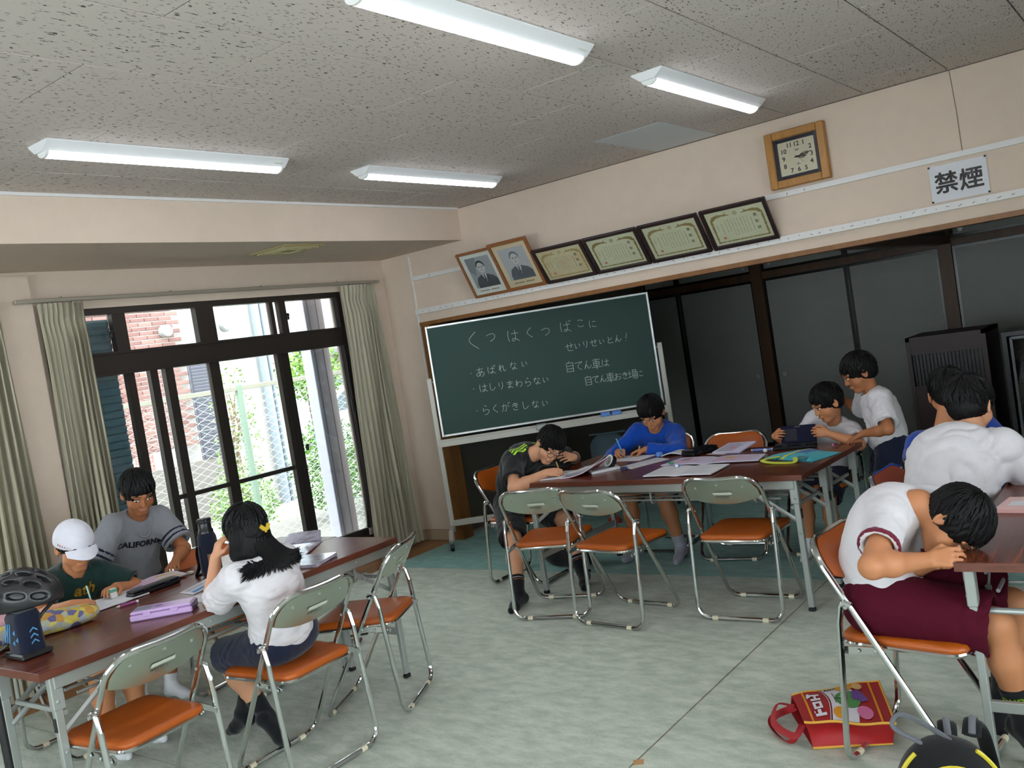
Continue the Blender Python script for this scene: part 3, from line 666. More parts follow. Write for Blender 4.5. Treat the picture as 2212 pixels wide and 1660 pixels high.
M_frm = mat('reddish_wood_frame', '8f5a30', .45, var=.25, vscale=12, stretch=(1, 1, 6)); M_frd = mat('black_brown_frame', '2b1c1c', .4, var=.2, vscale=20)
def cert(fade):
    def go(t, w_, h_, fw):
        pap = mat('certificate_paper_%d' % fade, ('d2d2b2', 'd6d2b0')[fade], .7, var=.06, vscale=10, dark=('cfcfae', 'd3b98c')[fade]); gold = mat('faded_gold_%d' % fade, ('958453', 'b09a62')[fade], .5)
        o = (0, -.0065, fw); b = MB(); b.box((0, -.0068, fw+h_/2), (w_, .0008, h_)); obj('paper', b, pap, t)
        g = MB(); W, H = w_*.86, h_*.80; cy = h_*.48; rn = random.Random(3)
        def band(p, q, a, n):   # ragged ornamental band from p to q
            for k in range(n):
                u = k/n; x = p[0]+(q[0]-p[0])*u; y = p[1]+(q[1]-p[1])*u; r = a*(.6+.5*rn.random())
                g.prism([(x+r*math.cos(q_)*1.25, y+r*.8*math.sin(q_)) for q_ in np.linspace(0, 2*PI, 8)[:-1]], .0003, z=.001+.00003*k, R=RW, c=o)
        a = .0068
        band((-W/2, cy-H/2), (W/2, cy-H/2), a, 36); band((-W/2, cy-H/2), (-W/2, cy+H*.38), a, 26); band((W/2, cy-H/2), (W/2, cy+H*.38), a, 26)
        for s in (-1, 1):
            g.prism([(s*x, y) for x, y in [(W*.52, cy+H*.30), (W*.47, cy+H*.45), (W*.36, cy+H*.50), (W*.2, cy+H*.47), (W*.1, cy+H*.42), (W*.17, cy+H*.41), (W*.28, cy+H*.42), (W*.4, cy+H*.38), (W*.46, cy+H*.3)]][::s], .0004, z=.0012, R=RW, c=o)
            g.prism([(s*x, y) for x, y in [(W*.24, cy+H*.46), (W*.17, cy+H*.54), (W*.19, cy+H*.46)]][::s], .0004, z=.0012, R=RW, c=o)
        g.tube([Vector(o)+RW@Vector((.0135*math.cos(q_), cy+H*.46+.0135*math.sin(q_), .0014)) for q_ in np.linspace(0, 2*PI, 20)[:-1]], .0013, n=5, closed=True)
        for q_ in range(5): g.tube([Vector(o)+RW@Vector((.008*math.cos(q_*1.256), cy+H*.46+.008*math.sin(q_*1.256), .0014)), Vector(o)+RW@Vector((.003*math.cos(q_*1.256+.8), cy+H*.46+.003*math.sin(q_*1.256+.8), .0014))], .0016, n=5)
        o_ = obj('gold_border', g, gold, t); o_['kind'] = 'stuff'
        b = MB()
        for k, ch in enumerate('表彰状'):
            q = text_mb(ch, .026, RW, (W*.36, -.0078, fw+cy+H*.24-k*H*.23), .0004, .0002); b._add(q.v, q.f)
        obj('title_characters', b, M_ink, t)
        b = MB(); rn = random.Random(9)
        for c in range(8):    # columns of brush characters too small to read: little stroke clusters
            for r in range(9 if c < 6 else 7):
                x = W*.19-c*W*.062; y = cy+H*.26-r*H*.067-(c % 3)*.002; s = rn.uniform(.6, 1)
                for _ in range(3): b.box((x+rn.uniform(-.002, .002), -.0076, fw+y+rn.uniform(-.003, .003)), (.0052*s, .0004, .0014) if rn.random() < .5 else (.0014, .0004, .006*s))
        for x, n_, y0 in ((W*.265, 14, .2), (-W*.33, 12, .16), (-W*.42, 6, .13)):
            for r in range(n_): b.box((x, -.0076, fw+cy+H*y0-r*H*.036), (.003, .0004, .004))
        o_ = obj('small_text', b, M_ink, t); o_['kind'] = 'stuff'
        b = MB(); b.box((-W*.36, -.0077, fw+cy-H*.36), (.017, .0004, .017)); obj('red_seal', b, mat('red_seal_ink', 'c77a62', .7), t)
    return go
picture('framed grey photograph of a man in dark suit, leftmost in the row', 'framed photo', 'framed_photograph', -4.351, .341, .385, math.radians(27), M_frm, .018, portrait(0))
picture('framed faded photograph of an older man, taller of the two portraits', 'framed photo', 'framed_photograph', -4.013, .358, .409, math.radians(29), M_frm, .024, portrait(1), roll=0)
for i, (x, wd, ht, lab) in enumerate(((-3.608, .43, .302, 'yellowed award certificate in dark frame, next to the portraits'), (-3.171, .432, .303, 'award certificate in dark frame, second of the four from the portraits'), (-2.726, .438, .303, 'award certificate in dark frame, third of the four from the portraits'), (-2.27, .44, .306, 'award certificate in dark frame, nearest the clock'))):
    picture(lab, 'certificate', 'framed_certificate', x, wd, ht, math.radians(35), M_frd, .025, cert(1 if i == 0 else 0))
# no-smoking paper in a clear sleeve
t = on_wall('paper_sign', 'white paper no-smoking sign in a crinkled clear sleeve pinned on the wall', 'sign', -1.012, 2.075, roll=0)
b = MB(); b.box((0, -.004, 0), (.297, .001, .205)); obj('paper', b, mat('printer_paper', 'cdcdd2', .6), t)
b = MB()
for k, ch in enumerate('禁煙'):
    q = text_mb(ch, .125, RW, (-.064+k*.128, -.0052, -.008-.004*k), .0004)
    for dx, dz, dy in ((0, 0, 0), (.0028, 0, .0001), (-.0028, 0, .0002), (0, .0028, .0003), (0, -.0028, .0004), (.002, .002, .0005), (-.002, -.002, .0006), (.002, -.002, .0007), (-.002, .002, .0008)): b._add([(x+dx, y-dy, z+dz) for x, y, z in q.v], q.f)
obj('lettering', b, M_ink, t)
P = []; rn = random.Random(4)
for i in range(13):
    P.append([((-.158+.316*jj/16), -.0085-.0008*rn.random()-.0006*math.sin(jj*1.3+i), .11-.22*i/12) for jj in range(17)])
b = MB(); b.grid(P); obj('clear_sleeve', b, glass_mat('crinkled_film', gloss=.02), t, smooth=80)
pm = None
for x, z in ((-.145, .098), (.145, .098), (-.145, -.098), (.145, -.098)):
    b = MB(); b.lathe((x, -.0095, z), [(.005, 0), (.006, .003), (.004, .005)], R=RW, n=12); obj('push_pin', b, M_ink, t)

# ------------------------------------------------------------------ chalkboard on castors
AX, AY, BX, BY = -5.03, 5.62, -3.55, 6.69
ang = math.atan2(BY-AY, BX-AX); BW = math.hypot(BX-AX, BY-AY)
cb = thing('chalkboard', 'green chalkboard on a white wheeled stand with handwritten rules in chalk', 'chalkboard', ((AX+BX)/2, (AY+BY)/2, 0), ang)
Z0, Z1 = .89, 1.80; hw = BW/2
b = MB(); b.box((0, 0, (Z0+Z1)/2), (BW-.02, .02, Z1-Z0-.02)); obj('board', b, mat('chalkboard_green', '1d4038', .62, var=.14, vscale=2.2, bump=.04, bscale=300), cb)
b = MB()
for s in (-1, 1): b.box((s*(hw-.009), -.006, (Z0+Z1)/2), (.018, .036, Z1-Z0), bev=.003)
for z in (Z0+.009, Z1-.009): b.box((0, -.006, z), (BW-.036, .036, .018), bev=.003)
obj('aluminium_frame', b, mat('light_aluminium', 'd5d6d6', .3, metal=.5), cb)
M_std = mat('cream_steel_stand', 'c9c5bb', .45)
b = MB(); b.box((0, -.05, .825), (BW+.06, .1, .012)); b.box((0, -.098, .84), (BW+.06, .006, .04)); b.box((0, -.012, .84), (BW+.06, .02, .06)); obj('chalk_tray', b, M_std, cb)
for s in (-1, 1):
    b = MB(); b.box((s*(hw+.035), .012, .74), (.04, .035, 1.28), bev=.004); ps = obj('post', b, M_std, cb)
    b = MB(); b.cyl((s*(hw+.055), .012, 1.345), (s*(hw-.01), .012, 1.345), .008, n=10); obj('pivot_pin', b, M_steel, ps)
    b = MB(); b.tube(fillet([(s*(hw+.035), -.25, .075), (s*(hw+.035), -.17, .14), (s*(hw+.035), .17, .14), (s*(hw+.035), .25, .075)], .03), .021, n=8); ft = obj('foot', b, M_std, cb)
    for y in (-.25, .25):
        b = MB(); b.lathe((s*(hw+.035)-.013, y, .033), [(.001, 0), (.031, 0), (.033, .004), (.033, .022), (.031, .026), (.001, .026)], R=Matrix.Rotation(PI/2, 3, 'Y'), n=18); obj('castor', b, M_black, ft)
        b = MB(); b.box((s*(hw+.035), y, .062), (.034, .036, .03), bev=.004); obj('castor_fork', b, M_chrome, ft)
b = MB(); b.box((0, 0, .175), (BW+.05, .03, .05), bev=.004); obj('lower_bar', b, M_std, cb)
b = MB(); b.box((-.1, -.11, .86), (.09, .03, .05), bev=.008); obj('tray_latch', b, M_steel, cb)
G = {'く': [[(65,95),(25,52),(70,5)]], 'つ': [[(8,66),(42,80),(78,76),(90,52),(72,25),(40,10)]], 'は': [[(18,92),(12,50),(18,8)], [(38,66),(94,69)], [(68,94),(69,32),(55,10),(40,17),(50,29),(75,22),(96,6)]],
 'こ': [[(25,82),(55,86),(78,80),(68,70)], [(22,32),(30,14),(60,10),(85,16)]], 'に': [[(18,92),(12,50),(18,8)], [(45,75),(70,78),(88,74)], [(42,35),(50,18),(70,14),(92,18)]],
 'せ': [[(6,58),(95,68)], [(70,92),(70,48),(60,38)], [(32,85),(32,25),(45,10),(85,12)]], 'い': [[(18,82),(18,35),(28,14),(40,28)], [(70,75),(82,55),(85,32)]], 'り': [[(28,88),(26,52),(36,44)], [(68,94),(72,55),(62,22),(45,3)]],
 'と': [[(30,94),(40,55)], [(84,72),(40,50),(22,28),(32,10),(60,8),(90,12)]], 'ん': [[(48,96),(12,4),(35,45),(48,40),(52,12),(68,8),(96,42)]], '!': [[(62,98),(48,36)], [(44,12),(42,6)]],
 'あ': [[(15,75),(82,81)], [(45,96),(42,50),(48,10)], [(70,62),(50,25),(25,10),(12,28),(35,50),(65,52),(88,38),(82,15),(62,2)]], 'れ': [[(28,96),(28,2)], [(8,72),(30,76),(8,28),(45,68),(62,75),(64,45),(66,15),(78,10),(96,26)]],
 'な': [[(10,72),(55,78)], [(38,96),(28,60),(12,35)], [(68,82),(92,62)], [(66,55),(66,20),(50,5),(35,15),(50,25),(75,18),(94,4)]], 'し': [[(28,96),(26,35),(38,9),(62,11),(90,38)]], 'ま': [[(15,75),(88,78)], [(20,52),(82,55)], [(52,97),(52,25),(40,8),(25,14),(35,26),(60,20),(86,5)]],
 'わ': [[(28,96),(28,2)], [(8,70),(30,74),(8,28),(50,62),(80,62),(92,40),(82,15),(58,2)]], 'ら': [[(42,97),(64,86)], [(30,72),(24,38),(45,50),(72,50),(84,30),(65,10),(35,1)]], 'か': [[(8,68),(55,74),(62,55),(52,12),(38,18)], [(38,96),(28,50),(8,6)], [(75,80),(93,55)]],
 'き': [[(15,78),(80,85)], [(12,58),(86,66)], [(40,97),(70,42),(48,42)], [(25,30),(28,12),(50,5),(76,8)]], 'て': [[(8,82),(92,89),(55,65),(42,40),(52,15),(84,4)]], 'お': [[(10,72),(60,76)], [(35,97),(35,20),(22,8),(12,25),(35,48),(65,50),(86,35),(75,12),(52,4)], [(75,84),(93,70)]],
 '自': [[(50,99),(40,84)], [(22,82),(22,2)], [(22,82),(80,82)], [(80,82),(80,2)], [(22,56),(80,56)], [(22,30),(80,30)], [(22,4),(80,4)]], '車': [[(15,86),(85,86)], [(25,70),(25,34)], [(25,70),(76,70)], [(76,70),(76,34)], [(25,52),(76,52)], [(25,34),(76,34)], [(5,20),(96,20)], [(50,99),(50,0)]],
 '場': [[(5,62),(38,64)], [(22,92),(22,25)], [(2,22),(40,30)], [(52,96),(52,62)], [(52,96),(88,96)], [(88,96),(88,62)], [(52,79),(88,79)], [(52,62),(88,62)], [(42,51),(99,51)], [(58,50),(42,25)], [(55,38),(95,38),(90,5),(80,2)], [(70,38),(52,8)], [(84,38),(68,4)]]}
DAK = [[(84,99),(91,86)], [(96,104),(103,91)]]
G['ば'] = G['は']+DAK; G['が'] = G['か']+[[(84,102),(92,90)], [(97,106),(104,94)]]
rn = random.Random(2); M_chalk = mat('white_chalk', 'bfc9c2', .95)
def write(s, x0, z0, x1, z1, sizes):
    n_ = len(s)
    for i, c in enumerate(s):
        u = i/max(1, n_-1); x = x0+(x1-x0)*u; z = z0+(z1-z0)*u; sz = sizes[i] if isinstance(sizes, (list, tuple)) else sizes
        ch = MB()
        for st in G[c]:
            pts = [(x+(p-50)/100*sz, -.0125, z+(q-50)/100*sz+rn.uniform(-.001, .001)) for p, q in st]
            if c not in '自車場' and len(pts) > 2: pts = catmull(pts, 4)
            ch.tube(pts, [.0021+.0007*rn.random() for _ in pts], n=4)
        obj('chalk_character', ch, M_chalk, cb, smooth=0)
write('く', -.535, 1.628, -.535, 1.628, .155)
for c, x, z, sz in (('つ', -.394, 1.636, .085), ('は', -.216, 1.618, .105), ('く', -.076, 1.622, .09), ('つ', .052, 1.612, .08), ('ば', .213, 1.623, .095), ('こ', .339, 1.634, .072), ('に', .438, 1.613, .07)): write(c, x, z, x, z, sz)
write('せいりせいとん!', .223, 1.456, .688, 1.465, [.075, .055, .06, .065, .05, .06, .06, .07])
write('あばれない', -.525, 1.368, -.16, 1.380, [.08, .068, .064, .064, .055]); write('はしりまわらない', -.52, 1.237, -.009, 1.226, [.072, .066, .066, .066, .062, .07, .062, .055])
write('らくがきしない', -.528, 1.057, -.043, 1.038, [.08, .072, .072, .066, .066, .062, .055]); write('自てん車は', .202, 1.299, .491, 1.285, [.09, .072, .068, .09, .066])
write('自てん車おき場に', .333, 1.165, .755, 1.155, [.08, .062, .06, .085, .062, .058, .08, .055])
for z, x in ((1.37, -.60), (1.24, -.60), (1.06, -.60)): ch = MB(); ch.box((x, -.0115, z), (.006, .001, .006)); obj('chalk_dot', ch, M_chalk, cb)
cb.rotation_euler = (0, 0, ang)
RC = Matrix.Rotation(ang, 3, 'Z')
def board_pt(x, y, z): return Vector(cb.location)+RC@Vector((x, y, z))
M_blue_er = mat('sky_blue_plastic', '5f92e0', .4)
for k, (x, lab) in enumerate(((.425, 'blue chalkboard eraser on the tray, left one of the pair'), (.515, 'blue chalkboard eraser on the tray, right one of the pair'))):
    t = thing('board_eraser', lab, 'eraser', board_pt(x, -.06, .8315), ang, 'chalkboard erasers on the tray')
    b = MB(); b.box((0, 0, .012), (.072, .034, .024), bev=.004); obj('felt', b, mat('felt_blue', '6e95cf', .95), t)
    b = MB(); b.box((0, 0, .042), (.076, .038, .036), bev=.006); obj('back', b, M_blue_er, t)

# ------------------------------------------------------------------ folding chairs
def make_chair(label, group):
    t = thing('folding_chair', label, 'chair', (0, 0, 0), 0, group)
    yt, zt, yf = -.235, .755, .19; r = .0108
    def pl(u, v):     # point in the plane of the sloping frame: u across, v down from the top
        L = math.hypot(zt-.0115, yf-yt); q = v/L
        return Vector((u, yt+(yf-yt)*q, zt+(.0115-zt)*q))
    nrm = Vector((0, -(zt), -(yf-yt))).normalized()   # backwards
    def bow(u, v): return nrm*(.026*(1-(u/.21)**2)*max(0, 1-v/.24)) if abs(u) < .21 else Vector((0, 0, 0))
    L = math.hypot(zt-.0115, yf-yt); hw_ = .207
    base = fillet([(-hw_, L, 0), (-hw_, 0, 0), (hw_, 0, 0), (hw_, L, 0)], [.06, .105, .105, .06], 9, closed=True)
    dense = []
    for i, p in enumerate(base):
        q = base[(i+1) % len(base)]; n_ = max(1, int((q-p).length/.06))
        for k in range(n_): dense.append(p.lerp(q, k/n_))
    b = MB(); b.tube([pl(p.x, p.y)+bow(p.x, p.y) for p in dense], r, n=10, closed=True); obj('front_frame', b, M_chrome, t)
    b = MB(); y0 = -.112; ra = fillet([(-.222, -.105, .556), (-.226, -.135, .567), (-.226, -.150, .50), (-.226, -.19, .0115), (.226, -.19, .0115), (.226, -.150, .50), (.226, -.135, .567), (.222, -.105, .556)], [0, .03, .03, .065, .065, .03, .03, 0], 7)
    b.tube(ra, r, n=10); obj('rear_leg', b, M_chrome, t)
    # seat
    sy0, sy1, sw0, sw1 = -.185, .215, .172, .195
    def seat_outline(inset):
        pts = [(-sw0+inset, sy0+inset), (sw0-inset, sy0+inset), (sw1-inset, sy1-inset), (-sw1+inset, sy1-inset)]
        return [(p.x, p.y) for p in fillet([(x, y, 0) for x, y in pts], .05, 6, closed=True)]
    b = MB(); o0 = seat_outline(0); rings = []
    for ins, z in ((.006, .412), (0, .42), (.0, .430), (.006, .438), (.03, .441), (.09, .437), (.15, .433)): rings.append([(x, y, z-.006*max(0, (y-.15)/.07)**2) for x, y in seat_outline(ins)])
    n_ = len(o0); vs = [p for rg in rings for p in rg]; fs = [tuple(range(n_-1, -1, -1))]
    for i in range(len(rings)-1):
        for k in range(n_): fs.append((i*n_+k, i*n_+(k+1) % n_, (i+1)*n_+(k+1) % n_, (i+1)*n_+k))
    fs.append(tuple((len(rings)-1)*n_+k for k in range(n_))); b._add(vs, fs); obj('seat', b, M_orange, t, smooth=50)
    b = MB(); b.tube([(x*1.0, y, .409) for x, y in seat_outline(.004)], .0085, n=8, closed=True); obj('seat_rim', b, M_chrome, t)
    for s in (-1, 1):
        b = MB(); R = frame(V(0, 1, 0), V(0, 0, 1), V(1, 0, 0))
        b.prism([(-.178, .385), (-.12, .39), (-.04, .398), (-.035, .412), (-.06, .418), (-.15, .412), (-.185, .40)], .004, z=s*.209-.002, R=R); br = obj('hinge_plate', b, M_chrome, t)
        b = MB()
        for y, z in ((-.165, .397), (-.105, .402), (-.05, .408)): b.lathe((s*.214, y, z), [(.0065, 0), (.0065, .003), (.003, .006)] if s > 0 else [(.0065, 0), (.0065, -.003), (.003, -.006)], R=Matrix.Rotation(PI/2, 3, 'Y'), n=10)
        obj('rivet', b, M_steel, br)
        b = MB(); b.cyl((s*.195, -.118, .553), (s*.24, -.118, .553), .006, n=10); obj('pivot_bolt', b, M_steel, t)
    # backrest: orange pad towards the sitter, bright steel plate behind
    def ext(u):
        a = abs(u); top = .004+(.100-math.sqrt(max(0, .100**2-(a-.092)**2)) if a > .092 else 0); return top, .132+.045*(1-(u/.192)**2)
    for nm, off, th, m in (('backrest', -.011, .012, M_orange), ('back_plate', .004, .0025, M_chrome_d)):
        P = []
        for i in range(11):
            row = []
            for jx in range(25):
                u = -.191+.382*jx/24; a0, a1 = ext(u); v = a0+(a1-a0)*i/10
                edge = 0 if nm == 'back_plate' else -.006*min(1, min(i, 10-i)/1.5)*min(1, min(jx, 24-jx)/1.5)
                row.append(pl(u, v)+bow(u, v)+nrm*(off+edge))
            P.append(row)
        b = MB()
        b.slab(P, th if nm == 'backrest' else th); obj(nm, b, m, t, smooth=50)
    def onb(u, v, d): return pl(u, v)+bow(u, v)+nrm*d
    ax = Vector((1, 0, 0)); dn_ = (pl(0, 1)-pl(0, 0)).normalized()
    b = MB(); b._add([onb(u, v, .0092) for u, v in ((.06, .088), (-.04, .088), (-.04, .106), (.06, .106))], [(0, 1, 2, 3)]); plate = obj('inventory_label', b, M_tape, t)
    b = MB(); rn_ = random.Random(1)
    for k in range(6): b._add([onb(.035-k*.012+dx, .118+dv, .0094) for dx, dv in ((0, 0), (-.008, 0), (-.008, .009), (0, .009))], [(0, 1, 2, 3)])
    for k in range(3): b._add([onb(.022-k*.012+dx, .134+dv, .0094) for dx, dv in ((0, 0), (-.009, 0), (-.009, .003), (0, .003))], [(0, 1, 2, 3)])
    obj('embossed_mark', b, mat('embossed_grey', '7d857c', .4, metal=.6), t)
    for u, v in ((-.125, .06), (0, .035), (.125, .06)):
        b = MB(); R = frame(ax, dn_, nrm); b.lathe(onb(u, v, .005), [(.007, 0), (.007, .004), (.004, .0045), (.0035, .003)], R=R, n=14); obj('screw', b, M_steel, t)
    for s in (-1, 1):
        for y in (-.19, .19):
            b = MB(); b.tube([(s*.134-.015, y, .0117), (s*.134+.015, y, .0117)], .0117, n=10); obj('foot_cap', b, M_ivory, t)
    return t
CH = [  # x, y, facing (degrees), label
 (-3.205, 1.70, 184, 'empty orange folding chair nearest the camera, in front of the left desk'),
 (-3.105, 2.335, 181, 'orange folding chair the girl with the yellow hair clip sits on'),
 (-3.246, 2.908, 206, 'empty orange folding chair turned askew at the far end of the left desk'),
 (-3.71, 4.83, 0, 'orange folding chair under the boy in the black shirt with lime stripes'),
 (-3.106, 4.267, 106, 'empty folding chair at the middle desk, leftmost of the three seen from behind'),
 (-2.626, 4.21, 83.4, 'empty folding chair at the middle desk, centre one of the three seen from behind'),
 (-2.0, 4.417, 90.7, 'empty folding chair at the middle desk, rightmost of the three seen from behind'),
 (-3.10, 5.62, -86, 'orange folding chair the boy in the blue long-sleeved shirt sits on'),
 (-2.50, 5.455, -83, 'empty orange folding chair facing us on the far side of the middle desk'),
 (-1.98, 5.60, -87, 'orange folding chair under the small child holding a dark tablet'),
 (-.867, 3.14, -6.5, 'orange folding chair under the boy in maroon shorts, beside the red bag'),
 (-.96, 4.17, -4, 'orange folding chair under the boy whose broad white back faces us'),
 (-.90, 4.53, -4, 'orange folding chair with the boy in the blue top, farthest along the right desk'),
 (-4.14, 2.86, 8, 'orange folding chair across the left desk, between the bottle and the girl'),
 (-4.42, 2.12, 0, 'orange folding chair under the child in the white cap')]
ch0 = make_chair(CH[0][3], 'orange folding chairs')
for i, (x, y, a, lab) in enumerate(CH):
    rz = math.radians(a-90)
    if i == 0: ch0.location = (x, y, 0); ch0.rotation_euler = (0, 0, rz)
    else: dup(ch0, (x, y, 0), rz, lab)

# ------------------------------------------------------------------ folding desks
def wood_top():
    m = D.materials.new('rosewood_desk_top'); m.use_nodes = True; nt = m.node_tree; b = nt.nodes['Principled BSDF']; L = nt.links
    tc = nt.nodes.new('ShaderNodeTexCoord'); mp = nt.nodes.new('ShaderNodeMapping'); mp.inputs['Scale'].default_value = (1.2, 26, 8); L.new(tc.outputs['Object'], mp.inputs[0])
    n = nt.nodes.new('ShaderNodeTexNoise'); n.inputs['Scale'].default_value = 2.2; n.inputs['Detail'].default_value = 8; n.inputs['Roughness'].default_value = .6; n.inputs['Distortion'].default_value = .6; L.new(mp.outputs[0], n.inputs['Vector'])
    r = nt.nodes.new('ShaderNodeValToRGB'); e = r.color_ramp.elements; e[0].position = .3; e[0].color = (*lin('38180e'), 1); e[1].position = .72; e[1].color = (*lin('8c4c34'), 1); e2 = e.new(.5); e2.color = (*lin('602e20'), 1)
    L.new(n.outputs['Fac'], r.inputs[0]); L.new(r.outputs[0], b.inputs['Base Color']); b.inputs['Roughness'].default_value = .27; b.inputs['Specular IOR Level'].default_value = .5
    return m
M_top = wood_top(); M_edge = mat('rosewood_edge_band', '6f3a28', .4, var=.4, vscale=18, stretch=(.6, 1, 4))
def make_desk(label):
    t = thing('folding_desk', label, 'desk', (0, 0, 0)); Lx, Ly = 1.8, .45; zt = .70; zb = .672
    b = MB(); b.box((0, 0, (zt+zb)/2), (Lx-.004, Ly-.004, zt-zb), bev=.002); obj('desk_top', b, M_top, t)
    b = MB()
    for s in (-1, 1): b.box((0, s*(Ly/2-.001), (zt+zb)/2), (Lx, .003, zt-zb-.001)); b.box((s*(Lx/2-.001), 0, (zt+zb)/2), (.003, Ly, zt-zb-.001))
    obj('edge_band', b, M_edge, t)
    for s in (-1, 1):
        b = MB(); b.box((0, s*(Ly/2-.022), .648), (Lx-.10, .022, .046), bev=.003); rl = obj('side_rail', b, M_steel, t)
        bo = MB()
        for x in (-.62, -.2, .2, .62): bo.lathe((x, s*(Ly/2-.011), .65), [(.006, 0), (.006, .002), (.002, .005)], R=Matrix.Rotation(-s*PI/2, 3, 'X'), n=10)
        obj('bolt', bo, M_steel, rl)
    for sx in (-1, 1):
        for sy in (-1, 1):
            y = sy*(Ly/2-.03); x = sx*(Lx/2-.055)
            b = MB(); b.box((x, y, .345), (.03, .024, .65), bev=.003); b.box((x-sx*.004, y, .61), (.044, .03, .12), bev=.003); lg = obj('leg', b, M_steel, t)
            q = MB(); q.box((x, y, .009), (.033, .027, .018), bev=.003); obj('foot_cap', q, M_black, lg)
            q = MB(); q.lathe((x, y+sy*.013, .58), [(.008, 0), (.008, .002), (.003, .006)], R=Matrix.Rotation(-sy*PI/2, 3, 'X'), n=10); q.lathe((x, y+sy*.013, .40), [(.007, 0), (.007, .002), (.003, .005)], R=Matrix.Rotation(-sy*PI/2, 3, 'X'), n=10); obj('bolt', q, M_steel, lg)
            q = MB(); q.box((x+sx*.014, y, .50), (.012, .018, .05), bev=.002); obj('latch', q, M_black, lg)
            b = MB(); p0 = Vector((x-sx*.30, y-sy*.018, .655)); pm_ = Vector((x-sx*.165, y-sy*.018, .555)); p1 = Vector((x-sx*.005, y-sy*.018, .45))
            b.tube([p0, pm_], .013, n=4, flat=((0, 0, 1), .3)); b.tube([pm_.lerp(p0, .12), p1], .011, n=4, flat=((0, 0, 1), .5)); b.cyl(pm_-Vector((0, .009, 0)), pm_+Vector((0, .009, 0)), .009, n=10); obj('brace', b, M_steel, t)
        b = MB(); b.box((sx*(Lx/2-.055), 0, .235), (.022, Ly-.07, .034), bev=.003); obj('cross_bar', b, M_steel, t)
        b = MB(); b.cyl((sx*(Lx/2-.09), -Ly/2+.05, .525), (sx*(Lx/2-.09), Ly/2-.05, .525), .010, n=10); obj('round_bar', b, M_steel, t)
    for y in (-.14, -.05, .05, .14): b = MB(); b.cyl((-Lx/2+.16, y, .565), (Lx/2-.16, y, .565), .0065, n=8); obj('shelf_rod', b, M_steel, t)
    for x in (-.62, 0, .62): b = MB(); b.tube(fillet([(x, -.19, .655), (x, -.19, .557), (x, .19, .557), (x, .19, .655)], .02), .006, n=8); obj('shelf_bracket', b, M_steel, t)
    return t
d0 = make_desk('rosewood-topped folding desk on the left, row nearer the camera'); a = math.radians(90.8)
d0.location = (-3.512, 2.325, 0); d0.rotation_euler = (0, 0, a)
def desk(x, y, deg, lab): return dup(d0, (x, y, 0), math.radians(deg), lab)
desk(-3.963, 2.332, 90.8, 'rosewood-topped folding desk on the left, row nearer the window')
desk(-2.537, 4.668, -2.6, 'rosewood-topped folding desk in the middle, front row behind three empty chairs')
desk(-2.517, 5.119, -2.6, 'rosewood-topped folding desk in the middle, back row beside the blue shirt')
desk(-.466, 3.85, 91.0, 'rosewood-topped folding desk on the right, cut by the picture edge')

# ------------------------------------------------------------------ cabinets in the far room
t = thing('speaker_cabinet', 'dark brown cabinet with a black vertical-ribbed grille in the far room', 'cabinet', (-1.565, 7.78, 0))
M_cab = mat('dark_mahogany', '3b2628', .5, var=.2, vscale=8)
b = MB()
for x in (-.265, .265): b.box((x, 0, .56), (.03, .56, 1.12))
b.box((0, 0, 1.105), (.56, .56, .03)); b.box((0, .2, .56), (.5, .02, 1.06)); b.box((0, -.26, 1.05), (.5, .03, .13)); b.box((0, -.26, .37), (.5, .03, .74)); obj('casing', b, M_cab, t)
b = MB(); b.box((0, -.235, .86), (.5, .02, .25)); gr = obj('grille_backing', b, M_black, t)
q = MB(); q.box((0, 0, 0), (.008, .02, .25)); me = q.mesh('grille_rib', M_black, 0)
for k in range(19):
    o = D.objects.new('grille_rib', me); COL.objects.link(o); o.parent = gr; o.location = (-.235+k*.026, -.255, .86)
t = thing('audio_rack', 'black glass-fronted audio rack at the right edge of the far room', 'audio rack', (-.93, 7.8, 0))
b = MB(); b.box((-.245, 0, .53), (.03, .5, 1.06)); b.box((.245, 0, .53), (.03, .5, 1.06)); b.box((0, 0, 1.06), (.52, .52, .03)); b.box((0, .23, .53), (.48, .02, 1.02)); b.box((0, 0, .03), (.48, .5, .06)); obj('casing', b, mat('black_rack', '17181a', .4), t)
for k, (z, hgt) in enumerate(((.95, .17), (.78, .13), (.63, .12), (.48, .12))):
    b = MB(); b.box((0, -.02, z), (.44, .40, hgt), bev=.004); u_ = obj('audio_unit', b, M_black, t)
    b = MB(); b.box((.02, -.223, z+hgt*.2), (.16, .006, .02)); 
    obj('display', b, mat('amber_green_display' if k == 0 else 'dim_display', 'c7c27a' if k == 0 else '3a4a48', .4, emit=.5 if k == 0 else 0), u_)
    b = MB()
    for x in (-.16, -.12, .14, .18): b.lathe((x, -.22, z-hgt*.2), [(.012, 0), (.012, .014), (.009, .016)], R=RW, n=14)
    obj('knob', b, mat('grey_knob', '6a6d70', .35, metal=.5), u_)
b = MB(); b.box((-.2, -.262, .53), (.018, .01, 1.0)); b.box((.2, -.262, .53), (.018, .01, 1.0)); b.box((0, -.262, 1.03), (.4, .01, .018)); b.box((0, -.262, .04), (.4, .01, .018)); dr = obj('door_frame', b, mat('grey_metal_trim', '55585a', .4, metal=.6), t)
b = MB(); b.box((0, -.262, .53), (.385, .004, .97)); obj('door_glass', b, glass_mat('smoked_glass', (.45, .48, .48)), dr)
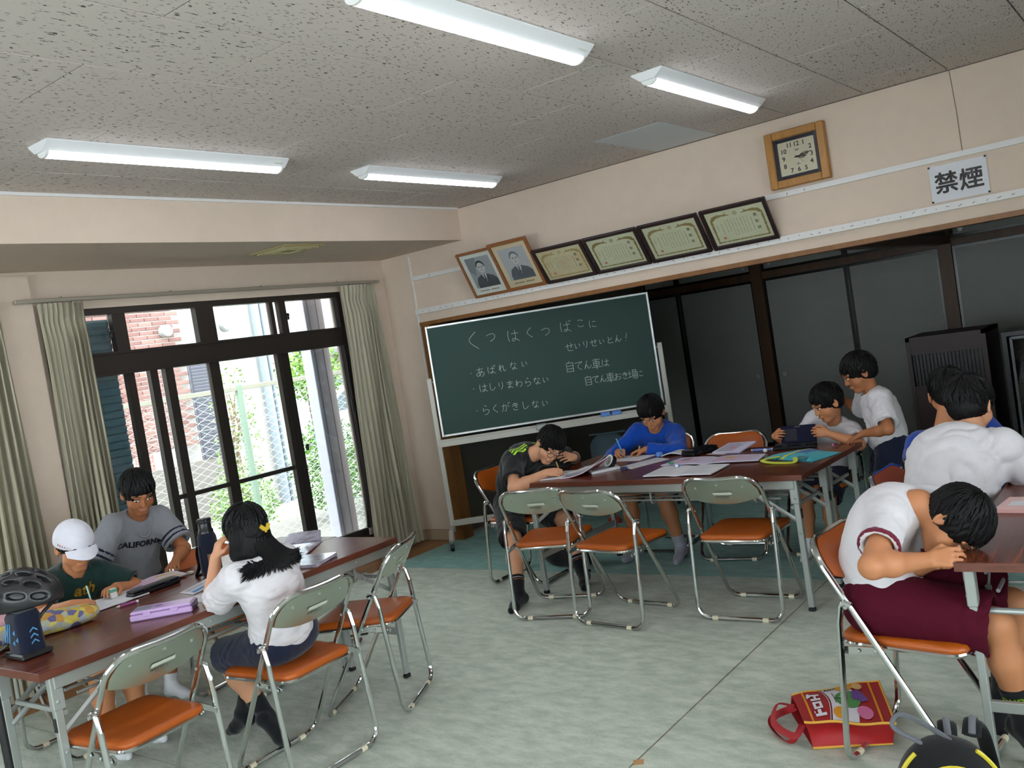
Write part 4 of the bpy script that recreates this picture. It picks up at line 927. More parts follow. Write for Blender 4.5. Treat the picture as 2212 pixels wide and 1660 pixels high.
# ------------------------------------------------------------------ people: bodies grown from distance fields
class SDF:
    """smooth union of limbs; meshed by surface nets"""
    def __init__(s): s.p = []
    def cone(s, a, b, ra, rb, k=.02, op='u', cut=None): s.p.append(('c', np.array(a, float), np.array(b, float), ra, rb, k, op, cut)); return s
    def chain(s, pts, rs, k=.02, op='u'):
        for i in range(len(pts)-1): s.cone(pts[i], pts[i+1], rs[i], rs[i+1], k, op)
        return s
    def ell(s, c, R, rad, k=.02, op='u', cut=None): s.p.append(('e', np.array(c, float), np.array(R, float), np.array(rad, float), 0, k, op, cut)); return s
    @staticmethod
    def _d(p, X):
        if p[0] == 'c':
            _, a, b, ra, rb = p[:5]; ab = b-a; l2 = float(ab@ab)+1e-12
            t = np.clip(((X-a)@ab)/l2, 0, 1); d = np.linalg.norm(X-a-t[..., None]*ab, axis=-1)-(ra+(rb-ra)*t)
        else:
            _, c, R, rad = p[:4]; q = (X-c)@R; k0 = np.linalg.norm(q/rad, axis=-1); k1 = np.linalg.norm(q/(rad*rad), axis=-1); d = k0*(k0-1)/(k1+1e-9)
        if p[7]:
            for o, n in p[7]: d = np.maximum(d, (X-np.array(o, float))@np.array(n, float))
        return d
    def mesh(s, vs, disp=None, cuts=()):
        lo, hi = np.full(3, 1e9), np.full(3, -1e9); bb = []
        for p in s.p:
            if p[0] == 'c': a = np.minimum(p[1]-p[3], p[2]-p[4]); b = np.maximum(p[1]+p[3], p[2]+p[4])
            else: e = np.abs(p[2])@p[3]; a, b = p[1]-e, p[1]+e
            bb.append((a, b))
            if p[6] == 'u': lo = np.minimum(lo, a); hi = np.maximum(hi, b)
        mg = .012+2*vs; lo = lo-mg; hi = hi+mg; N = np.ceil((hi-lo)/vs).astype(int)+1
        F = np.full(N, 1.0, np.float32); ax = [lo[i]+vs*np.arange(N[i]) for i in range(3)]
        for p, (a, b) in zip(s.p, bb):
            m = p[5]+3*vs+.008; i0 = np.clip(np.floor((a-m-lo)/vs).astype(int), 0, N-1); i1 = np.clip(np.ceil((b+m-lo)/vs).astype(int)+1, 1, N)
            if np.any(i1 <= i0): continue
            sl = tuple(slice(i0[i], i1[i]) for i in range(3)); X = np.stack(np.meshgrid(*[ax[i][sl[i]] for i in range(3)], indexing='ij'), -1)
            d = s._d(p, X); f = F[sl]; k = p[5]
            if p[6] == 'u': h = np.clip(.5+.5*(f-d)/k, 0, 1); F[sl] = f+(d-f)*h-k*h*(1-h)
            else: h = np.clip(.5-.5*(f+d)/k, 0, 1); F[sl] = f+(-d-f)*h+k*h*(1-h)
        if disp is not None or cuts:
            near = np.abs(F) < max(.03, 3*vs) if not cuts else F < .05
            idx = np.nonzero(near); X = np.stack([ax[i][idx[i]] for i in range(3)], -1); v = F[idx]
            if disp is not None: v = v+disp(X)
            for o, n in cuts: v = np.maximum(v, (X-np.array(o, float))@np.array(n, float))
            F[idx] = v
        return nets(F, lo, vs)
def nets(F, lo, vs):
    S = F < 0; N = F.shape
    cs = np.zeros(tuple(n-1 for n in N), np.int8)
    for dx in (0, 1):
        for dy in (0, 1):
            for dz in (0, 1): cs += S[dx:N[0]-1+dx, dy:N[1]-1+dy, dz:N[2]-1+dz]
    act = (cs > 0) & (cs < 8); ii = np.nonzero(act); n = len(ii[0]); vid = np.full(act.shape, -1, np.int64); vid[ii] = np.arange(n)
    acc = np.zeros((n, 3)); cnt = np.zeros(n); I = np.stack(ii, -1)
    corners = [(a, b, c) for a in (0, 1) for b in (0, 1) for c in (0, 1)]
    val = {c: F[ii[0]+c[0], ii[1]+c[1], ii[2]+c[2]].astype(float) for c in corners}
    for c in corners:
        for a in range(3):
            if c[a]: continue
            e = list(c); e[a] = 1; e = tuple(e); x, y = val[c], val[e]; m = (x < 0) != (y < 0); t = np.zeros(n); t[m] = x[m]/(x[m]-y[m])
            p = np.tile(np.array(c, float), (n, 1)); p[:, a] += t; acc[m] += p[m]; cnt[m] += 1
    P = lo+vs*(I+acc/np.maximum(cnt, 1)[:, None]); quads = []
    for a in range(3):
        b, c = (a+1) % 3, (a+2) % 3
        sl0 = [slice(1, -1)]*3; sl0[a] = slice(0, N[a]-1); sl1 = [slice(1, -1)]*3; sl1[a] = slice(1, N[a])
        A, B = S[tuple(sl0)], S[tuple(sl1)]
        for flip, M in ((False, A & ~B), (True, ~A & B)):
            q = np.stack(np.nonzero(M), -1)
            if not len(q): continue
            base = q.copy(); base[:, b] += 1; base[:, c] += 1
            o = []
            for db, dc in ((-1, -1), (0, -1), (0, 0), (-1, 0)):
                t = base.copy(); t[:, b] += db; t[:, c] += dc; o.append(vid[t[:, 0], t[:, 1], t[:, 2]])
            o = np.stack(o, -1); quads.append(o[:, ::-1] if flip else o)
    return P, np.concatenate(quads)
def np_obj(name, P, Q, m, parent, base, relax=1):
    P = np.asarray(P)
    for _ in range(relax):    # light smoothing keeps the limbs round
        A = np.zeros_like(P); c = np.zeros(len(P))
        for i in range(4):
            np.add.at(A, Q[:, i], P[Q[:, (i+1) % 4]]); np.add.at(c, Q[:, i], 1)
        P = .5*P+.5*A/np.maximum(c, 1)[:, None]
    me = D.meshes.new(name); me.vertices.add(len(P)); me.vertices.foreach_set('co', (P-np.array(base)).astype(np.float32).ravel())
    me.loops.add(Q.size); me.loops.foreach_set('vertex_index', Q.astype(np.int32).ravel()); me.polygons.add(len(Q))
    me.polygons.foreach_set('loop_start', np.arange(0, Q.size, 4, dtype=np.int32)); me.update(calc_edges=True); me.validate()
    me.polygons.foreach_set('use_smooth', np.ones(len(me.polygons), bool)); me.materials.append(m); me.update()
    o = D.objects.new(name, me); COL.objects.link(o); o.parent = parent; return o
def ik(a, c, l1, l2, hint):
    a, c, h = Vector(a), Vector(c), Vector(hint); d = c-a; L = d.length
    if L > (l1+l2)*.995: c = a+d*((l1+l2)*.995/L); d = c-a; L = d.length
    x = (l1*l1-l2*l2+L*L)/(2*L); hh = math.sqrt(max(0, l1*l1-x*x)); n = d.normalized(); q = h-a; q = q-n*q.dot(n)
    q = q.normalized() if q.length > 1e-6 else n.orthogonal().normalized()
    return a+n*x+q*hh, c
def wrinkle(amp, freq, dirs, seed=0):
    rn = np.random.RandomState(seed); K = [np.array(d, float)/np.linalg.norm(d) for d in dirs]
    ph = rn.rand(len(K))*6.28; w_ = rn.randn(len(K), 3)*freq*.35
    def f(X):
        v = 0
        for k, p, q in zip(K, ph, w_): v = v+(1-2*np.abs(np.sin(.5*freq*(X@k)+p+1.6*np.sin(X@q+p)+.9*np.sin(X@q[::-1]*1.7)))**.8)*(.55+.45*np.sin(X@q*.6+2*p))
        return amp*v/len(K)
    return f
def hand_prims(B, w, dr, pn, thumb, sc, curl, spread=.08, thumb_in=.5):
    """palm, five fingers and thumb; w wrist, dr direction to the fingers, pn palm normal, thumb = side of the thumb"""
    dr = Vector(dr).normalized(); pn = Vector(pn); pn = (pn-dr*pn.dot(dr)).normalized(); sd = dr.cross(pn).normalized(); sd = sd if sd.dot(Vector(thumb)) > 0 else -sd
    w = Vector(w); kn = []
    for x, l in ((.0255, .066), (.0085, .069), (-.0085, .066), (-.0245, .06)):
        k = w+dr*l*sc+sd*x*sc; B.cone(w+dr*.008*sc+sd*x*.55*sc, k-dr*.004*sc, .0125*sc, .0098*sc, .010*sc); kn.append(k)
    L = (.060, .067, .062, .048); R0 = (.0076, .0078, .0074, .0066); tips = []
    cs = curl if isinstance(curl, (list, tuple)) else [curl]*4
    for i, k in enumerate(kn):
        ang = 0; p = k; c = cs[i]; out = sd*(1.5-i)*spread
        for j, (fr, bend) in enumerate(((.45, .55), (.31, 1.0), (.24, .65))):
            ang += c*bend; d = (dr*math.cos(ang)+pn*math.sin(ang)+out*max(0, math.cos(ang))).normalized(); q = p+d*L[i]*fr*sc
            B.cone(p, q, R0[i]*sc*(1-.06*j), R0[i]*sc*(.95-.08*j), .0022); p = q
        tips.append(p)
    b0 = w+dr*.016*sc+sd*.022*sc+pn*.004*sc; t1 = b0+(dr*.62+sd*.62+pn*.35).normalized()*.036*sc
    t2 = t1+(dr*(.85-.2*thumb_in)+sd*(.25-.7*thumb_in)+pn*.55).normalized()*.029*sc; t3 = t2+(dr*(.85-.3*thumb_in)+sd*(-.6*thumb_in)+pn*.45).normalized()*.024*sc
    B.cone(b0, t1, .0135*sc, .0098*sc, .008*sc); B.cone(t1, t2, .0096*sc, .0084*sc, .002); B.cone(t2, t3, .0084*sc, .0066*sc, .002)
    return tips, t3, sd
def hframe(fwd, up=(0, 0, 1)):
    f = Vector(fwd).normalized(); u = Vector(up); u = (u-f*u.dot(f)).normalized(); return frame(f.cross(u), f, u)   # x right, y forward, z up
def A3(R): return np.array([[R[i][j] for j in range(3)] for i in range(3)])
M_skin = {k: mat('skin_%d' % k, c, .5, sub=.12, var=.05, vscale=25, spec=.35) for k, c in ((0, 'd29a78'), (1, 'bd7f58'), (2, 'a86c48'))}
M_hair = mat('black_hair', '080708', .55, spec=.22)
M_eyew = mat('eye_white', 'e9e6e2', .25); M_iris = mat('dark_iris', '1c1310', .2); M_lip = mat('lips', 'b0685a', .5); M_brow = mat('dark_brow', '1a1514', .8)
def head_prims(B, c, R, s):
    def P(x, y, z): return Vector(c)+R@Vector((x, y, z))*s
    r = A3(R); k = .02*s
    B.ell(P(0, -.010, .026), r, np.array((.072, .090, .083))*s, k); B.ell(P(0, .028, -.032), r, np.array((.057, .058, .074))*s, k)
    B.cone(P(-.012, .062, -.088), P(.012, .062, -.088), .019*s, .019*s, k)
    for q in (-1, 1):
        B.cone(P(q*.040, .044, -.034), P(q*.040, .044, -.034), .026*s, .026*s, k); B.cone(P(q*.012, .086, .026), P(q*.045, .070, .026), .008*s, .008*s, .012*s)
        B.cone(P(q*.031, .094, .006), P(q*.031, .094, .006), .012*s, .012*s, .008*s, 'sub')
        B.ell(P(q*.075, -.010, -.006), r@A3(Matrix.Rotation(q*.35, 3, 'Z')), np.array((.008, .019, .031))*s, .006*s); B.ell(P(q*.083, -.008, -.006), r, np.array((.006, .010, .017))*s, .004*s, 'sub')
    B.cone(P(0, .080, .016), P(0, .098, -.024), .0085*s, .0105*s, .010*s); 
    for q in (-1, 1): B.cone(P(q*.010, .088, -.026), P(q*.010, .088, -.026), .0085*s, .0085*s, .006*s)
    B.cone(P(-.014, .086, -.055), P(.014, .086, -.055), .008*s, .008*s, .008*s)
def head_parts(t, base, c, R, s, blink=False):
    base = Vector(base)
    def P(x, y, z): return Vector(c)+R@Vector((x, y, z))*s-base
    for q in (-1, 1):
        ec = P(q*.031, .0815, .0055); Re = R@Matrix.Rotation(-q*.32, 3, 'Z'); b = MB()
        b._add([ec+Re@Vector((.0125*math.sin(i)*math.cos(j), .0070*math.sin(i)*math.sin(j), .0042*math.cos(i)))*s for i in np.linspace(.02, PI-.02, 9) for j in np.linspace(0, 2*PI, 15)[:-1]], [(i*14+j, i*14+(j+1) % 14, i*14+14+(j+1) % 14, i*14+14+j) for i in range(8) for j in range(14)]); e = obj('eye', b, M_eyew, t, smooth=80)
        b = MB(); b.lathe(ec+Re@Vector((0, .0066, -.0004))*s, [(.0001, .0010*s), (.0040*s, .0007*s), (.0046*s, -.0008*s)], R=Re@Matrix.Rotation(-PI/2, 3, 'X'), n=14, cap=False); obj('iris', b, M_iris, e)
        b = MB(); b.tube([P(q*.019, .0875, .0125), P(q*.031, .0905, .0165), P(q*.044, .0835, .0125)], [.0014*s, .002*s, .0013*s], n=6); obj('eyelid_line', b, M_brow, t)
        b = MB(); b.tube([P(q*.015, .0935, .030), P(q*.032, .0905, .036), P(q*.050, .0765, .030)], [.002*s, .0029*s, .0012*s], n=6); obj('eyebrow', b, M_brow, t)
    b = MB(); b.tube([P(-.021, .0855, -.0555), P(-.010, .0930, -.0545), P(0, .0942, -.0555), P(.010, .0930, -.0545), P(.021, .0855, -.0555)], [.001*s, .003*s, .0034*s, .003*s, .001*s], n=8); obj('mouth', b, M_lip, t)
def hair(t, base, c, R, s, style='short', seed=1, m=None):
    """skull cap of hair plus locks combed out from the crown"""
    B = SDF(); r = A3(R); vol = 1.0 if style != 'crop' else .955
    def P(x, y, z): return Vector(c)+R@Vector((x, y, z))*s
    B.ell(P(0, -.012, .030), r, np.array((.083, .101, .093))*s*vol, .01)
    if style != 'crop': B.ell(P(0, -.050, -.012), r, np.array((.066, .058, .062))*s, .02)
    else: B.ell(P(0, -.050, -.008), r, np.array((.060, .052, .050))*s, .02)
    B.ell(P(0, .118, -.052), r, np.array((.072, .082, .098))*s, .008, 'sub')
    for q in (-1, 1): B.ell(P(q*.085, .014, -.035), r, np.array((.022, .034, .036))*s, .006, 'sub')
    X0 = np.array(P(0, -.045, .075)); rt = np.array(R.transposed())
    def comb(X):
        q = (X-X0)@r; ph = np.arctan2(q[:, 0], q[:, 1]+1e-6); d = np.linalg.norm(q, axis=1); return .0016*s*np.sin(34*ph+3*np.sin(40*d))+.001*s*np.sin(71*ph+9*d*20)
    p, q = B.mesh(.0045*s, comb if style != 'crop' else None); h_ = np_obj('hair', p, q, m or M_hair, t, base, 0)
    rn = random.Random(seed); b = MB(); C = Vector((0, -.012, .030)); Rd = Vector((.084, .102, .094))*vol
    n = {'short': 330, 'long': 120, 'crop': 420}[style]; W0 = Vector((0, -.55, .84)).normalized(); u0 = W0.orthogonal().normalized(); v0 = W0.cross(u0)
    for _ in range(n):
        ph = rn.uniform(0, 2*PI); t0 = rn.uniform(.05, 1.5); ln = rn.uniform(.35, .75); pts = []; tw = rn.uniform(-.25, .25)
        for k in range(6):
            a = t0+ln*k/5; phi = ph+tw*k/5; d = W0*math.cos(a)+(u0*math.cos(phi)+v0*math.sin(phi))*math.sin(a)
            lift = 1.0+.012+(.05*(k/5)**2 if style == 'short' else .012)*rn.uniform(.4, 1); x = C+Vector((d.x*Rd.x, d.y*Rd.y, d.z*Rd.z))*lift
            if x.y > .045 and x.z < .040-.01*rn.random() or x.z < -.062 or (abs(x.x) > .06 and -.015 < x.y and x.z < -.012): break
            pts.append(P(*x)-Vector(base))
        if len(pts) < 3: continue
        w_ = (.0052 if style != 'crop' else .0026)*s*rn.uniform(.7, 1.25); b.tube(pts, [w_*.7]+[w_]*(len(pts)-2)+[w_*.12], n=5)
    if b.v: o = obj('hair_locks', b, m or M_hair, t, smooth=60); o['kind'] = 'stuff'
    return h_
def person(name_label, spec):
    S = spec; s = S.get('s', 1.0); hs = S.get('hs', 1.0); pel, nk = Vector(S['pel']), Vector(S['neck']); fw = Vector(S['face']).normalized(); up = (nk-pel).normalized(); lf = up.cross(fw).normalized(); fw = lf.cross(up).normalized()
    base = Vector(S.get('base', (pel.x, pel.y, 0))); t = thing('person', name_label, 'person', base); skin = M_skin[S.get('skin', 1)]
    Rt = frame(lf, fw, up); rt = A3(Rt); arch = S.get('arch', .03)*s; fat = S.get('fat', 1.0)
    def sp(u): return pel.lerp(nk, u)-fw*arch*4*u*(1-u)
    B = SDF(); k = .04*s
    def torso(B, g):
        B.ell(pel+up*.01, rt, np.array((.125*fat, .088, .095))*s+g, k); B.ell(sp(.30), rt, np.array((.110*fat, .080*fat, .105))*s+g, k); B.ell(sp(.62), rt, np.array((.122*fat, .082*fat, .125))*s+g, k)
        for q in (-1, 1): B.cone(sp(.86)+lf*q*.03*s, sh[q]-lf*q*.012*s, .052*s+g, .043*s+g, k)
    sh = {}
    for q, nm in ((1, 'L'), (-1, 'R')): sh[q] = Vector(S['sh'+nm]) if 'sh'+nm in S else nk-up*.05*s+lf*q*.128*s*S.get('wide', 1.0)
    torso(B, 0)
    hc = Vector(S['head']); Rh = hframe(S['hf'], S.get('hu', (0, 0, 1)))
    nb = hc+Rh@Vector((0, -.022, -.045))*hs; B.cone(nk-up*.01, nb, .046*s, .044*s, .02*s)
    head_prims(B, hc, Rh, hs)
    ARM = {}; LEG = {}; tips = {}
    for q, nm in ((1, 'L'), (-1, 'R')):
        el, wr = ik(sh[q], S['w'+nm], .235*s, .205*s, S['e'+nm]); ARM[q] = (el, wr); a = S.get('af', 1.0)
        B.cone(sh[q], el, .039*s*a, .033*s*a, .02*s); B.cone(el, el.lerp(wr, .35), .033*s*a, .034*s*a, .02*s); B.cone(el.lerp(wr, .35), wr, .034*s*a, .0225*s*a, .02*s)
        hd = S['h'+nm]; tips[q] = hand_prims(B, wr, hd[0], hd[1], hd[2], S.get('hsz', .92)*s, hd[3], thumb_in=hd[4] if len(hd) > 4 else .5)
        hip = pel+lf*q*.070*s-up*.01*s; kn, an = ik(hip, S['a'+nm], .335*s, .325*s, S['k'+nm]); LEG[q] = (hip, kn, an)
        B.cone(hip, kn, .070*s*fat, .049*s, .03*s); B.cone(kn, kn.lerp(an, .35), .047*s, .049*s, .02*s); B.cone(kn.lerp(an, .35), an, .049*s, .029*s, .02*s)
        fd = Vector(S['f'+nm]).normalized(); dn = (an-kn).normalized(); dn = (dn-fd*dn.dot(fd)).normalized(); he = an+dn*.038*s-fd*.022*s; ba = an+dn*.042*s+fd*.095*s; to = an+dn*.046*s+fd*.142*s
        LEG[q] += (he, ba, to, fd, dn); B.cone(an, he, .028*s, .026*s, .012); B.cone(an, ba, .027*s, .021*s, .02); B.cone(he, ba, .024*s, .022*s, .02); B.cone(ba, to, .026*s, .016*s, .012)
    p, q_ = B.mesh(.0043); np_obj('body', p, q_, skin, t, base, 1); head_parts(t, base, hc, Rh, hs)
    # shirt
    C = SDF(); g = S.get('loose', .014); M_sh = S['shirt']; lw = S.get('shirt_low', .0)
    C.ell(pel+up*(.03-lw)*s, rt, np.array((.125*fat, .092, .095))*s+g, k); C.ell(sp(.30), rt, np.array((.112*fat, .084*fat, .11))*s+g, k); C.ell(sp(.62), rt, np.array((.124*fat, .084*fat, .125))*s+g, k)
    for q in (-1, 1):
        C.cone(sp(.86)+lf*q*.03*s, sh[q]-lf*q*.012*s, .052*s+g*.8, .043*s+g, k); el, wr = ARM[q]; sl = S.get('sleeve', .62); a = S.get('af', 1.0)
        if sl <= 1:
            e = sh[q].lerp(el, sl); d = (el-sh[q]).normalized(); C.cone(sh[q], e+d*.03, .041*s*a+g, .040*s*a+g*1.5, .03*s, cut=[(e, d)])
        else:
            C.cone(sh[q], el, .041*s+g, .036*s+g*.9, .03*s); d = (wr-el).normalized(); e = el.lerp(wr, .93); C.cone(el, e+d*.02, .036*s+g*.9, .029*s+g*.55, .02*s, cut=[(e, d)])
        if sl <= 1: C.cone(e+d*.03, e-d*.012, (.034*s*a+g*.75), (.034*s*a+g*.6), .004, 'sub')
    C.cone(nk+up*.05+fw*.02, nk+up*.0+fw*.012, .075*s, .050*s, .008, 'sub')
    cu = [(pel-up*S.get('hem', .05)*s, -up)]
    if 'cuts' in S: cu += S['cuts']
    ld = [(up*.8+lf*.5), (up*.6-lf*.8), (up+fw*.5)]
    p, q_ = C.mesh(.0062, wrinkle(S.get('wr', .0085), 62, [tuple(x) for x in ld], S.get('seed', 1)), cu); np_obj('shirt', p, q_, M_sh, t, base, 1)
    if 'cuff' in S:
        for q in (-1, 1):
            el, wr = ARM[q]; sl = S['sleeve']; d = (el-sh[q]).normalized(); e = sh[q].lerp(el, sl); a = S.get('af', 1.0); x = SDF(); x.cone(sh[q], e+d*.03, .041*s*a+g+.002, .040*s*a+g*1.5+.003, .01, cut=[(e+d*.001, d), (e-d*.016, -d)]); x.cone(e+d*.03, e-d*.03, (.036*s*a+g*1.2), (.036*s*a+g), .003, 'sub')
            p, q_ = x.mesh(.005); np_obj('sleeve_cuff', p, q_, S['cuff'], t, base, 1)
    for k_, (lo_, hi_) in enumerate(S.get('bands', ())):     # contrasting stripes round the sleeves
        for q in (-1, 1):
            el, wr = ARM[q]; sl = S['sleeve']; d = (el-sh[q]).normalized(); a = S.get('af', 1.0); x = SDF(); e = sh[q].lerp(el, sl); x.cone(sh[q], e+d*.03, .041*s*a+g+.0035, .040*s*a+g*1.5+.0035, .01, cut=[(e-d*lo_, d), (e-d*hi_, -d)]); x.cone(e+d*.03, e-d*.08, (.036*s*a+g*1.2), (.036*s*a+g), .003, 'sub')
            p, q_ = x.mesh(.005); np_obj('sleeve_stripe', p, q_, S['band_mat'], t, base, 1)
    # shorts
    T = SDF(); g2 = S.get('loose2', .014); wl = pel+up*.055*s
    T.ell(pel, rt, np.array((.125*fat, .092, .10))*s+g2*.6, k, cut=[(wl, up)])
    for q in (-1, 1):
        hip, kn, an = LEG[q][:3]; ln = S.get('shorts', .82)
        if ln <= 1:
            e = hip.lerp(kn, ln); d = (kn-hip).normalized(); T.cone(hip, e+d*.03, .074*s*fat+g2, .054*s+g2*1.6, .03*s, cut=[(e, d)]); T.cone(e+d*.03, e-d*.02, .050*s+g2*1.2, .050*s+g2, .004, 'sub')
        else:
            e = kn.lerp(an, ln-1); d = (an-kn).normalized(); T.cone(hip, kn, .074*s+g2, .052*s+g2, .03*s); T.cone(kn, e+d*.03, .052*s+g2, .042*s+g2, .02*s, cut=[(e, d)])
    p, q_ = T.mesh(.0065, wrinkle(.004, 70, [tuple(fw+up*.4), tuple(lf+fw*.6)], 5)); np_obj('shorts', p, q_, S['pants'], t, base, 1)
    for q in (-1, 1):
        hip, kn, an, he, ba, to, fd, dn = LEG[q]; x = SDF(); g3 = .003; tp = an.lerp(kn, S.get('sock', .22)); d = (kn-an).normalized()
        x.cone(an, an.lerp(kn, .5), .030*s+g3, .046*s+g3, .01, cut=[(tp, d)]); x.cone(an, he, .028*s+g3, .026*s+g3, .012); x.cone(an, ba, .027*s+g3, .021*s+g3, .02); x.cone(he, ba, .024*s+g3, .022*s+g3, .02); x.cone(ba, to, .026*s+g3, .017*s+g3, .012)
        p, q_ = x.mesh(.005); so = np_obj('sock', p, q_, S['socks'], t, base, 1)
        for a_, b_, mm in S.get('sock_stripes', ()):
            x = SDF(); e0, e1 = an.lerp(kn, a_), an.lerp(kn, b_); x.cone(an, an.lerp(kn, .5), .030*s+g3+.0015, .046*s+g3+.0015, .01, cut=[(e1, d), (e0, -d)]); p, q_ = x.mesh(.004); np_obj('sock_stripe', p, q_, mm, so, base, 0)
    if S.get('hair'): hair(t, base, hc, Rh, hs, S['hair'], S.get('seed', 1))
    return dict(t=t, base=base, lf=lf, fw=fw, up=up, nk=nk, pel=pel, sp=sp, hc=hc, Rh=Rh, hs=hs, sh=sh, ARM=ARM, LEG=LEG, s=s, tips=tips, g=g)
def cloth(name, c, **k): return mat(name, c, .9, var=.06, vscale=30, bump=.12, bscale=700, spec=.2, sheen=.2, **k)
M_wht = cloth('white_cotton', 'd3cfd3'); M_navy = cloth('navy_cotton', '1a2036'); M_blk = cloth('black_jersey', '18191c'); M_mar = mat('maroon_shorts_cloth', '4a0a1e', .85, bump=.12, bscale=700, spec=.15); M_mart = cloth('maroon_trim', '6a1c34')
M_green = cloth('dark_green_cotton', '16302c'); M_grey = cloth('heather_grey', '85868c'); M_blue = cloth('royal_blue', '0f46a8'); M_blue2 = cloth('mid_blue', '28469a'); M_khaki = cloth('khaki', '8a7a5c')
M_sblk = cloth('black_sock', '15161a'); M_sgry = cloth('grey_sock', '9a9aa6'); M_swht = cloth('white_sock', 'dcdce0')
# ------------------------------------------------------------------ the children
PEO = {}
PEO['cap'] = person('person in a white baseball cap and dark green T-shirt writing at the left desk', dict(
    s=.98, hs=.98, pel=(-4.44, 2.13, .52), neck=(-4.345, 2.135, .835), face=(1, -.05, 0), head=(-4.275, 2.125, .95), hf=(.90, -.12, -.40), arch=.04, skin=1,
    wR=(-4.02, 1.945, .742), eR=(-4.22, 1.88, .70), hR=((.75, .62, -.1), (.1, .5, -.8), (-.2, .2, 1), .95, .9), wL=(-4.11, 2.20, .738), eL=(-4.26, 2.37, .70), hL=((.5, -.8, .15), (.3, -.3, -.9), (.6, .3, .6), .55, .5),
    kR=(-4.12, 2.06, .6), aR=(-4.12, 2.06, .066), fR=(1, -.1, 0), kL=(-4.12, 2.2, .6), aL=(-4.12, 2.21, .066), fL=(1, .1, 0),
    shirt=M_green, sleeve=.72, loose=.017, pants=M_khaki, shorts=1.0, socks=M_swht, hair='crop', seed=11, fat=1.08))
PEO['california'] = person('person in a grey CALIFORNIA shirt leaning on the left desk by the window', dict(
    s=.96, hs=.98, pel=(-4.66, 2.60, .655), neck=(-4.53, 2.605, .985), face=(1, -.12, 0), head=(-4.445, 2.58, 1.105), hf=(.82, -.25, -.48), arch=.02, skin=2,
    wR=(-4.40, 2.36, .70), eR=(-4.60, 2.36, .80), hR=((.7, .1, -.5), (.1, .6, -.6), (.6, .5, .3), .4), wL=(-4.25, 2.60, .735), eL=(-4.42, 2.84, .74), hL=((.72, -.62, -.08), (0, .05, -1), (.2, -.9, .2), .28, .2),
    kR=(-4.40, 2.47, .38), aR=(-4.55, 2.46, .066), fR=(1, -.1, 0), kL=(-4.40, 2.64, .38), aL=(-4.52, 2.62, .066), fL=(1, .1, 0), hsz=.95,
    shirt=M_grey, wr=.004, sleeve=.80, loose=.026, hem=.10, shirt_low=.03, bands=((.012, .026), (.040, .054)), band_mat=M_navy, pants=M_navy, shorts=.7, socks=M_swht, hair='short', seed=5))
PEO['girl'] = person('person with shoulder-length black hair and yellow clip, white T-shirt, seen from behind', dict(
    s=.99, hs=.99, pel=(-3.125, 2.335, .525), neck=(-3.15, 2.285, .855), face=(-1, .02, 0), head=(-3.215, 2.305, .965), hf=(-.93, .08, -.36), arch=.035, skin=0,
    wL=(-3.375, 2.25, .875), eL=(-3.39, 2.19, .70), hL=((.15, .35, .9), (.2, .8, -.2), (.8, .3, .1), 1.0, .8), wR=(-3.46, 2.36, .735), eR=(-3.32, 2.53, .72), hR=((-.7, -.7, 0), (0, 0, -1), (-.3, -.6, .4), .5),
    shL=(-3.145, 2.16, .812), kL=(-3.44, 2.22, .6), aL=(-3.345, 2.345, .15), fL=(.15, .42, -.78), kR=(-3.44, 2.43, .6), aR=(-3.60, 2.40, .115), fR=(-.9, -.05, -.4),
    shirt=M_wht, sleeve=.74, loose=.018, hem=.07, pants=M_navy, shorts=.98, socks=M_sblk, sock=.32, hair='long', seed=8))
PEO['black'] = person('person in a black sports shirt with lime shoulder stripes, bent over writing, glasses on', dict(
    s=1.10, hs=1.0, pel=(-3.73, 4.80, .53), neck=(-3.49, 4.75, .845), face=(1, -.18, 0), head=(-3.375, 4.765, .885), hf=(.60, -.50, -.66), hu=(.75, -.02, .66), arch=.075, skin=0,
    shR=(-3.575, 4.615, .825), wR=(-3.315, 4.60, .738), eR=(-3.50, 4.45, .70), hR=((.85, .40, -.05), (-.2, .5, -.8), (-.2, .3, 1), 1.0, .9), wL=(-3.335, 4.955, .765), eL=(-3.33, 5.12, .72), hL=((-.05, -.95, .25), (-.8, .1, -.5), (.2, .2, .9), .5),
    kR=(-3.40, 4.32, .6), aR=(-3.425, 4.275, .075), fR=(.18, -.95, -.05), kL=(-3.32, 4.85, .6), aL=(-3.235, 4.70, .085), fL=(.45, -.85, -.08),
    shirt=M_blk, sleeve=.70, loose=.018, pants=M_blk, shorts=.98, loose2=.02, socks=M_sblk, sock=.30, sock_stripes=((.20, .215, mat('orange_stripe', 'c0603a', .9)), (.235, .25, M_swht)), hair='short', seed=21))
PEO['blue'] = person('person in a bright blue long-sleeved shirt writing on the far side of the middle desk', dict(
    s=1.06, hs=1.0, pel=(-3.06, 5.62, .53), neck=(-3.015, 5.52, .855), face=(.06, -1, 0), head=(-2.985, 5.435, .955), hf=(.05, -.80, -.58), arch=.04, skin=1,
    wL=(-2.985, 5.285, .735), eL=(-2.76, 5.36, .70), hL=((-.88, -.35, -.08), (.1, -.2, -.95), (-.3, -.8, .2), .6), wR=(-3.175, 5.25, .735), eR=(-3.27, 5.44, .72), hR=((.35, -.9, -.05), (.6, .2, -.75), (.2, .2, 1), .95, .9),
    kL=(-2.93, 5.2, .6), aL=(-2.85, 5.31, .085), fL=(.1, -.95, -.12), kR=(-3.16, 5.2, .6), aR=(-3.18, 5.30, .08), fR=(-.1, -1, 0),
    shirt=M_blue, sleeve=1.5, loose=.018, pants=M_navy, shorts=.85, socks=M_sgry, sock=.22, hair='short', seed=31))
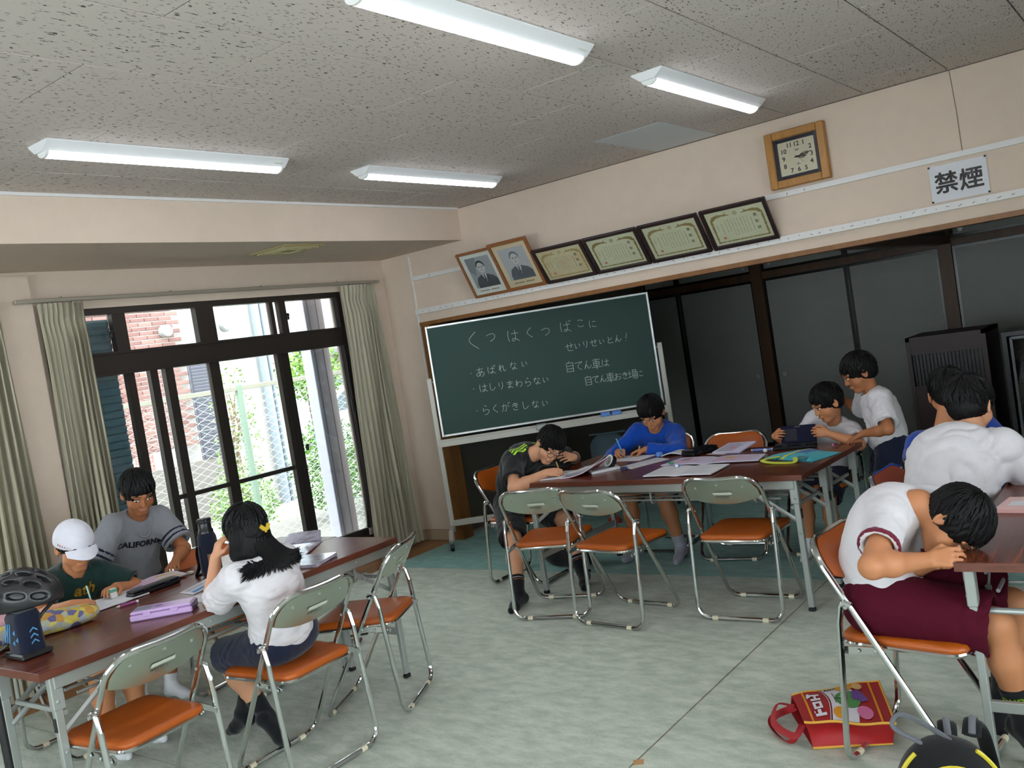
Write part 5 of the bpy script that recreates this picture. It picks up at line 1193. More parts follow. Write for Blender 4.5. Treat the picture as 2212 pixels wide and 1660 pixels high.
PEO['tablet'] = person('small person in a white T-shirt with a scooped neck, holding a dark tablet', dict(
    s=.90, hs=.95, pel=(-1.93, 5.62, .52), neck=(-1.81, 5.50, .815), face=(-.05, -1, 0), head=(-1.815, 5.43, .925), hf=(-.62, -.66, -.40), arch=.02, skin=1,
    wL=(-1.785, 5.275, .765), eL=(-1.665, 5.30, .70), hL=((-.85, -.42, .25), (-.4, .75, -.2), (-.3, .0, .9), .75, .3), wR=(-2.11, 5.30, .765), eR=(-2.06, 5.40, .70), hR=((.5, -.7, .2), (.6, .5, -.2), (0, 0, 1), .75, .3),
    kL=(-1.86, 5.3, .6), aL=(-1.86, 5.36, .066), fL=(0, -1, 0), kR=(-2.0, 5.3, .6), aR=(-2.02, 5.36, .066), fR=(0, -1, 0),
    shirt=M_wht, sleeve=.66, loose=.015, pants=M_navy, shorts=.95, socks=M_swht, hair='short', seed=41))
PEO['stand'] = person('standing person in a white T-shirt and navy shorts, one hand on the desk corner', dict(
    s=.90, hs=.97, pel=(-1.515, 5.50, .655), neck=(-1.565, 5.455, .965), face=(-.8, -.55, 0), head=(-1.605, 5.42, 1.085), hf=(-.80, -.45, -.42), arch=.02, skin=2,
    wL=(-1.60, 5.30, .745), eL=(-1.46, 5.26, .80), hL=((-.7, -.45, -.25), (.1, .1, -1), (-.5, .7, 0), .35, .3), wR=(-1.80, 5.61, .93), eR=(-1.68, 5.68, .84), hR=((-.8, -.3, .2), (.2, -.8, -.5), (0, 0, 1), .4),
    kL=(-1.66, 5.30, .36), aL=(-1.53, 5.42, .062), fL=(-.8, -.5, 0), kR=(-1.72, 5.44, .36), aR=(-1.56, 5.58, .062), fR=(-.85, -.35, 0),
    shirt=M_wht, sleeve=.80, loose=.022, hem=.06, pants=M_navy, shorts=1.0, loose2=.024, socks=M_sblk, hair='short', seed=51))
PEO['blue2'] = person('person in a mid-blue top seen from behind, beyond the boy in white', dict(
    s=1.05, hs=1.03, wide=1.1, pel=(-.86, 4.56, .53), neck=(-.975, 4.43, .885), face=(.15, 1, 0), head=(-.945, 4.46, 1.035), hf=(-.30, .93, -.12), arch=.02, skin=1,
    wL=(-1.0, 4.80, .70), eL=(-1.14, 4.62, .72), hL=((.6, .6, 0), (0, 0, -1), (.5, -.5, .3), .5), wR=(-.58, 4.62, .74), eR=(-.72, 4.42, .72), hR=((.8, .4, 0), (0, 0, -1), (.2, .8, .2), .4),
    kL=(-.55, 4.68, .6), aL=(-.58, 4.68, .07), fL=(1, .2, 0), kR=(-.55, 4.52, .6), aR=(-.56, 4.50, .07), fR=(1, 0, 0),
    shirt=M_blue2, sleeve=.7, loose=.016, pants=M_navy, shorts=.9, socks=M_sblk, hair='crop', seed=61))
PEO['white'] = person('person with a broad white T-shirt back and black hair, leaning over the right desk', dict(
    s=1.16, hs=1.06, pel=(-.91, 4.02, .54), neck=(-.80, 4.125, .905), face=(.34, .94, 0), head=(-.815, 4.21, 1.005), hf=(.18, .95, -.30), arch=.075, skin=0, wide=1.2, fat=1.24, af=1.15,
    shL=(-.965, 4.10, .835), shR=(-.675, 4.035, .845), wr=.012, wL=(-.60, 4.42, .745), eL=(-.87, 4.34, .72), hL=((.8, .5, 0), (0, 0, -1), (.3, -.8, .3), .5), wR=(-.44, 4.32, .745), eR=(-.585, 4.10, .62), hR=((.3, .9, 0), (0, 0, -1), (-.8, .2, .3), .5),
    kL=(-.52, 4.12, .6), aL=(-.52, 4.15, .075), fL=(1, .2, 0), kR=(-.50, 3.98, .6), aR=(-.50, 3.95, .075), fR=(1, 0, 0),
    shirt=M_wht, sleeve=.72, cuff=M_mart, loose=.018, hem=.09, shirt_low=.02, pants=M_mar, shorts=.85, socks=M_sblk, hair='short', seed=71))
PEO['maroon'] = person('person in white T-shirt and maroon shorts, head bowed at the desk edge', dict(
    s=1.07, hs=1.0, pel=(-.945, 3.135, .535), neck=(-.785, 3.10, .855), face=(1, -.12, 0), head=(-.695, 3.105, .785), hf=(.22, -.28, -.93), hu=(.93, .0, .30), arch=.085, skin=1,
    shR=(-.865, 3.01, .82), wR=(-.745, 2.955, .705), eR=(-.98, 2.70, .80), hR=((.92, .12, .12), (.2, .75, -.5), (.1, .3, .9), .95, .8), wL=(-.765, 3.06, .665), eL=(-.88, 3.19, .60), hL=((.95, -.15, .15), (.1, -.4, .9), (.2, -.8, -.3), .8),
    kR=(-.5, 3.05, .62), aR=(-.565, 3.115, .125), fR=(.45, -.25, -.5), kL=(-.54, 3.24, .62), aL=(-.66, 3.31, .135), fL=(.1, -.1, -.85),
    shirt=M_wht, wr=.004, sleeve=.60, cuff=M_mart, loose=.014, hem=.015, pants=M_mar, shorts=.97, loose2=.028, socks=M_sblk, sock=.42, hair='short', seed=81))
# ------------------------------------------------------------------ worn things and print on the clothes
from mathutils.bvhtree import BVHTree
def bvh(o):
    me = o.data; off = o.parent.location
    return BVHTree.FromPolygons([tuple(v.co+off) for v in me.vertices], [tuple(p.vertices) for p in me.polygons])
def child(P, nm): return next(c for c in P['t'].children if c.name.split('.')[0] == nm)
def decal(P, nm, target, mb, dirn, m, lift=.0018):
    """lays flat print on a garment: every vertex drops along dirn onto the cloth"""
    bv = bvh(child(P, target)); d = Vector(dirn).normalized(); vs = []; last = None
    for v in mb.v:
        h_ = bv.ray_cast(Vector(v)-d*.3, d, 1.0)[0]
        if h_ is None: h_ = last if last is not None else Vector(v)
        last = h_; vs.append(tuple(h_-d*lift-P['base']))
    mb.v = vs; return obj(nm, mb, m, P['t'], smooth=0)
P = PEO['cap']; Rh, hc, hs, base = P['Rh'], P['hc'], P['hs'], P['base']
def HP(P, x, y, z): return P['hc']+P['Rh']@Vector((x, y, z))*P['hs']
B = SDF(); rh = A3(Rh); B.ell(HP(P, 0, -.008, .030), rh, np.array((.089, .106, .100))*hs, .01, cut=[(HP(P, 0, 0, .018), Rh@Vector((0, .12, -1)))])
p, q = B.mesh(.005); M_cap = cloth('white_cap_cotton', 'd9d8e2'); cp = np_obj('baseball_cap', p, q, M_cap, P['t'], base, 1)
g = [[HP(P, x, .068+(.075*v)*math.cos(x/.075*1.25)+.03*math.cos(x/.075*1.5)*1, .024+.012*math.cos(x/.075*1.4)-.02*v)-base for x in np.linspace(-.072, .072, 13)] for v in np.linspace(0, 1, 6)]
b = MB(); b.slab(g, .004); obj('brim', b, M_cap, cp, smooth=60)
b = MB(); b.lathe(HP(P, 0, -.02, .128)-base, [(.001, .006), (.007, .004), (.008, -.002)], R=Rh, n=12); obj('button', b, M_cap, cp)
b = MB()
for k in range(6): 
    a = .9+k*.13; x = .0905*math.cos(a*1.0); 
    b.tube([HP(P, .0915*math.cos(.35+k*.12), -.008+.108*math.sin(.35+k*.12), .040)-base, HP(P, .0905*math.cos(.35+k*.12), -.008+.107*math.sin(.35+k*.12), .052-.002*k)-base], .0016, n=4)
obj('red_mark', b, mat('red_embroidery', 'a83a44', .8), cp)
# print on the green shirt
M_yel = mat('mustard_print', 'b98a1e', .8)
fw, lf, up = P['fw'], P['lf'], P['up']
q = text_mb('ath', .075, frame(lf*1, up, fw), P['sp'](.74)+fw*.2+lf*.02, .0006, .002, 1.05, shear=.25); decal(P, 'print', 'shirt', q, -fw, M_yel)
q = text_mb('E', .03, frame(-fw, up, lf), P['sh'][1]+lf*.08-up*.06+fw*.05, .0006, .0008); decal(P, 'sleeve_print', 'shirt', q, -lf, M_swht)
P = PEO['california']; fw, lf, up = P['fw'], P['lf'], P['up']; b = MB()
b = text_mb('CALIFORNIA', .042, frame(lf, up, fw), P['sp'](.64)+fw*.25-lf*.012, .0006, .0018, 1.02)
decal(P, 'lettering', 'shirt', b, -fw, mat('navy_print', '171a2c', .8), .004)
b = MB(); b.tube(catmull([P['nk']+lf*.055+fw*.0, P['nk']+lf*.05+fw*.06-up*.05, P['nk']+fw*.105-up*.085, P['nk']-lf*.05+fw*.06-up*.05, P['nk']-lf*.055], 5), .004, n=6); b.v = [tuple(Vector(v)-P['base']) for v in b.v]; obj('neckline_cord', b, M_grey, P['t'])
# lime stripes over both shoulders
P = PEO['black']; fw, lf, up = P['fw'], P['lf'], P['up']; M_lime = mat('lime_stripe', 'a6d63a', .8)
for sg in (-1, 1):
    b = MB(); a0 = P['nk'].lerp(P['sh'][sg], .42); a1 = P['sh'][sg].lerp(P['ARM'][sg][0], .30)
    for k in range(3):
        o_ = fw*(.012-.021*k); rows = []
        for i in range(15):
            c0 = a0.lerp(a1, i/14)+Vector((0, 0, .12)); bend = Vector((0, 0, 0)); rows.append([c0+o_+fw*.006, c0+o_-fw*.006])
        b.grid(rows)
    decal(P, 'shoulder_stripe', 'shirt', b, (Vector((0, 0, -1))-lf*sg*.55), M_lime)
def glasses(P):
    b = MB(); base = P['base']
    for s in (-1, 1):
        o_ = [(s*.034+.024*math.cos(a)*(1 if abs(math.cos(a)) < .8 else .96), .106-.10*abs(s*.034+.024*math.cos(a))**1.5*2.2, .002+.017*math.sin(a)) for a in np.linspace(0, 2*PI, 25)[:-1]]
        b.tube([HP(P, *v)-base for v in o_], .0016, n=5, closed=True); b.tube([HP(P, s*.058, .098, .008)-base, HP(P, s*.074, .06, .008)-base, HP(P, s*.079, -.006, .004)-base, HP(P, s*.078, -.022, -.012)-base], .0016, n=5)
    b.tube([HP(P, -.011, .1045, .006)-base, HP(P, 0, .107, .010)-base, HP(P, .011, .1045, .006)-base], .0015, n=5); obj('glasses', b, M_black, P['t'])
glasses(PEO['black'])
el, wr = P['ARM'][1]; d = (wr-el).normalized(); u_ = d.orthogonal().normalized(); v_ = d.cross(u_); c0 = el.lerp(wr, .93)
b = MB(); b.tube([c0+(u_*math.cos(a)+v_*math.sin(a))*.0295-P['base'] for a in np.linspace(0, 2*PI, 20)[:-1]], .0055, n=6, closed=True); obj('wrist_band', b, M_black, P['t'])
# the girl's long hair and clip
P = PEO['girl']; base = P['base']; fy = Vector((P['Rh'].col[1].x, P['Rh'].col[1].y, 0)).normalized(); rx = Vector((fy.y, -fy.x, 0)); rn = random.Random(12); hc = P['hc']; b = MB()
B = SDF(); r_ = A3(frame(rx, fy, Vector((0, 0, 1)))); B.ell(hc-fy*.035+Vector((0, 0, -.02)), r_, np.array((.080, .070, .098)), .02); B.ell(hc-fy*.050+Vector((0, 0, -.085)), r_, np.array((.074, .045, .075)), .03); B.ell(hc+fy*.075+Vector((0, 0, -.04)), r_, np.array((.075, .07, .10)), .01, 'sub')
pp, qq = B.mesh(.005, lambda X: .0022*np.sin(130*np.arctan2((X[:, 0]-hc.x), (X[:, 1]-hc.y))*.35)); np_obj('hair_back', pp, qq, M_hair, P['t'], base, 0)
shb = bvh(child(P, 'shirt'))
for k in range(620):
    ph = rn.uniform(-1.45, 1.45); dirn = -fy*math.cos(ph)+rx*math.sin(ph); e = .7+.3*abs(math.cos(ph)); z0 = rn.uniform(-.02, .07)
    r0 = .084+.012*abs(math.cos(ph)); ln = rn.uniform(.04, .13); fl = rn.uniform(.0, .022)+(.03*rn.random() if ph > .5 else 0); tw = (rx*math.copysign(1, ph)*.5+dirn)*fl
    pts = [hc+dirn*(r0*math.sqrt(max(.1, 1-(z0/.11)**2)))+Vector((0, 0, z0)), hc+dirn*(r0+.004)+Vector((0, 0, -.03)), hc+dirn*(r0+.004+fl*.25)+Vector((0, 0, -.085)), hc+dirn*(r0+.014*e)+tw*.7+Vector((0, 0, -.09-ln*.33)), hc+dirn*(r0+.038*e)+tw*1.3+Vector((0, 0, -.075-ln*.66))]
    for i_ in range(1, 5):      # strands lie on the shirt, never under it
        hit = shb.ray_cast(pts[i_]-fy*.4, fy, .4)[0]
        if hit is not None: pts[i_] = hit-fy*(.006+.006*rn.random())
    if len(pts) == 5 and (pts[4]-pts[2]).length > .19: pts[4] = pts[2].lerp(pts[4], .7)
    w_ = rn.uniform(.0025, .0055); b.tube([x-base for x in catmull(pts, 3)], [w_]*9+[w_*.8, w_*.6, w_*.35, w_*.12], n=5)
o = obj('long_hair_strands', b, M_hair, P['t'], smooth=60); o['kind'] = 'stuff'
cpos = hc-fy*.107+rx*.022+Vector((0, 0, .004)); b = MB()
for s in (-1, 1):
    e_ = (rx*s*.6+Vector((0, 0, .8))).normalized(); n_ = -fy
    b.prism([(0, 0), (.010, .008), (.032, .010), (.034, -.005), (.012, -.009)], .007, R=frame(e_, n_.cross(e_), n_), c=cpos-base)
b.box(cpos-base-fy*.004, (.007, .007, .01)); obj('yellow_hair_clip', b, mat('yellow_clip', 'c9a92e', .4), P['t'])
b = MB(); b.tube([hc+rx*s*.07+fy*.0+Vector((0, 0, .062))-base if 0 else hc-fy*.088*math.cos(a)+rx*.088*math.sin(a)+Vector((0, 0, .045+.02*math.cos(a)))-base for s in (1,) for a in np.linspace(-1.3, 1.3, 15)], .006, n=6); obj('hair_tie_back', b, M_hair, P['t'])
P = PEO['maroon']; kn, an = P['LEG'][-1][1:3]; d = (kn-an).normalized(); fd = P['LEG'][-1][6]; n_ = (Vector((0, -1, 0))-d*Vector((0, -1, 0)).dot(d)).normalized(); c0 = an.lerp(kn, .33)
q = text_mb('pum', .045, frame(n_.cross(d)*-1, d, n_), c0+n_*.1, .0005, .001); 
sk = [c for c in P['t'].children if c.name.startswith('sock')]
bv_t = min(sk, key=lambda o: (Vector(np.mean([tuple(v.co) for v in o.data.vertices], axis=0))+P['base']-an).length); d_ = -n_; bvx = bvh(bv_t); vs = []
for v in q.v:
    h_ = bvx.ray_cast(Vector(v)-d_*.2, d_, 1)[0]; vs.append(tuple((h_ if h_ is not None else Vector(v))-d_*.002-P['base']))
q.v = vs; obj('sock_lettering', q, M_lime, P['t'], smooth=0)

# ------------------------------------------------------------------ papers, books and pens on the desks
ZT = .7008
M_paper = mat('white_paper', 'dcdce2', .7); M_page = mat('lavender_printed_page', 'd2cbe0', .6); M_inkl = mat('grey_print', '8a8892', .8); M_inky = mat('yellow_print', 'd2be4a', .8); M_inkp = mat('pink_print', 'd58aa8', .8); M_inkb = mat('blue_print', '5d8cc0', .8)
M_cover = mat('blue_cover', '6a82c8', .4); M_redc = mat('red_cover', 'a8483e', .5)
def bil(c4, u, v): a, b, c, d = [Vector((x[0], x[1])) for x in c4]; return (a*(1-u)+b*u)*(1-v)+(d*(1-u)+c*u)*v
def sheet(name, label, cat, c4, z=ZT, th=.0012, m=None, hf=None, prints=(), group=None, cover=None, n=(10, 8), z4=(0, 0, 0, 0)):
    """c4: near-left, near-right, far-right, far-left corners; hf(u, v) height; prints: (u0, u1, v0, v1, material)"""
    cx = sum(p[0] for p in c4)/4; cy = sum(p[1] for p in c4)/4; t = thing(name, label, cat, (cx, cy, z), 0, group); H = hf or (lambda u, v: 0)
    def pt(u, v, dz=0):
        uu, vv = u, v
        p = bil(c4, u, v); zz = (z4[0]*(1-u)+z4[1]*u)*(1-v)+(z4[3]*(1-u)+z4[2]*u)*v; return Vector((p.x-cx, p.y-cy, th+H(u, v)+zz+dz))
    nn = (max(n[0], 2), max(n[1], 2))
    b = MB(); b.slab([[pt(i/nn[0], j/nn[1]) for i in range(nn[0]+1)] for j in range(nn[1]+1)], th); pg = obj('pages' if th > .002 else 'page', b, m or M_paper, t, smooth=40)
    if cover: b = MB(); b.slab([[pt(i/nn[0]*1.02-.01, j/nn[1]*1.02-.01, -th-.0004) for i in range(nn[0]+1)] for j in range(nn[1]+1)], .0012); b.v = [(x, y, max(z_, -.0004)) for x, y, z_ in b.v]; obj('cover', b, cover, t)
    by = {}
    for u0, u1, v0, v1, mm in prints: by.setdefault(mm, []).append((u0, u1, v0, v1))
    for mm, L in by.items():
        b = MB()
        for u0, u1, v0, v1 in L:
            k = max(1, int((u1-u0)*nn[0])); b.grid([[pt(u0+(u1-u0)*i/k, v, .0004) for i in range(k+1)] for v in (v0, v1)])
        o = obj('print', b, mm, t, smooth=0); o['kind'] = 'stuff'
    return t
def lines(u0, u1, v0, v1, n, m, seed=0, frac=.45):
    rn = random.Random(seed); out = []
    for k in range(n):
        v = v0+(v1-v0)*(k+.2)/n; out.append((u0, u0+(u1-u0)*rn.uniform(.55, 1), v, v+(v1-v0)/n*frac, m))
    return out
spine = lambda a=.006, c=.5: (lambda u, v: a*(1-math.exp(-abs(u-c)*14))*(1-.35*abs(u-c)*2))
sheet('notebook', 'open white notebook the child in the white cap writes in', 'notebook', [(-3.90, 1.985), (-3.90, 2.235), (-4.14, 2.265), (-4.10, 2.0)], th=.005, hf=spine(.004, .5), prints=lines(.06, .45, .08, .9, 9, M_inkl, 1, .12))
sheet('workbook', 'colourful lavender and yellow workbook lying curled beside the black pen case', 'book', [(-4.005, 2.20), (-4.0, 2.50), (-4.165, 2.53), (-4.165, 2.235)], th=.007, m=M_page, hf=lambda u, v: .016*math.sin(PI*min(1, u*1.0))**2*u+.008*u, prints=lines(.1, .9, .1, .9, 7, M_inkp, 2, .3)+[(.55, .95, .12, .3, M_inky), (.6, .92, .6, .8, M_inky), (.1, .3, .4, .55, M_inkl)])
def pen(name, label, cat, a, b_, r, m, tip, z=ZT, tipm=None):
    a, b_ = Vector((*a, z+r)), Vector((*b_, z+r)); t = thing(name, label, cat, ((a.x+b_.x)/2, (a.y+b_.y)/2, z)); o = Vector(t.location); q = MB(); q.cyl(a-o, b_-o, r, n=10); obj('barrel', q, m, t)
    d = (a-b_).normalized(); q = MB(); q.tube([a-o, a-o+d*r*2.6], [r, r*.15], n=10); obj('tip', q, tipm or M_ivory, t)
    q = MB(); q.cyl(b_-o, b_-o-d*r*1.6, r*1.02, n=10); obj('end', q, tip, t); return t
M_lilac = mat('lilac_plastic', 'b99ac8', .35); M_violet = mat('violet_print', '6f5596', .5); M_pinkp = mat('magenta_plastic', '9c4a86', .35)
pen('pen', 'short magenta pen lying on the left desk in front of the black pen case', 'pen', (-3.84, 2.055), (-3.822, 2.122), .006, M_pinkp, M_white)
def pencase(name, label, c, d, rz, m, lidm, lid=.3, z=ZT):
    t = thing(name, label, 'pencil case', (c[0], c[1], z), rz); b = MB(); b.box((0, 0, d[2]*.32), (d[0], d[1], d[2]*.64), bev=.005); obj('base', b, m, t)
    b = MB(); b.box((0, 0, d[2]*.83), (d[0]*.985, d[1]*.97, d[2]*.34), bev=.006); l = obj('lid', b, m, t)
    b = MB(); b.box((-d[0]*.5+d[0]*lid*.5+.012, 0, d[2]*1.0), (d[0]*lid, d[1]*.6, .0012)); obj('window', b, lidm, l)
    for s in (-1, 1): b = MB(); b.box((s*d[0]*.22, -d[1]/2, d[2]*.6), (.03, .004, d[2]*.4), bev=.0015); obj('clasp', b, m, t)
    return t
M_blackc = mat('black_glossy_case', '121318', .3); M_clear = mat('greyish_clear_plastic', '8f90a4', .15)
pencase('pencil_case', 'long black pencil case on the left desk beside the colourful workbook', (-3.945, 2.285), (.25, .062, .032), math.radians(93), M_blackc, mat('grey_strip', '55585e', .3), .5)
pc = pencase('pencil_case', 'lilac pencil case with a clear end at the front of the left desk', (-3.462, 2.033), (.245, .105, .038), math.radians(42.5), M_lilac, M_clear, .27)
b = MB(); b.prism(ell(-.02, 0, .012, .009), .0008, z=.0385); b.prism([(-.02, .0), (-.034, .012), (-.037, -.004)], .0008, z=.0386); b.prism([(-.02, 0), (-.003, -.004), (-.006, .012)], .0008, z=.0386); obj('bow_print', b, M_violet, pc)
b = MB(); b.box((.121, 0, .019), (.006, .09, .03)); obj('dark_end', b, mat('deep_violet', '4b3a63', .3), pc)
sheet('leaflet', 'white leaflet with a blue picture on the left desk beside the loose paper', 'leaflet', [(-3.605, 2.262), (-3.66, 2.46), (-3.79, 2.46), (-3.72, 2.272)], th=.002, hf=lambda u, v: .006*u*u, prints=lines(.1, .9, .55, .9, 4, M_inkl, 3)+[(.1, .75, .12, .42, M_inkb)])
sheet('loose_paper', 'blank white paper under the elbow of the girl', 'paper', [(-3.30, 2.19), (-3.31, 2.40), (-3.57, 2.37), (-3.545, 2.175)], th=.001, hf=lambda u, v: .004*math.sin(3*u)*v)
def eraser(name, label, c, d, rz, m, m2, z=ZT):
    t = thing(name, label, 'eraser', (c[0], c[1], z), rz); b = MB(); b.box((0, 0, d[2]/2), d, bev=min(d)*.25); obj('rubber', b, m, t); b = MB(); b.box((-d[0]*.12, 0, d[2]/2), (d[0]*.55, d[1]*1.03, d[2]*1.03), bev=.001); obj('sleeve', b, m2, t); return t
M_rub = mat('white_rubber', 'd8d6d2', .6)
eraser('eraser', 'white eraser on the left desk between the workbook and the bottle', (-4.03, 2.535), (.034, .02, .013), .4, M_rub, mat('paper_sleeve', 'c9c2b4', .6))
# bottle in a navy carrier
t = thing('water_bottle', 'tall water bottle with a black lid in a dark navy carrier', 'bottle', (-3.84, 2.53, ZT)); M_nv = cloth('navy_neoprene', '171c2e'); M_tan = mat('tan_patch', '7c5c3e', .7)
b = MB(); b.lathe((0, 0, 0), [(.030, 0), (.046, .006), (.049, .02), (.048, .12), (.044, .185), (.036, .205)], n=28); obj('carrier', b, M_nv, t, smooth=60)
b = MB(); b.lathe((0, 0, .205), [(.036, 0), (.036, .012), (.031, .02), (.031, .05), (.034, .054), (.034, .066), (.028, .07)], n=24); lid = obj('lid', b, M_blackc, t); b = MB(); b.box((.012, -.012, .272), (.06, .02, .012), rz=-.6, bev=.004); obj('lid_catch', b, M_black, lid)
b = MB(); b.tube(catmull([(-.047, -.012, .17), (-.062, -.022, .11), (-.058, -.025, .05), (-.075, -.035, .008), (-.1, .0, .004), (-.13, .05, .003)], 6), .011, n=6, flat=((0, 1, 0), .25)); obj('strap', b, M_black, t)
b = MB(); b.box((.0405, -.0265, .085), (.003, .02, .05), rz=-.58); obj('patch', b, M_tan, t)
b = MB(); b.box((-.012, -.0475, .15), (.05, .004, .004), rz=-.2); b.box((.004, -.049, .09), (.004, .003, .11)); obj('seam', b, M_black, t)
M_gloss = mat('glossy_print_cover', '8f8794', .12, var=.5, vscale=26, dark='c8c4d8', coat=.8); M_dkb = mat('dark_cover_edge', '2a2c36', .4)
sheet('magazine', 'glossy booklet with bright window reflections, nearer one beyond the girl', 'booklet', [(-3.55, 2.84), (-3.745, 3.13), (-3.92, 3.04), (-3.73, 2.76)], th=.006, m=M_gloss, cover=M_redc, hf=lambda u, v: .004*math.sin(4*u))
sheet('magazine', 'glossy booklet with raised cover, farther one beyond the girl', 'booklet', [(-3.78, 3.15), (-3.88, 3.245), (-4.05, 3.17), (-3.96, 3.05)], th=.004, m=M_gloss, cover=M_cover, z4=(0, .03, .03, 0))
sheet('ring_notebook', 'silver-edged notebook at the front right of the left desk', 'notebook', [(-3.295, 2.70), (-3.36, 2.885), (-3.56, 2.82), (-3.50, 2.64)], th=.014, m=M_gloss, cover=M_dkb, hf=lambda u, v: .004*u)
sheet('loose_paper', 'white worksheet lying across the left desk in front of the glossy booklets', 'paper', [(-3.70, 2.66), (-3.66, 2.80), (-3.95, 2.88), (-3.98, 2.72)], th=.0012, prints=lines(.1, .9, .1, .9, 6, M_inkl, 9, .2))
# yellow patterned pouch
def pattern_mat():
    m = D.materials.new('yellow_grey_patch_print'); m.use_nodes = True; nt = m.node_tree; tc = nt.nodes.new('ShaderNodeTexCoord'); v = nt.nodes.new('ShaderNodeTexVoronoi'); v.inputs['Scale'].default_value = 34; r = nt.nodes.new('ShaderNodeValToRGB'); sp_ = nt.nodes.new('ShaderNodeSeparateColor')
    nt.links.new(tc.outputs['Object'], v.inputs['Vector']); nt.links.new(v.outputs['Color'], sp_.inputs[0]); nt.links.new(sp_.outputs[0], r.inputs[0]); r.color_ramp.interpolation = 'CONSTANT'; e = r.color_ramp.elements; e[0].color = (*lin('b9a648'), 1); e[1].position = .3; e[1].color = (*lin('9aa0a8'), 1)
    for p_, c_ in ((.5, 'c9b85a'), (.66, '5e5a86'), (.76, 'bb8a3e'), (.86, 'a9a894')): x = e.new(p_); x.color = (*lin(c_), 1)
    nt.links.new(r.outputs[0], nt.nodes['Principled BSDF'].inputs[0]); nt.nodes['Principled BSDF'].inputs['Roughness'].default_value = .75; return m
t = thing('fabric_pouch', 'yellow and grey patterned cloth pouch lying along the left desk', 'pouch', (-3.84, 1.68, ZT)); M_pat = pattern_mat()
B = SDF(); pts = [(-3.83, 1.44, .735), (-3.835, 1.55, .738), (-3.835, 1.68, .742), (-3.83, 1.80, .745), (-3.80, 1.89, .728)]
for (a, c), ra in zip(zip(pts[:-1], pts[1:]), (.045, .05, .052, .046)): B.ell((np.array(a)+np.array(c))/2, np.eye(3), np.array((.082, .10, ra*.85)), .03)
p_, q_ = B.mesh(.006, wrinkle(.004, 60, [(1, .3, .2), (.2, 1, .5)], 4), [((0, 0, ZT+.001), (0, 0, -1))]); np_obj('cloth', p_, q_, M_pat, t, (-3.84, 1.68, ZT), 1)
b = MB(); b.slab([[(-3.765+.045*i/4-.045+3.84+.0, 1.925-1.68+.006*math.sin(i), .018+.02*j/3+.006*math.sin(2*i)) for i in range(5)] for j in range(4)], .004); obj('gathered_end', b, M_pat, t)
# navy pouch with a helmet on top, pink bag behind
t = thing('drawstring_bag', 'dark navy bag with light blue geometric print, under the cycling helmet', 'bag', (-3.585, 1.545, ZT)); M_nb = cloth('deep_navy_bag', '12182c'); M_lb = mat('light_blue_print', '4d87b8', .7)
b = MB(); pr = rrect(.125, .095, .03, 4); rows = []
for z, s_ in ((0, 1.0), (.02, 1.03), (.06, .98), (.11, .97), (.15, 1.0), (.17, .85)): rows.append([(x*s_+.004*math.sin(40*z), y*s_, z) for x, y in pr+pr[:1]])
b.grid(rows); b.box((0, 0, .168), (.09, .07, .004)); bag = obj('cloth', b, M_nb, t, smooth=50); b = MB(); b.box((.0, -.0, .012), (.15, .115, .022), bev=.006); obj('base_band', b, M_black, t)
b = MB(); Rb = frame(V(1, 0, 0), V(0, 0, 1), V(0, -1, 0)); Rs = frame(V(0, 1, 0), V(0, 0, 1), V(1, 0, 0))
for k in range(3): b.prism([(-.06+k*.016, .06), (-.052+k*.016, .06), (-.03+k*.016, .13), (-.036+k*.016, .135)], .001, z=.0485, R=Rb)
for x, z in ((.01, .10), (.028, .075), (.0, .062)): b.prism([(x, z), (x+.02, z+.012), (x+.016, z-.008)], .001, z=.0485, R=Rb)
for k in range(3): b.prism([(-.012, .05+k*.022), (.002, .062+k*.022), (.016, .05+k*.022), (.016, .056+k*.022), (.002, .068+k*.022), (-.012, .056+k*.022)], .001, z=.064, R=Rs)
o = obj('print', b, M_lb, t, smooth=0); o['kind'] = 'stuff'
b = MB(); b.tube(catmull([(-.06, -.04, .05), (-.085, -.07, .03), (-.11, -.10, .012), (-.14, -.16, .012)], 5), .004, n=6, flat=((0, 0, 1), 3.5)); b.tube(catmull([(-.05, .03, .15), (-.09, .0, .10), (-.07, -.05, .04)], 5), .008, n=6, flat=((0, 0, 1), .3)); obj('strap', b, M_black, t)
t = thing('cycling_helmet', 'black cycling helmet with long vents, perched on the navy bag', 'helmet', (-3.625, 1.585, .872)); Mh = mat('matt_black_shell', '1a1a1d', .4, coat=.25)
Rz = Matrix.Rotation(math.radians(-55), 3, 'Z') @ Matrix.Rotation(math.radians(-8), 3, 'X'); B = SDF(); hcx = Vector((-3.625, 1.585, .915)); B.ell(hcx, A3(Rz), np.array((.100, .140, .105)), .01, cut=[(hcx-Vector((0, 0, .045)), (0.1, .0, -1))]); B.ell(hcx-Vector((0, 0, .03)), A3(Rz), np.array((.078, .115, .085)), .01, 'sub')
for fi in (-78, -50, -24, 0, 24, 50, 78):
    for yy, L in ((-.088, .030), (-.012, .036), (.068, .032)):
        if abs(fi) in (24, 78): yy += .03
        f_ = math.radians(fi); w_ = math.sqrt(max(.05, 1-(yy/.145)**2)); n_ = Vector((math.sin(f_), yy*2.2, math.cos(f_))).normalized(); t_ = Vector((math.cos(f_), 0, -math.sin(f_))); yv = n_.cross(t_)
        B.ell(hcx+Rz@Vector((.100*math.sin(f_)*w_, yy, .105*math.cos(f_)*w_)), A3(Rz)@np.array(frame(t_, yv, n_)), np.array((.0125, L, .026)), .003, 'sub')
p_, q_ = B.mesh(.004); np_obj('shell', p_, q_, Mh, t, (-3.625, 1.585, .872), 1)
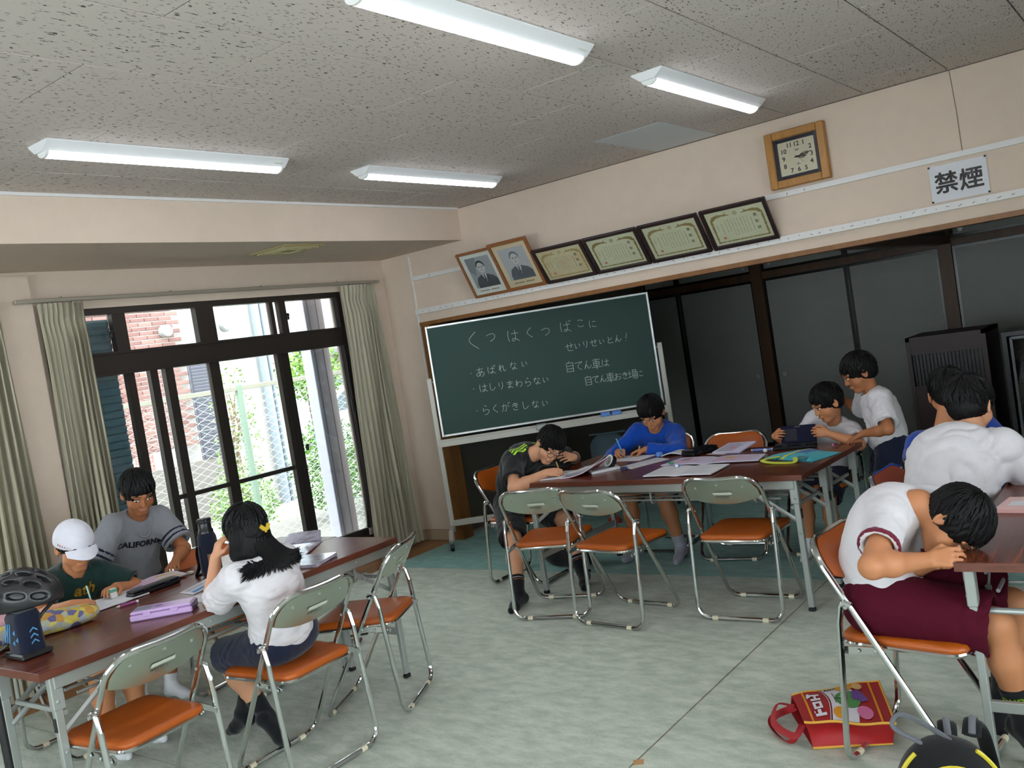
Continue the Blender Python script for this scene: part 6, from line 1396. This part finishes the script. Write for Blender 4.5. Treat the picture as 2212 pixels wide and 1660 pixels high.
B = SDF(); B.ell(hcx-Vector((0, 0, .004)), A3(Rz), np.array((.086, .125, .088)), .01, cut=[(hcx-Vector((0, 0, .04)), (0.1, .0, -1))]); p_, q_ = B.mesh(.006); np_obj('liner', p_, q_, M_black, t, (-3.625, 1.585, .872), 1)
b = MB(); b.tube(catmull([Rz@Vector((.085, .06, .0)), Rz@Vector((.06, .02, -.05)), Rz@Vector((.0, .02, -.085)), Rz@Vector((-.06, .02, -.05)), Rz@Vector((-.085, .06, 0))], 5), .007, n=6, flat=((0, 0, 1), .3)); obj('chin_strap', b, M_black, t)
b = MB(); b.prism([(0, 0), (.022, .006), (.024, .012), (.004, .018)], .003, R=frame(V(.6, .8, 0), V(0, 0, 1), V(.8, -.6, 0)), c=Rz@Vector((.075, -.075, .045))+Vector((.004, -.006, .005))); obj('pale_sticker', b, mat('pink_sticker', 'c9a3ac', .5), t)
t = thing('pink_bag', 'pale pink soft bag peeking out behind the helmet', 'bag', (-3.93, 1.56, ZT)); B = SDF(); B.ell((-3.95, 1.52, .755), np.eye(3), np.array((.05, .17, .06)), .03); B.ell((-3.95, 1.62, .75), np.eye(3), np.array((.045, .11, .052)), .03)
p_, q_ = B.mesh(.006, wrinkle(.003, 60, [(1, .3, .2), (.2, 1, .5)], 6), [((0, 0, ZT+.001), (0, 0, -1))]); np_obj('cloth', p_, q_, cloth('pale_pink_cloth', 'd2a2aa'), t, (-3.93, 1.56, ZT), 1)
t = thing('black_post', 'slim black post cut by the lower left corner of the picture', 'post', (-3.34, 1.315, 0)); b = MB(); b.cyl((0, 0, .012), (-.012, .0, .66), .0135, n=14); obj('pole', b, M_black, t); b = MB(); b.lathe((0, 0, 0), [(.03, 0), (.03, .006), (.018, .014)], n=18); obj('foot', b, M_black, t)

# middle desk
sheet('notebook', 'open notebook with a red edge under the hand of the boy in glasses', 'notebook', [(-3.37, 4.53), (-3.20, 4.585), (-3.235, 4.82), (-3.425, 4.80)], th=.006, cover=M_redc, prints=lines(.08, .9, .08, .9, 9, M_inkl, 4, .12))
t = sheet('workbook', 'open workbook with yellow tabs and curling pages beside the boy in glasses', 'book', [(-3.20, 4.565), (-3.045, 4.60), (-2.99, 4.80), (-3.19, 4.83)], th=.004, m=M_page, cover=M_redc, hf=lambda u, v: .075*max(0,u)**2.2*(.35+.65*v), prints=lines(.08, .6, .1, .9, 6, M_inkp, 5, .25)+[(.72, .95, .1+.28*k, .22+.28*k, M_inky) for k in range(3)]+[(.1, .25, .78, .9, M_inkl)], n=(14, 8))
q = MB()
for k in range(5):
    rows = [[(-3.195+(.165-.012*k)*u+.03*math.sin(2.2*u)*u-(-3.106), 4.575+.035*u+.235*v-4.699+.004*k, .006+.003*k+(.085-.012*k)*u**2*(.3+.7*v)+.01*u) for u in np.linspace(0, 1, 9)] for v in (0.1, .55, 1)]; q.slab(rows, .0006)
o = obj('curled_pages', q, M_paper, t, smooth=60); o['kind'] = 'stuff'
t = thing('tin', 'round black tin with a white lid leaning on the curled workbook', 'tin', (-3.0, 4.83, .702)); ax_ = Vector((-.35, -.75, .55)).normalized(); u_ = ax_.orthogonal().normalized(); Rt_ = frame(u_, ax_.cross(u_), ax_)
b = MB(); b.lathe((0, 0, .05), [(.040, -.03), (.043, -.027), (.043, 0), (.040, .002)], R=Rt_, n=28); obj('side', b, M_black, t); b = MB(); b.lathe((0, 0, .05), [(.041, .002), (.041, .004), (.030, .0035), (.029, .002), (.001, .002)], R=Rt_, n=28); obj('lid', b, M_white, t)
sheet('notebook', 'thick grey-printed notebook with blue edge next to the curled workbook', 'notebook', [(-3.03, 4.665), (-2.92, 4.82), (-3.10, 5.02), (-3.22, 4.88)], th=.014, cover=M_cover, prints=lines(.08, .92, .1, .9, 9, M_inkl, 6, .5))
sheet('loose_paper', 'sheet of paper the child in bright blue writes on', 'paper', [(-3.225, 5.09), (-2.925, 5.075), (-2.90, 5.255), (-3.205, 5.285)], th=.003, prints=lines(.05, .95, .1, .9, 6, M_inkl, 7, .15))
sheet('worksheet', 'long white worksheet lying slantwise in front of the bright blue sleeves', 'paper', [(-2.955, 4.87), (-2.825, 4.79), (-2.71, 5.07), (-2.84, 5.14)], th=.0015, prints=lines(.08, .92, .05, .95, 12, M_inkl, 8, .2))
eraser('eraser', 'sky blue block eraser beside the blue sleeve on the middle desk', (-2.845, 5.20), (.04, .03, .026), .1, mat('sky_rubber', '4f86d8', .5), M_blue_er)
sheet('booklet', 'small open booklet with a curled cover between the blue eraser and black case', 'booklet', [(-2.82, 5.17), (-2.675, 5.185), (-2.665, 5.295), (-2.80, 5.285)], th=.006, hf=lambda u, v: .018*math.sin(PI*u)*(1-u*.3), prints=lines(.1, .9, .2, .8, 4, M_inkl, 10, .2))
pencase('pencil_case', 'flat black zip case lying on the middle desk near the blue shirt', (-2.575, 5.225), (.215, .115, .036), math.radians(68), M_blackc, mat('grey_end', '777a80', .35), .12)
sheet('notebook', 'open white notebook at the front edge of the middle desk, over the right empty chair', 'notebook', [(-2.585, 4.495), (-2.165, 4.478), (-2.17, 4.745), (-2.59, 4.765)], th=.006, hf=spine(.008, .48), prints=lines(.52, .97, .08, .92, 9, M_inkl, 12, .1)+lines(.03, .45, .08, .92, 9, M_inkl, 13, .1), n=(20, 6))
sheet('textbook', 'open textbook with pink printing in the middle of the middle desk', 'book', [(-2.63, 4.80), (-2.03, 4.815), (-2.06, 5.005), (-2.60, 5.02)], th=.006, m=M_page, hf=spine(.010, .45), prints=lines(.05, .40, .1, .9, 7, M_inkp, 14, .3)+lines(.5, .95, .1, .9, 6, M_inkp, 15, .35)+[(.6, .7, .5, .75, M_inky), (.1, .2, .5, .8, M_inkl)], n=(20, 6))
sheet('workbook', 'grey-printed workbook leaning up in front of the empty far chair', 'book', [(-2.475, 5.185), (-2.285, 5.155), (-2.235, 5.30), (-2.42, 5.32)], th=.008, m=M_page, cover=M_cover, z4=(0, 0, .035, .03), prints=lines(.08, .92, .08, .92, 8, M_inkl, 16, .5)+[(.4, .6, .3, .5, M_inkp)])
sheet('loose_paper', 'narrow white paper strip in front of the grey workbook', 'paper', [(-2.505, 5.165), (-2.38, 5.13), (-2.365, 5.155), (-2.49, 5.19)], th=.001)
M_bpl = mat('blue_pencil_paint', '3d66c4', .35)
pen('pencil', 'blue pencil lying in front of the dark tablet, farther of two', 'pencil', (-2.225, 5.212), (-2.105, 5.212), .0045, M_bpl, M_white); pen('pencil', 'blue pencil lying in front of the dark tablet, nearer of two', 'pencil', (-2.215, 5.190), (-2.10, 5.196), .0042, mat('pale_blue_paint', '7a9ad8', .4), M_white)
t = thing('ball', 'tiny white ball on the middle desk left of the turquoise bag', 'ball', (-2.10, 5.10, ZT)); b = MB(); b.lathe((0, 0, .013), [(.013*math.sin(a)+1e-5, -.013*math.cos(a)) for a in np.linspace(0, PI, 11)], n=16, cap=False); obj('ball', b, M_white, t, smooth=80)
pencase('pencil_case', 'dark grey box-shaped case lying in front of the child with the tablet', (-1.955, 5.195), (.24, .055, .032), math.radians(7), mat('charcoal_case', '191b22', .6, spec=.2), mat('dark_window', '3a3d48', .3), .25)
t = thing('tablet', 'dark navy tablet with a grey camera panel, held upright by the small child', 'tablet', (-1.955, 5.262, ZT+.004), math.radians(4)); t.rotation_euler = (math.radians(-12), 0, math.radians(4)); M_tab = mat('dark_navy_shell', '10122a', .7, spec=.15)
b = MB(); b.box((0, 0, .062), (.205, .012, .118), bev=.004); obj('shell', b, M_tab, t); b = MB(); b.box((-.045, -.0066, .066), (.075, .0012, .07)); obj('panel', b, mat('grey_panel', '2a2b33', .7, spec=.15), t); b = MB(); b.box((-.002, -.007, .113), (.03, .003, .008)); obj('slot', b, M_black, t)
t = thing('handbag', 'flat turquoise cloth bag with a blue band and yellow handle', 'bag', (-1.83, 4.94, ZT)); c4 = [(-2.035, 4.905), (-1.70, 4.735), (-1.625, 4.965), (-1.915, 5.125)]; M_tq = cloth('turquoise_cloth', '2fa9b8'); M_bb = cloth('cobalt_band', '0f5fae'); M_yl = cloth('lime_yellow_cloth', 'c6d02c')
def bp(u, v, dz=0): p = bil(c4, u, v); return Vector((p.x+1.83, p.y-4.94, .022*math.sin(PI*min(1, max(0, u)))**.5*math.sin(PI*min(1, max(0, v)))**.4+.003+.003*math.sin(9*u+5*v)+dz))
b = MB(); b.slab([[bp(i/16, j/12) for i in range(17)] for j in range(13)], .003); b.slab([[Vector((*bp(i/16, j/12).xy, .0035)) for i in range(17)] for j in range(13)], .003); obj('cloth', b, M_tq, t, smooth=60)
b = MB(); b.grid([[bp(.42+.25*i/5, .35+.65*j/6, .0012) for i in range(6)] for j in range(7)]); obj('blue_band', b, M_bb, t)
b = MB(); b.grid([[bp(.34+.07*i/3+.06*j/8, .0+1.0*j/8, .0022) for i in range(4)] for j in range(9)]); hb = obj('yellow_trim', b, M_yl, t)
b = MB(); b.tube(catmull([bp(.30, .06, .002), Vector((-.17, -.14, .012)), Vector((-.10, -.20, .006)), Vector((.02, -.215, .004)), Vector((.03, -.18, .01)), bp(.62, .04, .004)], 6), .0035, n=6, flat=((0, 0, 1), 4.0)); obj('handle', b, M_yl, t)
b = MB(); b.grid([[bp(.66+.2*i/4, -.02+.16*j/4, .004) for i in range(5)] for j in range(5)]); obj('opening_fold', b, cloth('deep_teal_lining', '2a6f74'), t)
t = thing('sweet_wrapper', 'crumpled pink foil wrapper at the right end of the middle desk', 'wrapper', (-1.72, 5.205, ZT)); b = MB(); rn = random.Random(5)
for k in range(7): c0 = Vector((rn.uniform(-.02, .02), rn.uniform(-.012, .012), .004)); b._add([c0+Vector((rn.uniform(-.014, .014), rn.uniform(-.012, .012), rn.uniform(-.003, .012))) for _ in range(4)], [(0, 1, 2), (0, 2, 3), (0, 1, 3), (1, 2, 3)])
obj('foil', b, mat('pink_foil', 'b5647c', .25, metal=.5), t, smooth=0)
eraser('eraser', 'dark blue eraser on the bare desk between the worksheet and thick notebook', (-2.865, 4.775), (.04, .022, .018), .5, mat('dark_blue_rubber', '2a3366', .5), mat('navy_sleeve', '1d2450', .5))
eraser('eraser', 'green capped eraser at the left edge of the open textbook', (-2.555, 4.792), (.034, .016, .012), 0, mat('green_rubber', '4c9270', .5), mat('green_sleeve', '37805e', .5), z=ZT+.018)
eraser('pencil_sharpener', 'small blue sharpener lying on the open white notebook', (-2.47, 4.70), (.032, .014, .012), .5, M_bpl, M_white, z=ZT+.0165)
# held pencils
def held(name, label, P, side, m, tipm, L=.15, tilt=(0, 0, 1), r=.0038):
    tp, th_, sd = P['tips'][side]; c0 = (tp[0]+th_)/2; d = Vector(tilt).normalized(); t = thing(name, label, 'pencil', (c0.x, c0.y, ZT)); o = Vector(t.location); a = c0-d*.035; b_ = c0+d*L
    q = MB(); q.cyl(a-o, b_-o, r, n=8); obj('barrel', q, m, t); q = MB(); q.tube([a-o, a-o-d*.014], [r, .0006], n=8); obj('tip', q, tipm, t); return t
held('pencil', 'yellow pencil in the right hand of the boy in glasses', PEO['black'], -1, mat('yellow_pencil_paint', 'c09a50', .4), M_ivory, .085, (-.12, -.15, 1))
held('pencil', 'light blue pencil in the hand of the child in bright blue', PEO['blue'], -1, mat('cyan_pencil_paint', '5fa4c8', .4), M_ivory, .15, (-.55, .45, .8))
held('mechanical_pencil', 'pale green mechanical pencil held by the child in the white cap', PEO['cap'], -1, mat('mint_plastic', '9cc4bc', .3), M_steel, .10, (-.15, -.05, 1))
tp, th_, sd = PEO['cap']['tips'][1]; t = thing('eraser', 'white eraser with green print held by the child in the white cap', 'eraser', (tp[0]+th_)/2); b = MB(); b.box((0, 0, .012), (.018, .03, .045), bev=.003); obj('rubber', b, M_rub, t); b = MB(); b.box((0, 0, .024), (.0186, .0306, .014)); obj('sleeve', b, mat('green_print_sleeve', '5d9b84', .5), t)
# right desk
t = sheet('zip_pouch', 'flat pale pink pouch with a white name tag on the right desk', 'pouch', [(-.66, 3.565), (-.40, 3.545), (-.39, 3.74), (-.635, 3.755)], th=.014, m=mat('pale_pink_vinyl', 'e2b4b0', .35), hf=lambda u, v: .004*math.sin(PI*u)*math.sin(PI*v), prints=[(.12, .42, .25, .6, M_paper)])
b = MB(); b.tube(catmull([(-.02, -.04, .021), (.02, -.02, .024), (.05, .02, .024), (.09, .04, .022), (.11, .0, .022), (.06, -.03, .024), (.0, .03, .022)], 6), .003, n=6); obj('cord', b, mat('dusky_pink_cord', '9c5a64', .6), t)

# ------------------------------------------------------------------ things on the floor
t = thing('shopping_bag', 'red shopping bag with printed fruit lying on its side on the carpet', 'bag', (-1.18, 3.21, 0)); M_red = mat('red_nonwoven', 'a5161c', .55, bump=.15, bscale=500); M_yb = mat('yellow_binding', 'd7a23c', .6); ob = Vector((-1.18, 3.21, 0))
A, B_, D_, C_ = Vector((-1.385, 3.27, .075)), Vector((-1.235, 2.99, .115)), Vector((-.955, 3.08, .10)), Vector((-1.125, 3.50, .07))
A0, B0, D0, C0 = Vector((-1.40, 3.275, .006)), Vector((-1.228, 3.02, .006)), Vector((-.985, 3.12, .012)), Vector((-1.12, 3.51, .006))
def top(u, v): p = (A*(1-u)+C_*u)*(1-v)+(B_*(1-u)+D_*u)*v; return p+Vector((0, 0, .02*math.sin(PI*u)*math.sin(PI*v)+.004*math.sin(11*u+4*v)))-ob
def bot(u, v): return (A0*(1-u)+C0*u)*(1-v)+(B0*(1-u)+D0*u)*v-ob
b = MB(); n_ = 14; b.slab([[top(i/n_, j/n_) for i in range(n_+1)] for j in range(n_+1)][::-1], .002)
def side(f0, f1, dent): 
    rows = []
    for j in range(7):
        v = j/6; rows.append([f0(i/n_).lerp(f1(i/n_), v)+dent*math.sin(PI*v)*(.6+.4*math.sin(5*i/n_)) for i in range(n_+1)])
    b.slab(rows, .002)
nd = Vector((-.25, .75, 0)).normalized()
side(lambda u: top(u, 1), lambda u: bot(u, 1), nd*.035); side(lambda u: bot(u, 0), lambda u: top(u, 0), -nd*.012); side(lambda v: top(1, v), lambda v: bot(1, v), Vector((-.03, 0, 0)))
b.slab([[bot(i/n_, j/n_) for i in range(n_+1)] for j in range(n_+1)], .002); obj('cloth', b, M_red, t, smooth=50)
b = MB()
for f_ in (lambda s: top(s, 1), lambda s: top(s, 0), lambda s: bot(s, 1), lambda s: top(1, s)): b.tube([f_(i/20) for i in range(21)], .0045, n=6)
obj('binding', b, M_yb, t)
def patch(u0, u1, v0, v1, m, nm, dz=.0016, fr=None):
    q = MB(); q.grid([[top(u0+(u1-u0)*i/8+(fr(j/8) if fr else 0), v0+(v1-v0)*j/8)+Vector((0, 0, dz)) for i in range(9)] for j in range(9)]); return obj(nm, q, m, t, smooth=60)
patch(.10, .125, .0, 1, mat('orange_yellow_band', 'dc8f1c', .6), 'band'); patch(.86, .885, .0, 1, mat('orange_yellow_band', 'dc8f1c', .6), 'band')
patch(.33, .62, .02, .98, mat('white_print_ground', 'd6d2d8', .6), 'white_ground', fr=lambda s: .05*math.sin(PI*s)); patch(.30, .325, .02, .98, mat('dark_red_band', '7d1424', .6), 'curved_band', .002, fr=lambda s: .05*math.sin(PI*s)); patch(.305, .312, .02, .98, M_paper, 'white_line', .0026, fr=lambda s: .05*math.sin(PI*s))
def blob(u, v, ru, rv, m, nm, dz): q = MB(); q._add([top(u, v)+Vector((0, 0, dz))]+[top(u+ru*math.cos(a), v+rv*math.sin(a))+Vector((0, 0, dz)) for a in np.linspace(0, 2*PI, 25)[:-1]], [(0, k+1, (k+1) % 24+1) for k in range(24)]); return obj(nm, q, m, t, smooth=60)
M_mel = mat('melon_green', '4d8b4c', .6); M_ora = mat('orange_fruit', 'd8921e', .6); M_gra = mat('grape_purple', '6b4690', .5); M_pea = mat('peach_pink', 'cf6f98', .6)
blob(.57, .52, .14, .22, M_mel, 'melon_print', .003); blob(.44, .84, .075, .12, M_ora, 'orange_print', .0034); blob(.58, .14, .10, .13, M_ora, 'pineapple_print', .0034); blob(.72, .15, .06, .11, mat('citrus_slice', 'd9b072', .6), 'citrus_print', .0036); blob(.72, .80, .085, .13, M_pea, 'peach_print', .0036)
for k, (u, v) in enumerate(((.66, .38), (.71, .33), (.69, .46), (.74, .42), (.765, .5), (.65, .5), (.72, .53))): blob(u, v, .032, .06, M_gra, 'grape_print', .0038+.0002*k)
q = MB(); q.tube([top(.42, .30)+Vector((0, 0, .004)), top(.425, .42)+Vector((0, 0, .004)), top(.43, .62)+Vector((0, 0, .004))], .004, n=6, flat=((0, 0, 1), .2)); q.tube([top(.43, .5)+Vector((0, 0, .004)), top(.50, .52)+Vector((0, 0, .004))], .002, n=5); obj('stem_print', q, M_black, t)
q = MB()
for k in range(7): q._add([top(.36+.035*k, .03)+Vector((0, 0, .003)), top(.40+.035*k, .02)+Vector((0, 0, .003)), top(.36+.03*k, .13)+Vector((0, 0, .003))], [(0, 1, 2)])
obj('leaf_print', q, mat('dark_leaf_print', '233a2c', .6), t, smooth=0)
# white block letters ToH with a little bird, reading along the short side with the bag mouth up
q = MB()
def lt(u0, u1, v0, v1): q.grid([[top(u0+(u1-u0)*i/3, v0+(v1-v0)*j/3)+Vector((0, 0, .0034)) for i in range(4)] for j in range(4)])
lt(.165, .29, .80, .87); lt(.20, .24, .69, .80); lt(.160, .172, .72, .78)     # first letter: a bar with an arm
lt(.175, .205, .46, .67); lt(.245, .275, .46, .67); lt(.205, .245, .61, .67); lt(.205, .245, .46, .52)   # o
lt(.17, .28, .35, .42); lt(.17, .28, .20, .26); lt(.215, .24, .26, .35); lt(.145, .175, .16, .30); lt(.135, .15, .23, .33)   # H with a bird
obj('white_lettering', q, M_paper, t, smooth=0)
q = MB()
for s_, o_ in ((0, .0), (1, .02)):
    m0, m1 = top(.0, .30), top(.0, .75); z_ = .012+.05*s_
    q.tube(catmull([m0+Vector((0, 0, -.02)), Vector((-.26+o_, .0, z_)), Vector((-.23+o_, -.10-.02*s_, z_*.6+.006)), Vector((-.13+o_, -.19, z_*.5+.01)), m1+Vector((0, 0, -.04))], 8), .013, n=6, flat=((0, 0, 1), .22) if s_ == 0 else ((1, 0, 0), .22))
obj('handle', q, mat('red_handle', '9c1720', .6), t)
# backpack
t = thing('backpack', 'black child backpack with yellow piping standing at the bottom right', 'backpack', (-.665, 2.515, 0), math.radians(24)); M_bk = cloth('black_nylon', '141416'); M_yp = mat('yellow_piping', 'c7b52a', .5); M_gs = cloth('grey_webbing', '62646a')
bo = Vector((0, 0, 0)); B = SDF(); B.ell((0, .0, .17), np.eye(3), np.array((.135, .085, .175)), .03); B.ell((0, .01, .10), np.eye(3), np.array((.145, .085, .10)), .04); B.ell((0, .0, .22), np.eye(3), np.array((.115, .075, .125)), .03); p_, q_ = B.mesh(.006, wrinkle(.0025, 60, [(1, .3, .2), (.2, 1, .5)], 7), [((0, 0, .004), (0, 0, -1))]); np_obj('main_bag', p_, q_, M_bk, t, (0, 0, 0), 1)
B = SDF(); B.ell((0, -.075, .155), np.eye(3), np.array((.112, .045, .140)), .03); p_, q_ = B.mesh(.006, None, [((0, 0, .006), (0, 0, -1))]); np_obj('front_pocket', p_, q_, M_bk, t, (0, 0, 0), 1)
def arc(rx_, rz_, y, cz, a0, a1, r, m, nm): q = MB(); q.tube([(rx_*math.cos(a), y+.0*a, cz+rz_*math.sin(a)) for a in np.linspace(a0, a1, 25)], r, n=6); obj(nm, q, m, t)
arc(.116, .14, -.066, .16, -.2, PI+.2, .0032, M_yp, 'piping'); arc(.14, .18, -.028, .17, -.3, 1.0, .006, M_yp, 'side_piping'); arc(.14, .18, -.028, .17, PI-1.0, PI+.3, .006, M_yp, 'side_piping')
q = MB(); q.prism(rrect(.165, .15, .02), .003, z=0, R=RW, c=(0, -.119, .155)); pn_ = obj('picture_panel', q, mat('beige_panel', 'c3b3a0', .5, var=.3, vscale=14, dark='e0d6cc'), t); q = MB(); q.tube([RW@Vector((x, y, 0))+Vector((0, -.121, .155)) for x, y in rrect(.168, .153, .02)], .0042, n=6, closed=True); obj('panel_border', q, M_gs, pn_)
q = MB(); rn = random.Random(8)
for k in range(9):
    a = k*.35-.3; q.prism([(.03+.01*math.cos(a), .03+.01*math.sin(a)), (.03+.045*math.cos(a), .03+.035*math.sin(a)), (.03+.012*math.cos(a+.35), .03+.012*math.sin(a+.35))], .0008, z=.0032, R=RW, c=(0, -.119, .155))
obj('green_patch', q, mat('leaf_green_patch', '58a038', .5), pn_, smooth=0)
q = MB(); q.prism([(-.02, .07), (.012, .07), (-.005, .0), (-.03, .02)], .0008, z=.0032, R=RW, c=(0, -.119, .155)); obj('maroon_patch', q, mat('maroon_patch', '6a2a34', .5), pn_, smooth=0)
q = MB(); q.prism(ell(-.005, -.01, .035, .025), .0008, z=.0034, R=RW, c=(0, -.119, .155)); obj('tan_patch', q, mat('tan_patch_print', 'b98a52', .5), pn_, smooth=0)
q = MB(); q.tube(catmull([(-.05, .0, .335), (-.115, .02, .375), (-.09, .03, .405), (-.02, .01, .37), (.02, -.01, .342)], 6), .013, n=6, flat=((0, 1, 0), .45)); obj('haul_loop', q, M_gs, t)
for s in (-1, 1):
    q = MB(); q.tube(catmull([(s*.03+.05, .03, .335), (s*.035+.065, .075, .355), (s*.045+.08, .11, .30), (s*.06+.08, .115, .18), (s*.07+.07, .09, .05)], 6), .024, n=8, flat=((1, 0, 0), .3)); st_ = obj('shoulder_strap', q, M_bk, t); q = MB(); q.tube(catmull([(s*.03+.05, .02, .345), (s*.035+.065, .078, .366), (s*.045+.08, .122, .30)], 6), .009, n=6, flat=((1, 0, 0), .3)); obj('strap_webbing', q, M_gs, st_)
t = thing('tote_bag', 'limp black bag on the carpet under the middle desk', 'bag', (-3.60, 5.12, 0)); B = SDF(); B.ell((-3.66, 5.12, .075), np.eye(3), np.array((.15, .10, .085)), .04); B.ell((-3.52, 5.10, .09), np.eye(3), np.array((.12, .09, .11)), .04); p_, q_ = B.mesh(.007, wrinkle(.006, 50, [(1, .3, .2), (.2, 1, .5)], 9), [((0, 0, .003), (0, 0, -1))]); np_obj('cloth', p_, q_, M_bk, t, (-3.60, 5.12, 0), 1)
q = MB(); q.tube(catmull([(.02, -.04, .16), (.10, -.07, .25), (.18, -.05, .16), (.17, -.04, .08)], 6), .012, n=6, flat=((0, 1, 0), .25)); obj('handle', q, M_bk, t)
t = thing('cloth_sack', 'grey cloth sack standing behind the blue shirt, below the chalkboard', 'sack', (-4.32, 7.0, 0)); B = SDF(); B.ell((-4.32, 7.0, .30), np.eye(3), np.array((.20, .12, .30)), .05); B.ell((-4.32, 7.0, .50), np.eye(3), np.array((.195, .07, .14)), .05); p_, q_ = B.mesh(.009, wrinkle(.006, 40, [(1, .3, .2), (.2, 1, .5)], 3), [((0, 0, .004), (0, 0, -1)), ((0, 0, .64), (.1, 0, 1))]); np_obj('cloth', p_, q_, cloth('blue_grey_cloth', '6d8390'), t, (-4.32, 7.0, 0), 1)
b = MB(); b.tube([(-.19, 0, .628), (.0, -.02, .636), (.19, 0, .645)], .008, n=6); obj('hem', b, cloth('blue_grey_cloth', '6d8390'), t)
t = thing('toy_cone', 'small orange and red toy cone on the carpet under the middle desk', 'toy', (-3.93, 6.28, 0)); b = MB(); b.lathe((0, 0, 0), [(.06, 0), (.055, .03), (.03, .05)], n=16); obj('base', b, mat('toy_red', 'a83a2a', .5), t); b = MB(); b.lathe((0, 0, .05), [(.03, 0), (.02, .07), (.012, .10)], n=16); obj('cone', b, mat('toy_orange', 'c88a2e', .5), t)
t = thing('folder', 'dark red folder on the carpet under the askew chair', 'folder', (-4.10, 3.42, 0), .6); b = MB(); b.box((0, 0, .01), (.24, .17, .016), bev=.003); obj('cover', b, mat('dark_red_folder', '5a1824', .5), t); b = MB(); b.box((.0, .0, .0195), (.2, .03, .002)); obj('band', b, M_black, t)
pen('pen', 'black pen on the carpet behind the askew chair', 'pen', (-4.20, 3.56), (-4.10, 3.64), .006, M_black, M_black, z=.0)
t = thing('paper_scrap', 'small square orange-brown paper scrap on the carpet at the bottom edge', 'paper', (-1.775, 2.745, 0), .5); b = MB(); b.box((0, 0, .0012), (.038, .038, .0012)); obj('paper', b, mat('tan_paper', 'b58a5e', .7), t)
